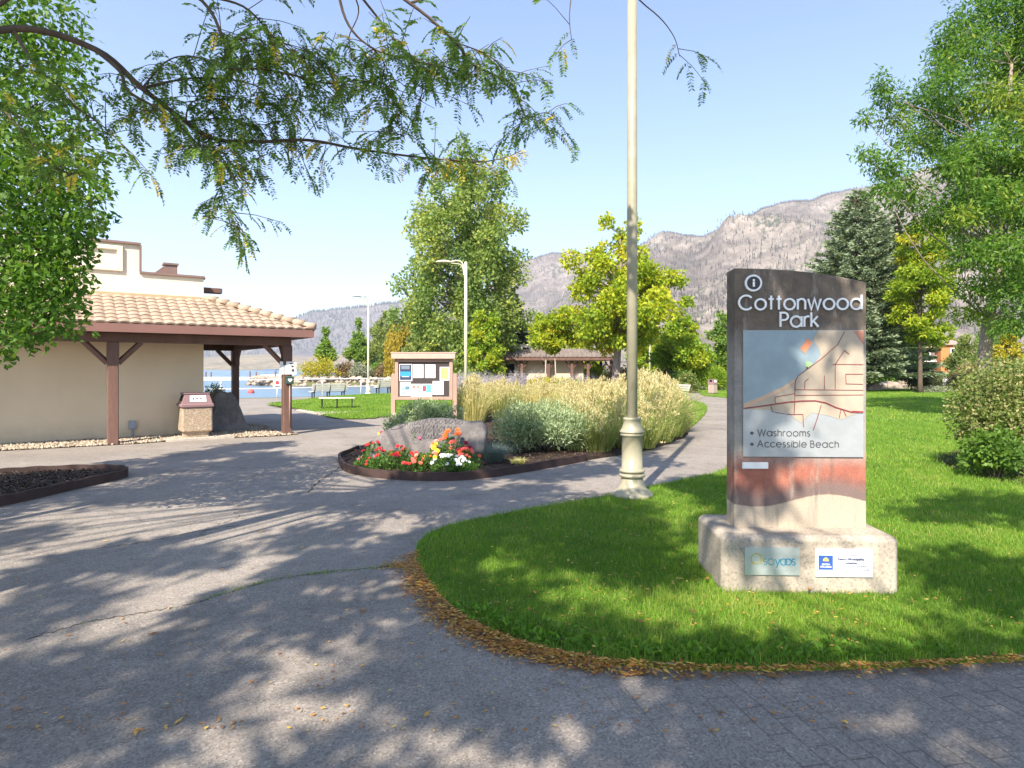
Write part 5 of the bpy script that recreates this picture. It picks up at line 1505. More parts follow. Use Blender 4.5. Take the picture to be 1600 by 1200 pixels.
# ---------------------------------------------------------------- shrubs
def shrub(name, label, loc, w, h, n, L, Wd, fol, seed, nb=14, group='shrubs', stems=True, tint=(.45, .25), alt=0., dpt=None, droop=.0, lowz=.12, cat='shrub', shell=3.2):
    rng = np.random.default_rng(seed); t = thing(name, label, cat, loc, 0, group)
    dpt = dpt or w
    bl = []
    for i in range(nb):
        a = i * 2.4 + rng.uniform(-.3, .3); rr = math.sqrt((i + .5) / nb) * .66
        zz = h * (lowz + (.82 - lowz) * (1 - rr ** 2 * .9) * rng.uniform(.55, 1.0))
        br = rng.uniform(.22, .36)
        bl.append(((rr * math.cos(a) * w * .5, rr * math.sin(a) * dpt * .5, zz), (br * w * .62, br * dpt * .62, max(.08, min(h - zz, h * .32)))))
        bl.append(((rr * 1.15 * math.cos(a + .7) * w * .5, rr * 1.15 * math.sin(a + .7) * dpt * .5, h * rng.uniform(.22, .5)), (br * w * .55, br * dpt * .55, h * .22)))
    link('foliage', crown_mesh('foliage', bl, n, L, Wd, rng, tint=tint, droop=droop, shell=shell, alt=alt), FM[fol], t)
    if stems:
        mb = MB()
        for i in range(0, len(bl), 2):
            c = Vector(bl[i][0]); b = Vector((c.x * .25, c.y * .25, -.02))
            mb.tube(smooth_poly([b, b.lerp(c, .5) + Vector((c.x * .12, c.y * .12, 0)), c], 3), [max(.006, .018 * h) * f for f in np.linspace(1, .4, 7)], 5)
        mb.build('stems', M['bark'], t)
    return t
g = G(1563, 706)
shrub('clipped_shrub', 'large clipped shrub with tan and green leaves on the mulch at the right edge', (8.5, 10.35, .03), 2.75, 1.86, 40000, .060, .036, 'shrubmix', 501, 26, tint=(.5, .28), dpt=2.4, lowz=.34)
# bright lower leaves on the same bed: a separate low plant in front of it
shrub('leafy_shrub', 'low bright green leafy plant at the foot of the large clipped shrub', (7.35, 9.75, .03), .95, .85, 3600, .075, .05, 'round', 502, 9, tint=(.25, .2), lowz=.2)
mbs = MB()
rs_ = np.random.default_rng(5)
for i in range(26):
    a = rs_.uniform(0, 6.28); x0_ = 8.0 + rs_.uniform(-.25, .6); y0_ = 9.75 + rs_.uniform(-.1, .3)
    mbs.tube([(x0_, y0_, 0), (x0_ + rs_.normal(0, .12), y0_ + rs_.normal(0, .1), .35), (x0_ + rs_.normal(0, .3), y0_ + rs_.normal(0, .2), .75)], [.013, .010, .006], 5)
tag(mbs.build('bare_stems', M['bark_pale']), 'tuft of bare brown stems under the large clipped shrub', 'shrub')
g = G(846, 716)
shrub('sage_bush', 'big grey-green sage bush to the right of the engraved boulder', (.62, 12.9, .06), 2.35, .98, 17000, .085, .019, 'sage', 503, 22, tint=(.5, .25), dpt=1.7, droop=-.6, lowz=.2)
shrub('sage_bush', 'rounded grey-green shrub growing behind the engraved boulder', (-1.72, 13.2, .06), 1.55, 1.02, 9000, .075, .022, 'sage', 504, 16, tint=(.45, .28), dpt=1.2, droop=-.4, lowz=.25)
shrub('sage_bush', 'small grey-green shrub at the left foot of the notice board post', (-2.5, 14.4, .06), 1.0, .68, 3600, .075, .022, 'sage', 505, 9, tint=(.45, .28), droop=-.4)
q = W(-1.12, 3.0)
shrub('juniper_bush', 'dark green bush peeping over the boulder by the porch', (q[0], q[1], 0), 1.0, 1.34, 3200, .09, .03, 'round', 506, 10, tint=(.6, .3), droop=-.5)
shrub('gold_shrub', 'golden yellow shrub below the far pavilion porch', (X(845, 33), 33, 0), 2.0, 1.35, 4200, .11, .075, 'goldshrub', 507, 12, tint=(.5, .3))
shrub('gold_shrub', 'yellow-green shrub right of the golden one below the far pavilion', (X(885, 35), 35, 0), 1.9, 1.25, 4000, .11, .07, 'lime', 508, 12, tint=(.35, .3))
shrub('round_shrub', 'clipped round yellow-green shrub at the left edge of the park sign', (X(1117, 51), 51, 0), 2.5, 2.0, 8000, .11, .085, 'lime', 509, 18, tint=(.4, .25))
shrub('dark_shrub', 'dense dark brown-green shrub at the far end of the lawn', (X(1440, 51), 51, 0), 2.7, 2.35, 7000, .12, .08, 'darkshrub', 510, 18, tint=(.4, .3))
shrub('dark_shrub', 'dark low shrub in front of the white planter wall', (X(1497, 50), 50, 0), 2.3, 1.5, 4200, .12, .07, 'darkshrub', 511, 12, tint=(.35, .3))
shrub('grey_shrub', 'low silvery ground shrub at the edge of the far lawn', (X(1462, 46), 46, 0), 2.8, .5, 2400, .12, .05, 'greyshrub', 512, 10, stems=False)
for i, (pxv, Y, w, h, fo, lab) in enumerate(((497, 88, 6.2, 3.4, 'goldshrub', 'yellow-green bush at the left tip of the rocky spit'), (563, 88, 3.6, 2.4, 'greyshrub', 'silvery bush on the rocky spit'),
      (583, 90, 3.2, 2.3, 'round', 'green bush on the rocky spit'), (541, 95, 4.5, 2.6, 'russet', 'russet bush between the two spit trees'), (608, 88, 4.5, 2.6, 'russet', 'russet bush below the poplars on the spit'), (645, 84, 4.5, 2.8, 'goldshrub', 'yellow bush below the willow'),
      (735, 62, 6, 2.6, 'round', 'green undergrowth below the cottonwood, left of its lamp post'), (690, 62, 5, 2.2, 'darkshrub', 'dark undergrowth below the cottonwood behind the board'), (760, 60, 4.0, 2.3, 'lime', 'lime undergrowth left of the far pavilion'),
      (975, 52, 4.2, 2.0, 'russet', 'brown shrub at the foot of the tall maple'), (1035, 50, 3.4, 1.7, 'darkshrub', 'dark shrub behind the white-backed bench'), (1062, 48, 2.6, 1.6, 'round', 'green shrub behind the bench backrest'), (1075, 46, 1.5, 1.5, 'shrubmix', 'tan grassy shrub beside the white-backed bench'),
      (1090, 66, 5, 3, 'round', 'wide green shrub under the lime tree'), (930, 60, 4, 2.2, 'lime', 'lime shrub seen through the far pavilion porch'),
      (1400, 72, 6, 2.6, 'darkshrub', 'dark hedge below the spruce'), (1535, 55, 4.5, 2.6, 'russet', 'russet bush behind the locust trunk'), (1600, 45, 6, 2.6, 'round', 'green hedge behind the large clipped shrub'), (1522, 70, 4, 2.6, 'shrubmix', 'tan-green bush between the planter wall and locust trunk'), (1470, 76, 4.5, 1.3, 'shrubmix', 'dry bush below the orange house'),
      (1350, 66, 5, 2.6, 'round', 'green hedge left of the stone wall'))):
    shrub('wild_shrub', lab, (X(pxv, Y), Y, .25 if Y > 83 and pxv < 650 else -.02), w, h, 3200, .09 + .0016 * Y, .06 + .001 * Y, fo, 520 + i, 12, 'wild shrubs')

# ---------------------------------------------------------------- ornamental grasses
def grass_clump(name, label, loc, h, w, n, fol, seed, plume=True, lean=.5, wid=.009, group='ornamental grass clumps', cat='ornamental grass', part='blades', tintm=.55):
    rng = np.random.default_rng(seed); t = thing(name, label, cat, loc, 0, group); t['kind'] = 'thing'
    a = rng.uniform(0, 6.28, n); rr = np.sqrt(rng.uniform(0, 1, n)) * w * .28
    base = np.stack([rr * np.cos(a), rr * np.sin(a), np.zeros(n)], 1)
    a2 = a + rng.normal(0, .5, n); dv = np.stack([np.cos(a2), np.sin(a2), np.zeros(n)], 1)
    hh = rng.uniform(.5, 1.0, n) * h; bd = np.abs(rng.normal(lean * .7, lean * .55, n)) * (.35 + rr / (w * .28))
    if plume or lean > .6:
        st_ = rng.uniform(size=n) < .25; hh[st_] *= rng.uniform(.35, .8, st_.sum()); bd[st_] += .5
    V, Fc = blade_cards(base, dv, hh, np.full(n, wid) * rng.uniform(.7, 1.3, n), np.clip(bd, 0, 1.3), rng)
    ti = np.clip(rng.normal(tintm, .25, n), 0, 1)
    link(part, np_mesh('blades', V, Fc, np.repeat(ti, 2)), FM[fol], t)
    if plume:
        m = int(n * (.34 if fol == 'straw' else .2)); a = rng.uniform(0, 6.28, m); sp = np.abs(rng.normal(0, .25, m)) * h
        tip = np.stack([sp * np.cos(a), sp * np.sin(a), h * np.clip(rng.uniform(.62, 1.16, m) - (sp / h) ** 1.5 * 1.1, .18, 1.2)], 1)
        k = 7; tl0 = np.tile(np.linspace(0, .17, k), m) * h; lx = np.repeat(tip[:, 0] / h, k); ly = np.repeat(tip[:, 1] / h, k)
        pp = np.repeat(tip, k, 0) + np.stack([rng.normal(0, .012, m * k) - lx * tl0 * 1.2, rng.normal(0, .012, m * k) - ly * tl0 * 1.2, -tl0 * (.9 - np.minimum(.8, np.hypot(lx, ly) * 1.6))], 1)
        V, Fc = leaf_cards(pp, unit(rng.normal(0, .35, (m * k, 3)) + np.array([0, 0, 1])), .06 * h, .016 * h + .004, rng, .1)
        link('plumes', np_mesh('plumes', V, Fc, np.clip(rng.normal(.5, .3, m * k), 0, 1)), FM['plume'], t)
    return t
rg = np.random.default_rng(600)
protos = []
def g_label(kind): return kind
# pale straw field: staggered clumps filling the middle of the bed
spots = []
field = ccw(px([(735, 668), (770, 656), (850, 652), (930, 668), (965, 662), (1040, 640), (1038, 630), (960, 632), (880, 634), (800, 638), (745, 643), (726, 652)]))
xs = [p[0] for p in field]; ys = [p[1] for p in field]
tries = 0
while len(spots) < 95 and tries < 9000:
    tries += 1
    x, y = rg.uniform(min(xs), max(xs)), rg.uniform(min(ys), max(ys))
    if in_poly(np.array([x]), np.array([y]), field)[0] and all((x-a)**2 + (y-b)**2 > (.36 + .012 * y) ** 2 for a, b in spots): spots.append((x, y))
L1 = 'straw-coloured feathery grass clump in the pale drift behind the boulder and sage'
pr = [grass_clump('feather_grass_clump', L1, (0, 0, 0), 1.04, 1.05, 620, 'straw' if i < 3 else 'straw_green', 610 + i, True, .35, .013, 'straw grass clumps in the planting bed') for i in range(4)]
for i, (x, y) in enumerate(spots):
    sc = rg.uniform(.8, 1.12)
    if i < 4:
        pr[i].location = (x, y, .05); pr[i].scale = (sc,) * 3
    else: dup(pr[i % 4], (x, y, .05), rg.uniform(0, 6.28), (sc, sc, sc * rg.uniform(.82, 1.15)))
# greener arching clumps along the path side
front_spots = [(905, 704, .95), (935, 706, .85), (968, 700, .95), (1005, 699, .9), (1030, 690, 1.0), (1046, 682, 1.08), (1060, 672, 1.0), (925, 690, 1.1), (955, 688, 1.2), (985, 686, 1.25), (1015, 680, 1.35), (1040, 668, 1.3), (900, 684, 1.05),
               (975, 672, 1.35), (1005, 668, 1.45), (1032, 660, 1.42), (940, 676, 1.2), (1052, 655, 1.2), (1000, 655, 1.4), (1025, 648, 1.45), (890, 672, 1.0), (1010, 640, 1.5), (970, 655, 1.3)]
L2 = 'arching green and straw grass clump at the right end of the bed beside the path'
pr2 = [grass_clump('fountain_grass_clump', L2, (0, 0, 0), 1.0, 1.0, 620, 'straw_green', 640 + i, True, .8, .013, 'arching grass clumps beside the path', tintm=.42) for i in range(4)]
for i, (a, b, s) in enumerate(front_spots):
    q = G(a, b, .05)
    if i < 4: pr2[i].location = q; pr2[i].scale = (s,) * 3
    else: dup(pr2[i % 4], q, rg.uniform(0, 6.28), s)
# lavender haze (Russian sage) at the back left of the bed
L3 = 'mauve-grey Russian sage plant behind the right post of the notice board'
lav = []
for i in range(3):
    rng = np.random.default_rng(660 + i); t = thing('russian_sage', L3, 'flowering plant', (0, 0, 0), 0, 'Russian sage plants')
    n = 90; a = rng.uniform(0, 6.28, n); sp = rng.uniform(.1, .6, n); h_ = rng.uniform(.7, 1.25, n)
    mb = []
    base = np.stack([.12 * np.cos(a), .12 * np.sin(a), np.zeros(n)], 1); tip = np.stack([sp * np.cos(a), sp * np.sin(a), h_], 1)
    k = 26; f = rng.uniform(.25, 1, (n, k, 1)); pp = (base[:, None] * (1 - f) + tip[:, None] * f + rng.normal(0, .02, (n, k, 3))).reshape(-1, 3)
    V, Fc = leaf_cards(pp, unit(rng.normal(0, .5, (n * k, 3)) + np.array([0, 0, .8])), .055, .018, rng, .1)
    link('flower_sprays', np_mesh('sprays', V, Fc, np.clip(f.reshape(-1) * .9 + rng.normal(0, .12, n * k), 0, 1)), FM['lavender'], t)
    V, Fc = blade_cards(base, unit(tip - base), h_, np.full(n, .008), np.full(n, .3), rng)
    link('stems', np_mesh('stems', V, Fc, np.full(2 * n, .1)), FM['lavender'], t)
    lav.append(t)
sp_l = [(728, 636), (742, 630), (722, 628), (756, 627), (770, 624), (737, 622), (786, 621), (800, 619), (752, 619), (768, 617), (812, 617), (782, 615), (724, 620), (826, 616), (840, 615), (905, 613), (925, 612), (890, 614)]
for i, (a, b) in enumerate(sp_l):
    q = G(a, b, .02); s = rg.uniform(1.0, 1.3)
    if i < 3: lav[i].location = q; lav[i].scale = (s,) * 3
    else: dup(lav[i % 3], q, rg.uniform(0, 6.28), s, 'mauve-grey Russian sage plant at the back of the straw grasses' if a > 830 else None)
# blue fescue tuft + small tan tuft
grass_clump('blue_fescue', 'low blue-grey fescue tuft right of the flowers in front of the boulder', (G(768, 735)[0], 11.35, .07), .36, .62, 1500, 'fescue', 670, False, .95, .006, 'tufts')
grass_clump('tan_tuft', 'small dry tan tuft at the bed edge right of the blue fescue', (G(800, 732)[0] + .1, 11.05, .07), .14, .4, 300, 'straw', 671, False, 1.1, .007, 'tufts')

# ---------------------------------------------------------------- boulders
def boulder(name, label, loc, dims, mat, seed, rz=0., planes=9, sub=4, sharp=.75, top=None):
    import bmesh
    bm = bmesh.new(); bmesh.ops.create_icosphere(bm, subdivisions=sub, radius=1.0)
    rng = random.Random(seed)
    pls = []
    for i in range(planes):
        n = Vector((rng.gauss(0, 1), rng.gauss(0, 1), rng.gauss(0, .8))).normalized(); pls.append((n, rng.uniform(.58, .88)))
    if top: pls += top
    for v in bm.verts:
        p = v.co.copy()
        for n, d in pls:
            k = p.dot(n) - d
            if k > 0: p -= n * k * .95
        p *= 1 + .14 * mnoise.fractal(p * 1.7 + Vector((seed, 0, 0)), .8, 2.0, 6)
        v.co = Vector((p.x * dims[0] / 2, p.y * dims[1] / 2, p.z * dims[2]))
        v.co.z = max(v.co.z, -.12)
    me = bpy.data.meshes.new(name); bm.to_mesh(me); bm.free()
    for f in me.polygons: f.use_smooth = True
    o = link(name, me, mat); o.location = loc; o.rotation_euler = (0, 0, rz)
    return tag(o, label, 'boulder')
q = W(-1.12, 1.95)
boulder('boulder', 'rough dark grey boulder between the litter bin and the porch posts', (q[0], q[1], 0), (1.5, 1.5, 1.08), M['rock_grey'], 12, .4, 8, 5)
# engraved slab-like boulder: sloping front face
eb = thing('engraved_boulder', 'wide grey engraved boulder with dark script above the red flowers', 'boulder', (-1.47, 11.62, .05))
import bmesh
bm = bmesh.new()
ol = [(-1.08, .0), (-1.1, .22), (-1.02, .40), (-.86, .53), (-.62, .64), (-.38, .70), (-.05, .74), (.35, .73), (.66, .70), (.92, .68), (1.0, .58), (1.02, .3), (1.0, 0)]
nL = 9
rows = []
for j in range(nL + 1):
    f = j / nL
    y = -.42 + .95 * f
    row = []
    for (x, z) in ol:
        # front leans back: height reached only away from the front edge
        kz_ = min(1, .28 + f * 2.6) if x < .95 else min(1, .28 + f * 2.9)
        kb = 1 - max(0, f - .75) * 1.4
        zz = z * kz_ * kb
        nz = mnoise.fractal(Vector((x * 1.7, y * 2.0, z * 2 + 3)), 1, 2, 5)
        row.append(bm.verts.new((x * (1 - .06 * abs(f - .4)) + .03 * nz, y + .02 * nz + (.06 if x > .9 else 0), zz + (.035 * nz if zz > .05 else 0))))
    rows.append(row)
for j in range(nL):
    for i in range(len(ol) - 1):
        bm.faces.new((rows[j][i], rows[j][i+1], rows[j+1][i+1], rows[j+1][i]))
for r in (0, nL):
    b0 = bm.verts.new((0, rows[r][0].co.y, -.05))
    for i in range(len(ol) - 1):
        vv = (rows[r][i], rows[r][i+1], b0); bm.faces.new(vv if r else (vv[1], vv[0], vv[2]))
bmesh.ops.subdivide_edges(bm, edges=bm.edges[:], cuts=1, use_grid_fill=True)
bmesh.ops.recalc_face_normals(bm, faces=bm.faces[:])
for v in bm.verts: v.co += v.co.normalized() * .018 * mnoise.fractal(v.co * 5, 1, 2, 4)
from mathutils.bvhtree import BVHTree
bvh = BVHTree.FromBMesh(bm)
me = bpy.data.meshes.new('stone'); bm.to_mesh(me); bm.free()
for f in me.polygons: f.use_smooth = True
link('stone', me, M['rock_blue'], eb)
scr = MB()
def carve(pts, r):
    out = []
    for x, y in pts:
        h_ = bvh.ray_cast(Vector((x, y, 2)), Vector((0, 0, -1)))
        if h_[0] is not None: out.append(h_[0] + Vector((0, 0, .0005)))
    if len(out) > 2: scr.tube(out, r, 5)
rs2 = random.Random(4)
carve([(-.56 + .13 * math.cos(a) + .05 * math.sin(a), -.10 + .075 * math.sin(a)) for a in np.linspace(.6, 7.6, 26)], .008)
def script_row(x0_, x1_, y_, hgt, n_):
    for i in range(n_):
        x = x0_ + (x1_ - x0_) * (i + .2) / n_; w_ = (x1_ - x0_) / n_
        hh = hgt * rs2.choice((1, 1, 1, 1.9)); k = rs2.randrange(3)
        if k == 0: p = [(x + w_ * .36 * math.cos(a) + .25 * hh * math.sin(a), y_ + hh * .5 * math.sin(a)) for a in np.linspace(.5, 6.4, 10)]
        elif k == 1: p = [(x - w_ * .3, y_ - hh * .5), (x + w_ * .1, y_ + hh * .5), (x + w_ * .15, y_ - hh * .1), (x + w_ * .4, y_ - hh * .45)]
        else: p = [(x - w_ * .3, y_ + hh * .1), (x, y_ + hh * .5), (x - w_ * .1, y_ - hh * .5), (x + w_ * .25, y_ - hh * .3), (x + w_ * .4, y_)]
        carve(smooth_poly(p, 3), rs2.uniform(.005, .008))
script_row(-.44, .62, -.12, .085, 12); script_row(-.30, .50, -.235, .06, 13); script_row(-.12, .34, -.30, .035, 9)
scr.build('engraved_script', M['ink'], eb)

# riprap along the spit and the near shore
rk = MB()
rr_ = random.Random(9)
sl_ = smooth_poly(shore[9:18], 9)
for (x, y) in sl_:
    for k in range(3):
        s = rr_.uniform(.35, .8); c = (x + rr_.gauss(0, .5), y + rr_.gauss(.3, .4) + k * .35, -.5 + k * .42)
        vs = [(c[0] + s * dx * rr_.uniform(.6, 1.1), c[1] + s * dy * rr_.uniform(.6, 1.1), c[2] + s * .7 * dz) for dx, dy, dz in ((1,0,0),(0,1,0),(-1,0,0),(0,-1,0),(0,0,1),(0,0,-1),(.6,-.6,.5),(-.6,-.6,.5))]
        rk.add(vs, [(0,1,4),(1,2,4),(2,7,4),(7,3,6),(7,6,4),(6,0,4),(3,0,6),(2,3,7),(1,0,5),(2,1,5),(3,2,5),(0,3,5)])
o = rk.build('riprap_rocks', M['rock_tan']); o['kind'] = 'stuff'
boulder('boulder', 'pinkish rounded boulder on the far lawn just right of the park sign', (X(1362, 50), 50, 0), (1.5, 1.2, .75), M['rock_tan'], 21)
boulder('boulder', 'heap-like tan boulder in front of the low stone wall', (X(1392, 58), 58, 0), (2.4, 1.6, .9), M['rock_tan'], 22)
boulder('boulder', 'pink boulder under the dark shrub behind the white-backed bench', (X(1034, 44), 44, 0), (1.9, 1.4, 1.25), M['rock_tan'], 23)

# ---------------------------------------------------------------- flowers in front of the boulder
def petal_head(mb, c, r, tilt, layers=2, n=11, mi=0, mi2=1):
    ax = Vector((tilt[0], tilt[1], 1)).normalized(); a = ax.orthogonal().normalized(); b = ax.cross(a)
    for l in range(layers):
        rl = r * (1 - .3 * l); up_l = .1 + .35 * l
        for k in range(n):
            an = 2 * math.pi * (k + .5 * l) / n; d = a * math.cos(an) + b * math.sin(an); s = ax.cross(d)
            o = Vector(c) + ax * r * .12 * l
            mb.add([o, o + d * rl * .6 + s * rl * .24 + ax * rl * up_l * .5, o + d * rl + ax * rl * up_l * .6, o + d * rl * .6 - s * rl * .24 + ax * rl * up_l * .5], [(0, 1, 2, 3)], mi)
    mb.lathe([(.001, 0), (r * .28, .0), (r * .2, r * .22), (.001, r * .26)], Vector(c) + ax * r * .1, 8, mi2)
fcol = {'red': (.50, .015, .02), 'crimson': (.30, .008, .03), 'orange': (.72, .13, .02), 'yellow': (.75, .47, .02), 'coral': (.70, .12, .08), 'pink': (.60, .08, .20), 'salmon': (.70, .30, .22), 'white': (.82, .82, .80)}
fm_ = {k: solid('petal_' + k, v, .6, .15, 30) for k, v in fcol.items()}
fcen = solid('flower_centre', (.35, .2, .03), .8)
def flower_plant(name, label, pxb, pyb, h, w, heads, seed, nleaf=260, L=.06, Wd=.026):
    rng = np.random.default_rng(seed)
    q = G(pxb, pyb, .07); t = thing(name, label, 'flowering plant', q, 0, 'bedding flowers')
    n = nleaf; d = unit(rng.normal(size=(n, 3))); d[:, 2] = np.abs(d[:, 2]); rr = rng.uniform(.3, 1, n) ** .5
    p = d * rr[:, None] * np.array([w * .5, w * .5, h * .85]); ax = unit(d + rng.normal(0, .5, (n, 3)) + np.array([0, 0, .2]))
    V, Fc = leaf_cards(p, ax, L * rng.uniform(.7, 1.3, n), Wd * rng.uniform(.7, 1.3, n), rng, .15)
    link('leaves', np_mesh('leaves', V, Fc, np.clip(rng.normal(.5, .25, n), 0, 1)), FM['flowerleaf'], t)
    st = MB()
    for (col, cnt, r) in heads:
        for k in range(cnt):
            a = rng.uniform(0, 6.28); e = rng.uniform(.15, .98) ** .6; x, y = e * w * .5 * math.cos(a), e * w * .5 * math.sin(a) - .02; z = h * (1.0 - .45 * e * e) * rng.uniform(.88, 1.12)
            mb = MB(); petal_head(mb, (0, 0, 0), r * rng.uniform(.85, 1.15), (x * 2 / w * .5, y * 2 / w * .5 - .75), 2 if r > .022 else 1, 10 if r > .022 else 5)
            o = mb.build('flower', [fm_[col], fcen], t); o.location = (x, y, z)
            st.tube([(x * .4, y * .4, 0), (x, y, z - .005)], .004, 4)
    st.build('stems', solid('green_stem', (.06, .12, .03), .7), t)
    return t
FP = [('zinnia_plant', 'low chartreuse plant with tiny pink blooms at the left tip of the flower bed', 571, 730, .16, .34, [('pink', 3, .02)]),
 ('zinnia_plant', 'dark red bedding plant near the left end of the flower row', 584, 722, .30, .40, [('red', 7, .03), ('crimson', 5, .028)]),
 ('zinnia_plant', 'tall plant with orange and yellow heads behind the left red flowers', 605, 716, .42, .44, [('orange', 3, .035), ('yellow', 3, .035), ('crimson', 5, .03)]),
 ('zinnia_plant', 'bushy green plant with scarlet flowers and one magenta bloom left of centre', 604, 732, .27, .42, [('red', 5, .034), ('pink', 2, .028)]),
 ('zinnia_plant', 'plant with deep red flowers in front of the boulder centre-left', 630, 730, .30, .44, [('red', 7, .034), ('coral', 1, .035)]),
 ('zinnia_plant', 'plant with small orange-red flowers at the bed front, centre', 645, 737, .20, .40, [('coral', 4, .034), ('red', 4, .025)]),
 ('zinnia_plant', 'straggly tall plant with fading pink heads against the boulder', 650, 720, .50, .30, [('salmon', 4, .026), ('pink', 2, .03)]),
 ('zinnia_plant', 'plant with pale yellow and salmon heads beside the white flowers', 667, 735, .27, .40, [('yellow', 2, .034), ('salmon', 3, .034)]),
 ('zinnia_plant', 'tall plant with two bright yellow heads above the white flowers', 688, 725, .36, .40, [('yellow', 3, .042), ('coral', 2, .032), ('salmon', 1, .04)]),
 ('zinnia_plant', 'tallest plant with two big crimson heads against the boulder', 682, 718, .50, .32, [('crimson', 3, .052), ('orange', 3, .036)]),
 ('zinnia_plant', 'tall plant crowned with bright orange heads right of centre', 708, 722, .48, .44, [('orange', 7, .045), ('coral', 1, .04)]),
 ('zinnia_plant', 'plant with large crimson heads at the right of the orange ones', 718, 727, .36, .40, [('crimson', 4, .05), ('coral', 3, .042)]),
 ('zinnia_plant', 'plant with coral heads at the right end of the flower row', 732, 731, .27, .36, [('coral', 6, .042), ('orange', 2, .034)]),
 ('petunia_plant', 'low mound of white petunias at the front of the flower bed', 700, 738, .24, .46, [('white', 15, .03)]),
 ('petunia_plant', 'smaller mound of white petunias left of the coral flowers', 716, 739, .20, .40, [('white', 11, .028)])]
for i, f in enumerate(FP):
    nm, lb, a, b, h_, w_, hd_ = f
    flower_plant(nm, lb, a, b, h_ * 1.22, w_ * 1.1, [(c, k + 1, r * 1.18) for c, k, r in hd_], 700 + i)
for i, (a, b) in enumerate(((590, 735), (617, 724), (655, 728), (676, 730), (725, 736))): flower_plant('zinnia_plant', ['low red-flowered filler plant by the chartreuse one', 'leafy filler plant with scarlet dots behind the left row', 'leafy filler plant with red dots in the centre of the row', 'leafy filler plant with orange dots between yellow and white blooms', 'leafy filler plant with coral dots at the right end by the fescue'][i], a, b, .24, .40, [(['red', 'red', 'red', 'orange', 'coral'][i], 4, .026)], 730 + i)

# ---------------------------------------------------------------- lawn blades (uncountable) and fallen leaves
def lawn_blades(name, poly, y0, y1, dens, hgt, wid, rng, xlim=1.0, hfun=None, z=.03, tint=.45):
    xs = np.array([p[0] for p in poly]); 
    out = []
    xa, xb = max(xs.min(), -.85 * y1), min(xs.max(), .86 * y1)
    ya, yb = y0, y1
    n = int((xb - xa) * (yb - ya) * dens)
    x = rng.uniform(xa, xb, n); y = rng.uniform(ya, yb, n)
    k = in_poly(x, y, poly) & (np.abs(x) < .86 * y + .4)
    # keep clear of the plinth
    x, y = x[k], y[k]
    k = ~((x > 1.63) & (x < 2.86) & (y > 4.78) & (y < 5.42)) & ((x - 1.58) ** 2 + (y - 8.42) ** 2 > .07)
    x, y = x[k], y[k]; n = len(x)
    patch = np.sin(x * 1.9 + 1.3 * np.sin(y * 1.1)) * np.sin(y * 1.7 + np.sin(x * 2.3)) * .5 + np.sin(x * 5.1 + y * 3.3) * np.sin(y * 4.7 - x * 2.1) * .35
    zz = np.full(n, z) + (np.array([hfun(a, b) for a, b in zip(x, y)]) if hfun else 0)
    an = rng.uniform(0, 6.28, n); dv = np.stack([np.cos(an), np.sin(an), np.zeros(n)], 1)
    hh = hgt * rng.uniform(.55, 1.25, n) * (1 + .3 * patch)
    V, Fc = blade_cards(np.stack([x, y, zz], 1), dv, hh, wid * rng.uniform(.7, 1.3, n), np.clip(np.abs(rng.normal(.45, .3, n)), 0, 1.2), rng)
    ti = np.clip(rng.normal(tint, .2, n) + patch * .36, 0, .9); dry = rng.uniform(size=n) < .05 + .14 * (patch > .42); ti[dry] = 1.0
    o = link(name, np_mesh(name, V, Fc, np.repeat(ti, 2)), FM['lawnblade']); o['kind'] = 'stuff'; return o
rl_ = np.random.default_rng(900)
lawn_blades('lawn_grass', lawn_poly, 3.4, 6.2, 4600, .055, .0042, rl_)
lawn_blades('lawn_grass', lawn_poly, 6.2, 10.5, 2200, .055, .0062, rl_)
lawn_blades('lawn_grass', lawn_poly, 10.5, 20, 620, .06, .011, rl_)
lawn_blades('lawn_grass', lawn_poly, 20, 52, 120, .07, .026, rl_)
lawn_blades('bench_lawn_grass', bl_poly, 20, 44, 300, .055, .018, rl_, hfun=mound)
lawn_blades('verge_grass', strip_poly, 10, 36, 420, .10, .014, rl_)
# coarse weeds at the lawn's front lip
lip = np.array([G(a, b)[:2] for a, b in [(730, 968), (800, 1000), (870, 1018), (1000, 1038), (1100, 1042), (1200, 1043), (1330, 1040), (1500, 1032)]])
n = 900; sgm = rl_.integers(0, len(lip) - 1, n); f = rl_.uniform(0, 1, n)[:, None]
pp = lip[sgm] * (1 - f) + lip[sgm + 1] * f + np.stack([rl_.normal(0, .05, n), np.abs(rl_.normal(.05, .09, n))], 1)
ax = unit(np.stack([rl_.normal(0, 1, n), rl_.normal(0, 1, n), rl_.uniform(.2, 1, n)], 1))
V, Fc = leaf_cards(np.concatenate([pp, np.full((n, 1), .05)], 1) + ax * .01, ax, rl_.uniform(.03, .075, n), rl_.uniform(.018, .03, n), rl_, .1)
o = link('clover_weeds', np_mesh('weeds', V, Fc, rl_.uniform(.0, .45, n)), FM['lawnblade']); o['kind'] = 'stuff'
# tufts in the paving seam
sm = np.array(seam_line); n = 330; ii = np.concatenate([rl_.integers(0, len(sm), 30), np.clip(rl_.normal(64, 5, 120), 0, len(sm) - 1).astype(int), np.clip(rl_.normal(84, 5, 110), 0, len(sm) - 1).astype(int), np.clip(rl_.normal(104, 4, 70), 0, len(sm) - 1).astype(int)])
pp = sm[ii][:, :2] + rl_.normal(0, .018, (n, 2)); an = rl_.uniform(0, 6.28, n)
V, Fc = blade_cards(np.concatenate([pp, np.full((n, 1), .003)], 1), np.stack([np.cos(an), np.sin(an), np.zeros(n)], 1), rl_.uniform(.008, .03, n), np.full(n, .005), rl_.uniform(.4, 1.1, n), rl_)
o = link('seam_weeds', np_mesh('seam_weeds', V, Fc, np.repeat(rl_.uniform(.2, .95, n), 2)), FM['lawnblade']); o['kind'] = 'stuff'
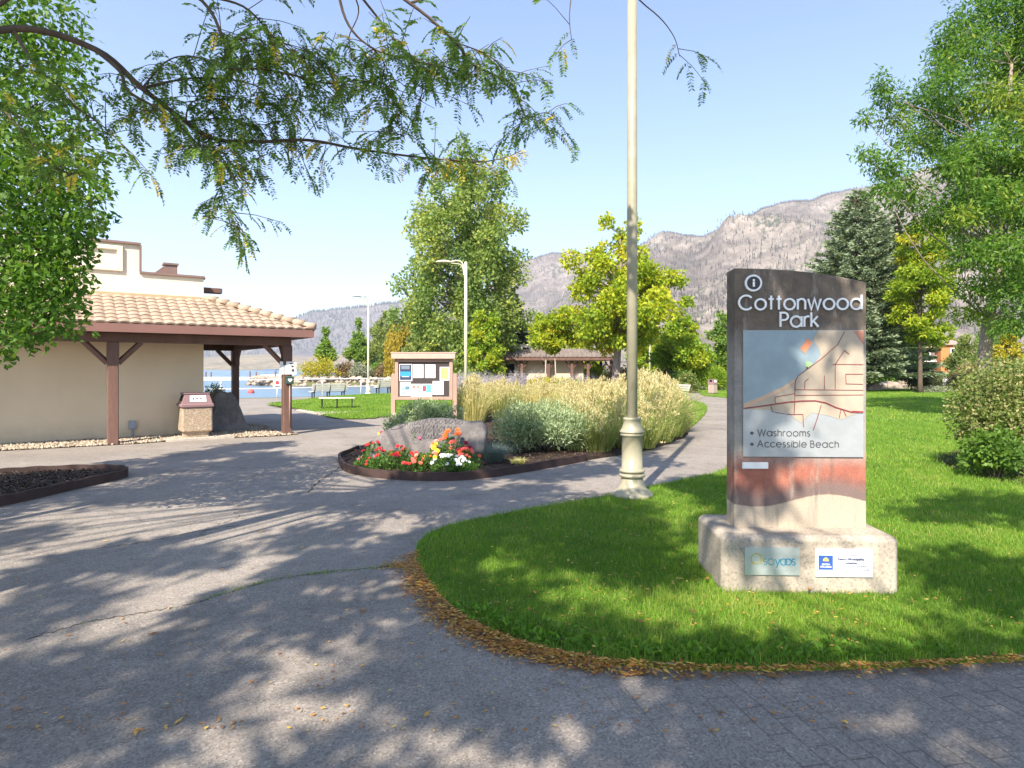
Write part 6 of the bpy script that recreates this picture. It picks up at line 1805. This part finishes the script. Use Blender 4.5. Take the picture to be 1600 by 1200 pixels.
# leaf litter drifted along the island's edge, plus strays
edge = np.array(smooth_poly([G(a, b)[:2] for a, b in [(648, 868), (655, 900), (672, 925), (700, 958), (740, 985), (795, 1010), (855, 1027), (925, 1041), (1000, 1050), (1100, 1054), (1200, 1055), (1300, 1053), (1400, 1050), (1500, 1044), (1600, 1038)]], 6))
wt = np.interp(np.linspace(0, 1, len(edge) - 1), [0, .1, .35, .6, .8, 1], [1.2, 1.9, 1.5, .6, .35, .4]); wt /= wt.sum()
n = 5600; s = rl_.choice(len(edge) - 1, n, p=wt); f = rl_.uniform(0, 1, n)[:, None]
pp = edge[s] * (1 - f) + edge[s + 1] * f
td = unit(np.concatenate([edge[s + 1] - edge[s], np.zeros((n, 1))], 1)); nd = np.stack([td[:, 1], -td[:, 0]], 1)   # to the outside (asphalt side)
wd = np.interp(s / len(edge), [0, .08, .2, .42, .6, 1], [.07, .09, .10, .075, .04, .03])
off = np.abs(rl_.normal(0, 1, n)) * wd - .03
pp = pp + nd * off[:, None]
tongue = rl_.uniform(0, 1, 420); g0 = np.array(G(655, 885)[:2]); g1 = np.array(G(604, 884)[:2])
tp_ = g0 + (g1 - g0) * (tongue ** 1.3)[:, None] + rl_.normal(0, .05, (420, 2)) * np.array([1, 1.2])
pp = np.concatenate([pp, tp_])
# strays on the asphalt and the lawn
m = 900; yy = 3.0 + 8 * rl_.uniform(0, 1, m) ** 1.8; xx = rl_.uniform(-.82, .55, m) * yy
sx = np.stack([xx, yy], 1)
m2 = 620; y2 = rl_.uniform(3.8, 9, m2); x2 = rl_.uniform(-.2, .8, m2) * y2; k2 = in_poly(x2, y2, lawn_poly)
zs = np.concatenate([.004 + np.clip(.05 - off, 0, .05) * .5 + rl_.uniform(0, .02, n), rl_.uniform(.006, .02, 420), np.full(m, .007) + in_poly(xx, yy, lawn_poly) * .07, np.full(k2.sum(), .075)])
pp = np.concatenate([pp, sx, np.stack([x2, y2], 1)[k2]])
N_ = len(pp)
ax = unit(np.stack([rl_.normal(size=N_), rl_.normal(size=N_), rl_.normal(0, .18, N_)], 1))
big = rl_.uniform(size=N_) < .04
V, Fc = leaf_cards(np.concatenate([pp, zs[:, None] + .004], 1), ax, np.where(big, .075, rl_.uniform(.018, .040, N_)), np.where(big, .026, rl_.uniform(.012, .024, N_)), rl_, .0)
ti = np.clip(rl_.normal(.42, .24, N_), 0, 1)
# flatten the cards so that they lie on the ground
V = V.reshape(-1, 4, 3); zc = np.repeat(V[:, :1, 2], 4, 1); V[:, :, 2] = zc + (V[:, :, 2] - zc) * .22; V[:, :, 2] = np.maximum(V[:, :, 2], .003)
o = link('fallen_leaves', np_mesh('fallen_leaves', V.reshape(-1, 3), Fc, ti), FM['dead']); o['kind'] = 'stuff'

# ================================================================ NEAR TREES
# leafy tree at the left, trunk in the mulch bed just out of the frame
rg = np.random.default_rng(1001)
tl = (-5.95, 6.55, .0); KN = .70
bl = []
def nb_(a, b, Y, r, rz=None):
    Y *= KN; r *= KN; q = P(a, b, Y); bl.append(((q[0] - tl[0], q[1] - tl[1], q[2] - tl[2]), (r, r, rz or r * .75)))
for a, b, Y, r in [(15, 530, 8.9, .36), (60, 512, 8.8, .36), (95, 505, 8.8, .36), (5, 490, 9.2, .6), (60, 470, 9.0, .55), (92, 466, 8.8, .32), (118, 468, 8.7, .16), (20, 430, 9.2, .7), (80, 420, 9.0, .6), (105, 430, 8.9, .28), (100, 390, 9.0, .38), (118, 372, 8.9, .30), (30, 370, 9.3, .75), (80, 350, 9.2, .6), (138, 348, 8.9, .27), (165, 338, 8.8, .17), (110, 315, 9.1, .38), (145, 300, 9.0, .27), (172, 293, 8.9, .15), (30, 300, 9.4, .75), (90, 275, 9.4, .6), (125, 258, 9.3, .36), (165, 240, 9.2, .24), (10, 235, 9.5, .6), (75, 215, 9.5, .48), (125, 195, 9.4, .3), (45, 150, 9.6, .5), (105, 135, 9.6, .4), (0, 100, 9.7, .6), (75, 75, 9.7, .45), (130, 100, 9.6, .24),
    (-60, 250, 9.6, 1.0), (-60, 380, 9.4, .9), (-60, 480, 9.2, .7), (-90, 120, 9.8, 1.1), (40, 20, 9.8, .9), (-150, 300, 9.8, 1.2), (-150, 430, 9.6, 1.0), (-10, 560, 9.0, .26)]:
    nb_(a, b, Y, r)
tree('leafy_tree', 'bright green broadleaf tree hanging over the left edge in front of the washroom', tl, bl, 21000, .072, .042, 'maple',
     [(0, 0, 0), (.02, 0, 1.2), (.05, .05, 2.4), (.1, .1, 3.4), (.2, .1, 4.6)], .09, 1002, tint=(.42, .22), droop=.35, alt=.04, shell=2.6, every=2, lr=.07, minz=3.0)

# honey locust over the plaza: trunk left of the view, boughs reaching into the top of the picture
tk = thing('honey_locust_tree', 'tall honey locust whose leafy boughs hang across the top left of the view', 'tree', (-5.0, 2.6, 0), 0, 'park trees')
wood = MB()
ORI = Vector((-5.0, 2.6, 0))
def bough(pts, r0, r1):
    q = [Vector(P(*p)) - ORI for p in pts]
    sp = smooth_poly(q, 6); n = len(sp)
    wood.tube(sp, [(r0 + (r1 - r0) * (i / (n - 1)) ** .6) * .8 for i in range(n)], 7)
    return [Vector(p) for p in sp]
wood.tube(smooth_poly([(0, 0, 0), (.05, 0, 1.5), (.1, .1, 3.0), (.3, .1, 4.2), (.6, 0, 6), (1.0, -.3, 8), (1.5, -.6, 10.2)], 4), [.24, .21, .19, .18, .17, .17, .16, .16, .155, .15, .145, .14, .13, .125, .12, .11, .10, .10, .09, .08, .07, .06, .055, .05, .04], 10)
br = []
root1 = [(-420, 380, 3.4), (-140, 110, 3.9)]
br.append((bough(root1 + [(20, 45, 4.3), (150, 78, 4.5), (222, 138, 4.6), (290, 190, 4.7), (335, 217, 4.8), (400, 222, 4.9), (480, 219, 5.0), (560, 233, 5.1), (640, 244, 5.2), (700, 250, 5.25), (750, 253, 5.3), (790, 246, 5.3), (815, 235, 5.3)], .042, .004), 14, .85))
br.append((bough([(338, 218, 4.8), (344, 228, 4.8), (334, 258, 4.75), (345, 290, 4.75), (352, 322, 4.7), (370, 345, 4.7), (386, 378, 4.7)], .011, .003), 0, 1.3))
br.append((bough([(150, 78, 4.5), (188, 112, 4.45), (200, 142, 4.4), (250, 172, 4.4), (288, 204, 4.45), (322, 238, 4.5), (352, 262, 4.5), (420, 240, 4.6)], .022, .003), 3, 1.1))
br.append((bough([(-140, 110, 3.9), (120, -60, 4.1), (300, -10, 4.2), (350, 66, 4.25), (354, 105, 4.3), (410, 108, 4.4), (460, 118, 4.45), (510, 130, 4.5), (560, 126, 4.5), (590, 134, 4.55), (608, 160, 4.55), (626, 168, 4.55), (627, 190, 4.55), (633, 220, 4.5)], .019, .003), 8, 1.1))
br.append((bough([(300, -10, 4.2), (520, -60, 4.3), (640, 5, 4.4), (711, 66, 4.5), (735, 98, 4.55), (770, 116, 4.6), (802, 134, 4.65), (815, 170, 4.7), (826, 184, 4.7), (850, 176, 4.75), (872, 184, 4.8)], .021, .003), 8, 1.15))
br.append((bough([(520, -60, 4.3), (540, 30, 4.35), (580, 74, 4.4), (640, 94, 4.4), (690, 103, 4.45), (720, 112, 4.5)], .016, .003), 5, 1.2))
br.append((bough([(520, -60, 4.3), (600, 40, 4.4), (625, 75, 4.42), (645, 95, 4.45), (668, 125, 4.5)], .014, .003), 4, 1.1))
br.append((bough([(222, 138, 4.6), (300, 122, 4.7), (380, 128, 4.75), (430, 150, 4.8), (462, 175, 4.8)], .014, .003), 2, 1.2))
br.append((bough([(290, 190, 4.7), (350, 185, 4.85), (400, 195, 4.95), (445, 190, 5.0)], .010, .003), 0, 1.2))
br.append((bough([(300, -10, 4.2), (380, 10, 4.4), (430, 60, 4.5), (470, 90, 4.5), (520, 95, 4.55)], .014, .003), 3, 1.2))
br.append((bough([(20, 45, 4.3), (60, 110, 4.3), (110, 160, 4.3), (170, 205, 4.3), (215, 255, 4.3)], .018, .003), 2, 1.1))
br.append((bough([(-140, 110, 3.9), (-40, 130, 4.1), (30, 200, 4.1), (80, 260, 4.1), (130, 275, 4.1)], .02, .003), 3, .9))
br.append((bough([(640, 5, 4.4), (900, -60, 4.6), (1010, 10, 4.7), (1050, 52, 4.7), (1062, 88, 4.7)], .012, .003), 10, .7))
br.append((bough([(900, -60, 4.6), (890, 20, 4.6), (893, 62, 4.6)], .007, .003), 4, .5))
br.append((bough([(222, 138, 4.6), (262, 95, 4.65), (300, 88, 4.7), (345, 100, 4.75), (390, 92, 4.8)], .010, .003), 1, 1.3))
br.append((bough([(350, 66, 4.25), (400, 60, 4.35), (440, 85, 4.4), (480, 72, 4.45)], .009, .003), 0, 1.3))
br.append((bough([(290, 190, 4.7), (300, 160, 4.75), (350, 150, 4.8), (420, 165, 4.9), (450, 150, 4.9)], .009, .003), 0, 1.3))
br.append((bough([(580, 74, 4.4), (600, 100, 4.4), (590, 150, 4.4), (570, 170, 4.4)], .007, .003), 0, 1.3))
br.append((bough([(640, 94, 4.4), (660, 130, 4.45), (655, 165, 4.45)], .006, .003), 0, 1.3))
br.append((bough([(711, 66, 4.5), (760, 85, 4.55), (790, 110, 4.6)], .008, .003), 0, 1.3))
br.append((bough([(520, -60, 4.3), (560, 10, 4.4), (545, 60, 4.4), (555, 95, 4.4)], .010, .003), 6, 1.3))
# compound leaves: a drooping rachis with paired leaflets
rn = np.random.default_rng(1100)
LV = []; LA = []; LL = []; LT = []
def compound(p, d, length, tint):
    npair = rn.integers(7, 11)
    d = d.normalized(); side = d.cross(Vector((rn.normal(0, .3), rn.normal(0, .3), 1))).normalized()
    q = p.copy()
    pts = [p.copy()]
    for k in range(npair):
        d = (d + Vector((0, 0, -.13))).normalized(); q = q + d * (length / npair); pts.append(q.copy())
        for sg in (-1, 1):
            LV.append(q); LA.append((side * sg + d * .45 + Vector((0, 0, -.12 + rn.normal(0, .12)))).normalized()); LL.append(length * .20 * (1 - .35 * abs(k / npair - .45)) * rn.uniform(.85, 1.1)); LT.append(min(1, max(0, tint + rn.normal(0, .06))))
    wood.tube(pts[::2] if len(pts) > 4 else pts, .0011, 3, caps=False)
for sp, skip, dens in br:
    L_ = 0
    nxt = 0
    for i in range(max(1, skip * 2), len(sp) - 1):
        a, b = sp[i], sp[i + 1]; seg = (b - a).length; m = max(1, int(seg * 43 * dens + rn.uniform()))
        last = i > len(sp) - 8
        for k in range(m):
            p = a.lerp(b, rn.uniform())
            if rn.uniform() < .42:      # side twig carrying a few leaves
                d = Vector((rn.normal(0, 1), rn.normal(0, .8), rn.normal(-.1, .55))).normalized(); tl_ = rn.uniform(.12, .42)
                e = p + d * tl_ + Vector((0, 0, -.05 * tl_)); wood.tube([p, p.lerp(e, .5) + Vector((0, 0, .015)), e], [.0035, .0028, .0018], 4, caps=False)
                for r in range(rn.integers(3, 6)):
                    f = rn.uniform(.3, 1); dd = (d + Vector((rn.normal(0, .8), rn.normal(0, .8), -.45 + rn.normal(0, .3)))).normalized()
                    compound(p.lerp(e, f), dd, rn.uniform(.11, .19), .28 + rn.normal(0, .12) if rn.uniform() > .05 else .95)
            else:
                dd = ((b - a).normalized() * .5 + Vector((rn.normal(0, .9), rn.normal(0, .9), -.4 + rn.normal(0, .4)))).normalized()
                yel = .95 if (i > len(sp) - 22 and sp is br[0][0]) or rn.uniform() < .05 else .28 + rn.normal(0, .12)
                compound(p, dd, rn.uniform(.11, .20), yel)
LVn = np.array([tuple(v) for v in LV]); LAn = unit(np.array([tuple(v) for v in LA])); LLn = np.array(LL)
V, Fc = leaf_cards(LVn, LAn, LLn * 1.22, LLn * .52, rn, .0)
link('bough_leaves', np_mesh('bough_leaves', V, Fc, np.array(LT)), FM['locust_near'], tk)

# high canopies (above and behind the viewer) that throw the dappled shade
def canopy(parent, org, centre, rad, nclump, n, rng, wood, fork, L=.20, W=.085, cr=(.5, .95), plan=None, shade_clumps=()):
    bl = []
    # candidate clumps: a jittered layer over the plaza (so that the shade is even), or a random cloud round the centre
    cand = []
    if plan:
        (xa, xb, ya, yb, st) = plan
        for gx in np.arange(xa, xb, st):
            for gy in np.arange(ya, yb, st):
                if rng.uniform() < .17: continue
                sx, sy, z = gx + rng.uniform(-.42, .42) * st, gy + rng.uniform(-.42, .42) * st, rng.uniform(6.0, 10.4)
                cand.append(np.array([sx - .386 * z, sy - z, z]))
    else:
        for i in range(4000):
            d = rng.normal(size=3); d /= np.linalg.norm(d)
            cand.append(np.array(centre) + d * rad * rng.uniform(0, 1) ** (1 / 2.4))
    for c in cand:
        if len(bl) >= nclump: break
        r = rng.uniform(*cr)
        if c[1] + r > .2 and abs(c[0]) - r < .84 * (c[1] + r) + .2 and c[2] - r * .6 < H + .62 * (c[1] + r) + .15: continue
        sx, sy = c[0] + .386 * c[2], c[1] + 1.0 * c[2]
        f_ = min(1, max(0, (sy - 7.9) / 4.3))
        if 6.6 < sy < 13.4 and abs(sx - (-4.3 + 1.6 * f_)) < .8 + r * .5: continue
        if 1.0 < sx < 4.6 and 4.2 < sy < 8.8 and rng.uniform() < .64: continue
        if sy + r > 15.2 or sy + r > (10.2 if sx - r < -8.2 else 10.2 + (sx - r + 8.2) * 4.6): continue
        bl.append((tuple(c - np.array(org)), (r, r, r * .55)))
    for c, r in shade_clumps: bl.append((tuple(np.array(c) - np.array(org)), (r, r, r * .6)))
    p, d, ids = blob_points(bl, n, rng, 2.2)
    ax = unit(d * .5 + rng.normal(0, .6, (n, 3)) + np.array([0, 0, -.35]))
    V, Fc = leaf_cards(p, ax, rng.uniform(.7, 1.3, n) * L, rng.uniform(.7, 1.3, n) * W, rng, .05)
    link('crown', np_mesh('crown', V, Fc, np.clip(rng.normal(.4, .2, n), 0, 1)), FM['locust'], parent)
    f = Vector(fork)
    for i, (c, r) in enumerate(bl):
        if i % 3: continue
        c = Vector(c); m = f.lerp(c, .5) + Vector((rng.normal(0, .2), rng.normal(0, .2), .5))
        q = [f, m, c]
        wood.tube(smooth_poly(q, 3), [.034 * v for v in np.linspace(1, .25, 7)], 5, caps=False)
rc = np.random.default_rng(1200)
canopy(tk, ORI, (-5.6, .2, 8.4), np.array([8.4, 7.2, 2.9]), 400, 56000, rc, wood, (.9, -.2, 6.6), .20, .10, (.42, .72), (-10.5, 2.6, 1.2, 15, 1.08))
wood.build('trunk', M['bark'], tk)
tk2 = thing('honey_locust_tree', 'second honey locust behind the viewer shading the lawn round the sign', 'tree', (1.6, -5.2, 0), 0, 'park trees')
w2_ = MB(); w2_.tube(smooth_poly([(0, 0, 0), (.05, 0, 2), (.1, .1, 4.5), (0, 0, 8)], 4), [.22 * f for f in np.linspace(1, .3, 13)], 9)
canopy(tk2, (1.6, -5.2, 0), (.3, -2.2, 7.4), np.array([4.8, 4.0, 2.3]), 34, 9500, rc, w2_, (.1, .1, 5), .20, .10, (.4, .75), None, [((.1, .0, 7.25), .42), ((.5, -.1, 7.3), .34), ((-.5, -1.3, 6.5), .28)])  # last list: unseen clumps added to cast shade on the sign's head and plinth
w2_.build('trunk', M['bark'], tk2)
# ================================================================ LIGHT, SKY, AIR, CAMERA
SUN_EL = R(43); DX, DY = .36, .933            # shadows run away from the viewer, a little to the right
w = bpy.data.worlds.new('World'); S.world = w; w.use_nodes = True
nt = w.node_tree; nt.nodes.clear()
sky = nt.nodes.new('ShaderNodeTexSky'); sky.sky_type = 'NISHITA'; sky.sun_disc = False
sky.sun_elevation = SUN_EL; sky.sun_rotation = math.atan2(-DX, -DY)
sky.altitude = 300; sky.air_density = 1.0; sky.dust_density = .6; sky.ozone_density = 2.6
bg = nt.nodes.new('ShaderNodeBackground'); bg.inputs[1].default_value = .11
ow = nt.nodes.new('ShaderNodeOutputWorld')
hs_ = nt.nodes.new('ShaderNodeHueSaturation'); hs_.inputs['Saturation'].default_value = 1.05
nt.links.new(sky.outputs[0], hs_.inputs['Color'])
tint_ = nt.nodes.new('ShaderNodeMix'); tint_.data_type = 'RGBA'; tint_.blend_type = 'MULTIPLY'; tint_.inputs[0].default_value = 1.0
tint_.inputs[7].default_value = (1.0, .945, .945, 1); nt.links.new(hs_.outputs[0], tint_.inputs[6])
nt.links.new(tint_.outputs[2], bg.inputs[0]); nt.links.new(bg.outputs[0], ow.inputs[0])
sl = bpy.data.lights.new('sun', 'SUN'); sl.energy = 3.95; sl.angle = R(.53); sl.color = (1.0, .90, .76)
so = bpy.data.objects.new('sun', sl); COL.objects.link(so)
dvec = Vector((DX * math.cos(SUN_EL), DY * math.cos(SUN_EL), -math.sin(SUN_EL)))
so.rotation_euler = dvec.to_track_quat('-Z', 'Y').to_euler(); so.location = (-8, -20, 25)

hz = MB().box((-300, 2300, 498), (9000, 5400, 1004)).build('haze', None)
hz['kind'] = 'stuff'
m, nt, out = nmat('haze_air')
pv = nt.nodes.new('ShaderNodeVolumePrincipled')
pv.inputs['Color'].default_value = (.84, .88, .97, 1); pv.inputs['Density'].default_value = .00013; pv.inputs['Anisotropy'].default_value = .2
nt.links.new(pv.outputs[0], out.inputs['Volume'])
hz.data.materials.append(m)

cam = bpy.data.cameras.new('camera'); co = bpy.data.objects.new('camera', cam); COL.objects.link(co)
co.location = (0, 0, H); co.rotation_euler = (R(90), 0, 0)
cam.sensor_width = 36; cam.lens = 22.5; cam.shift_y = -(600 - HZ) / 1600.0
cam.clip_start = .05; cam.clip_end = 12000
S.camera = co
S.view_settings.view_transform = 'Standard'; S.view_settings.look = 'None'; S.view_settings.gamma = 1.0
S.view_settings.exposure = 1.5
S.cycles.max_bounces = 6; S.cycles.diffuse_bounces = 3; S.cycles.glossy_bounces = 2; S.cycles.transmission_bounces = 3; S.cycles.transparent_max_bounces = 4; S.cycles.volume_bounces = 1
S.cycles.use_denoising = True
S.cycles.sample_clamp_indirect = 6.0
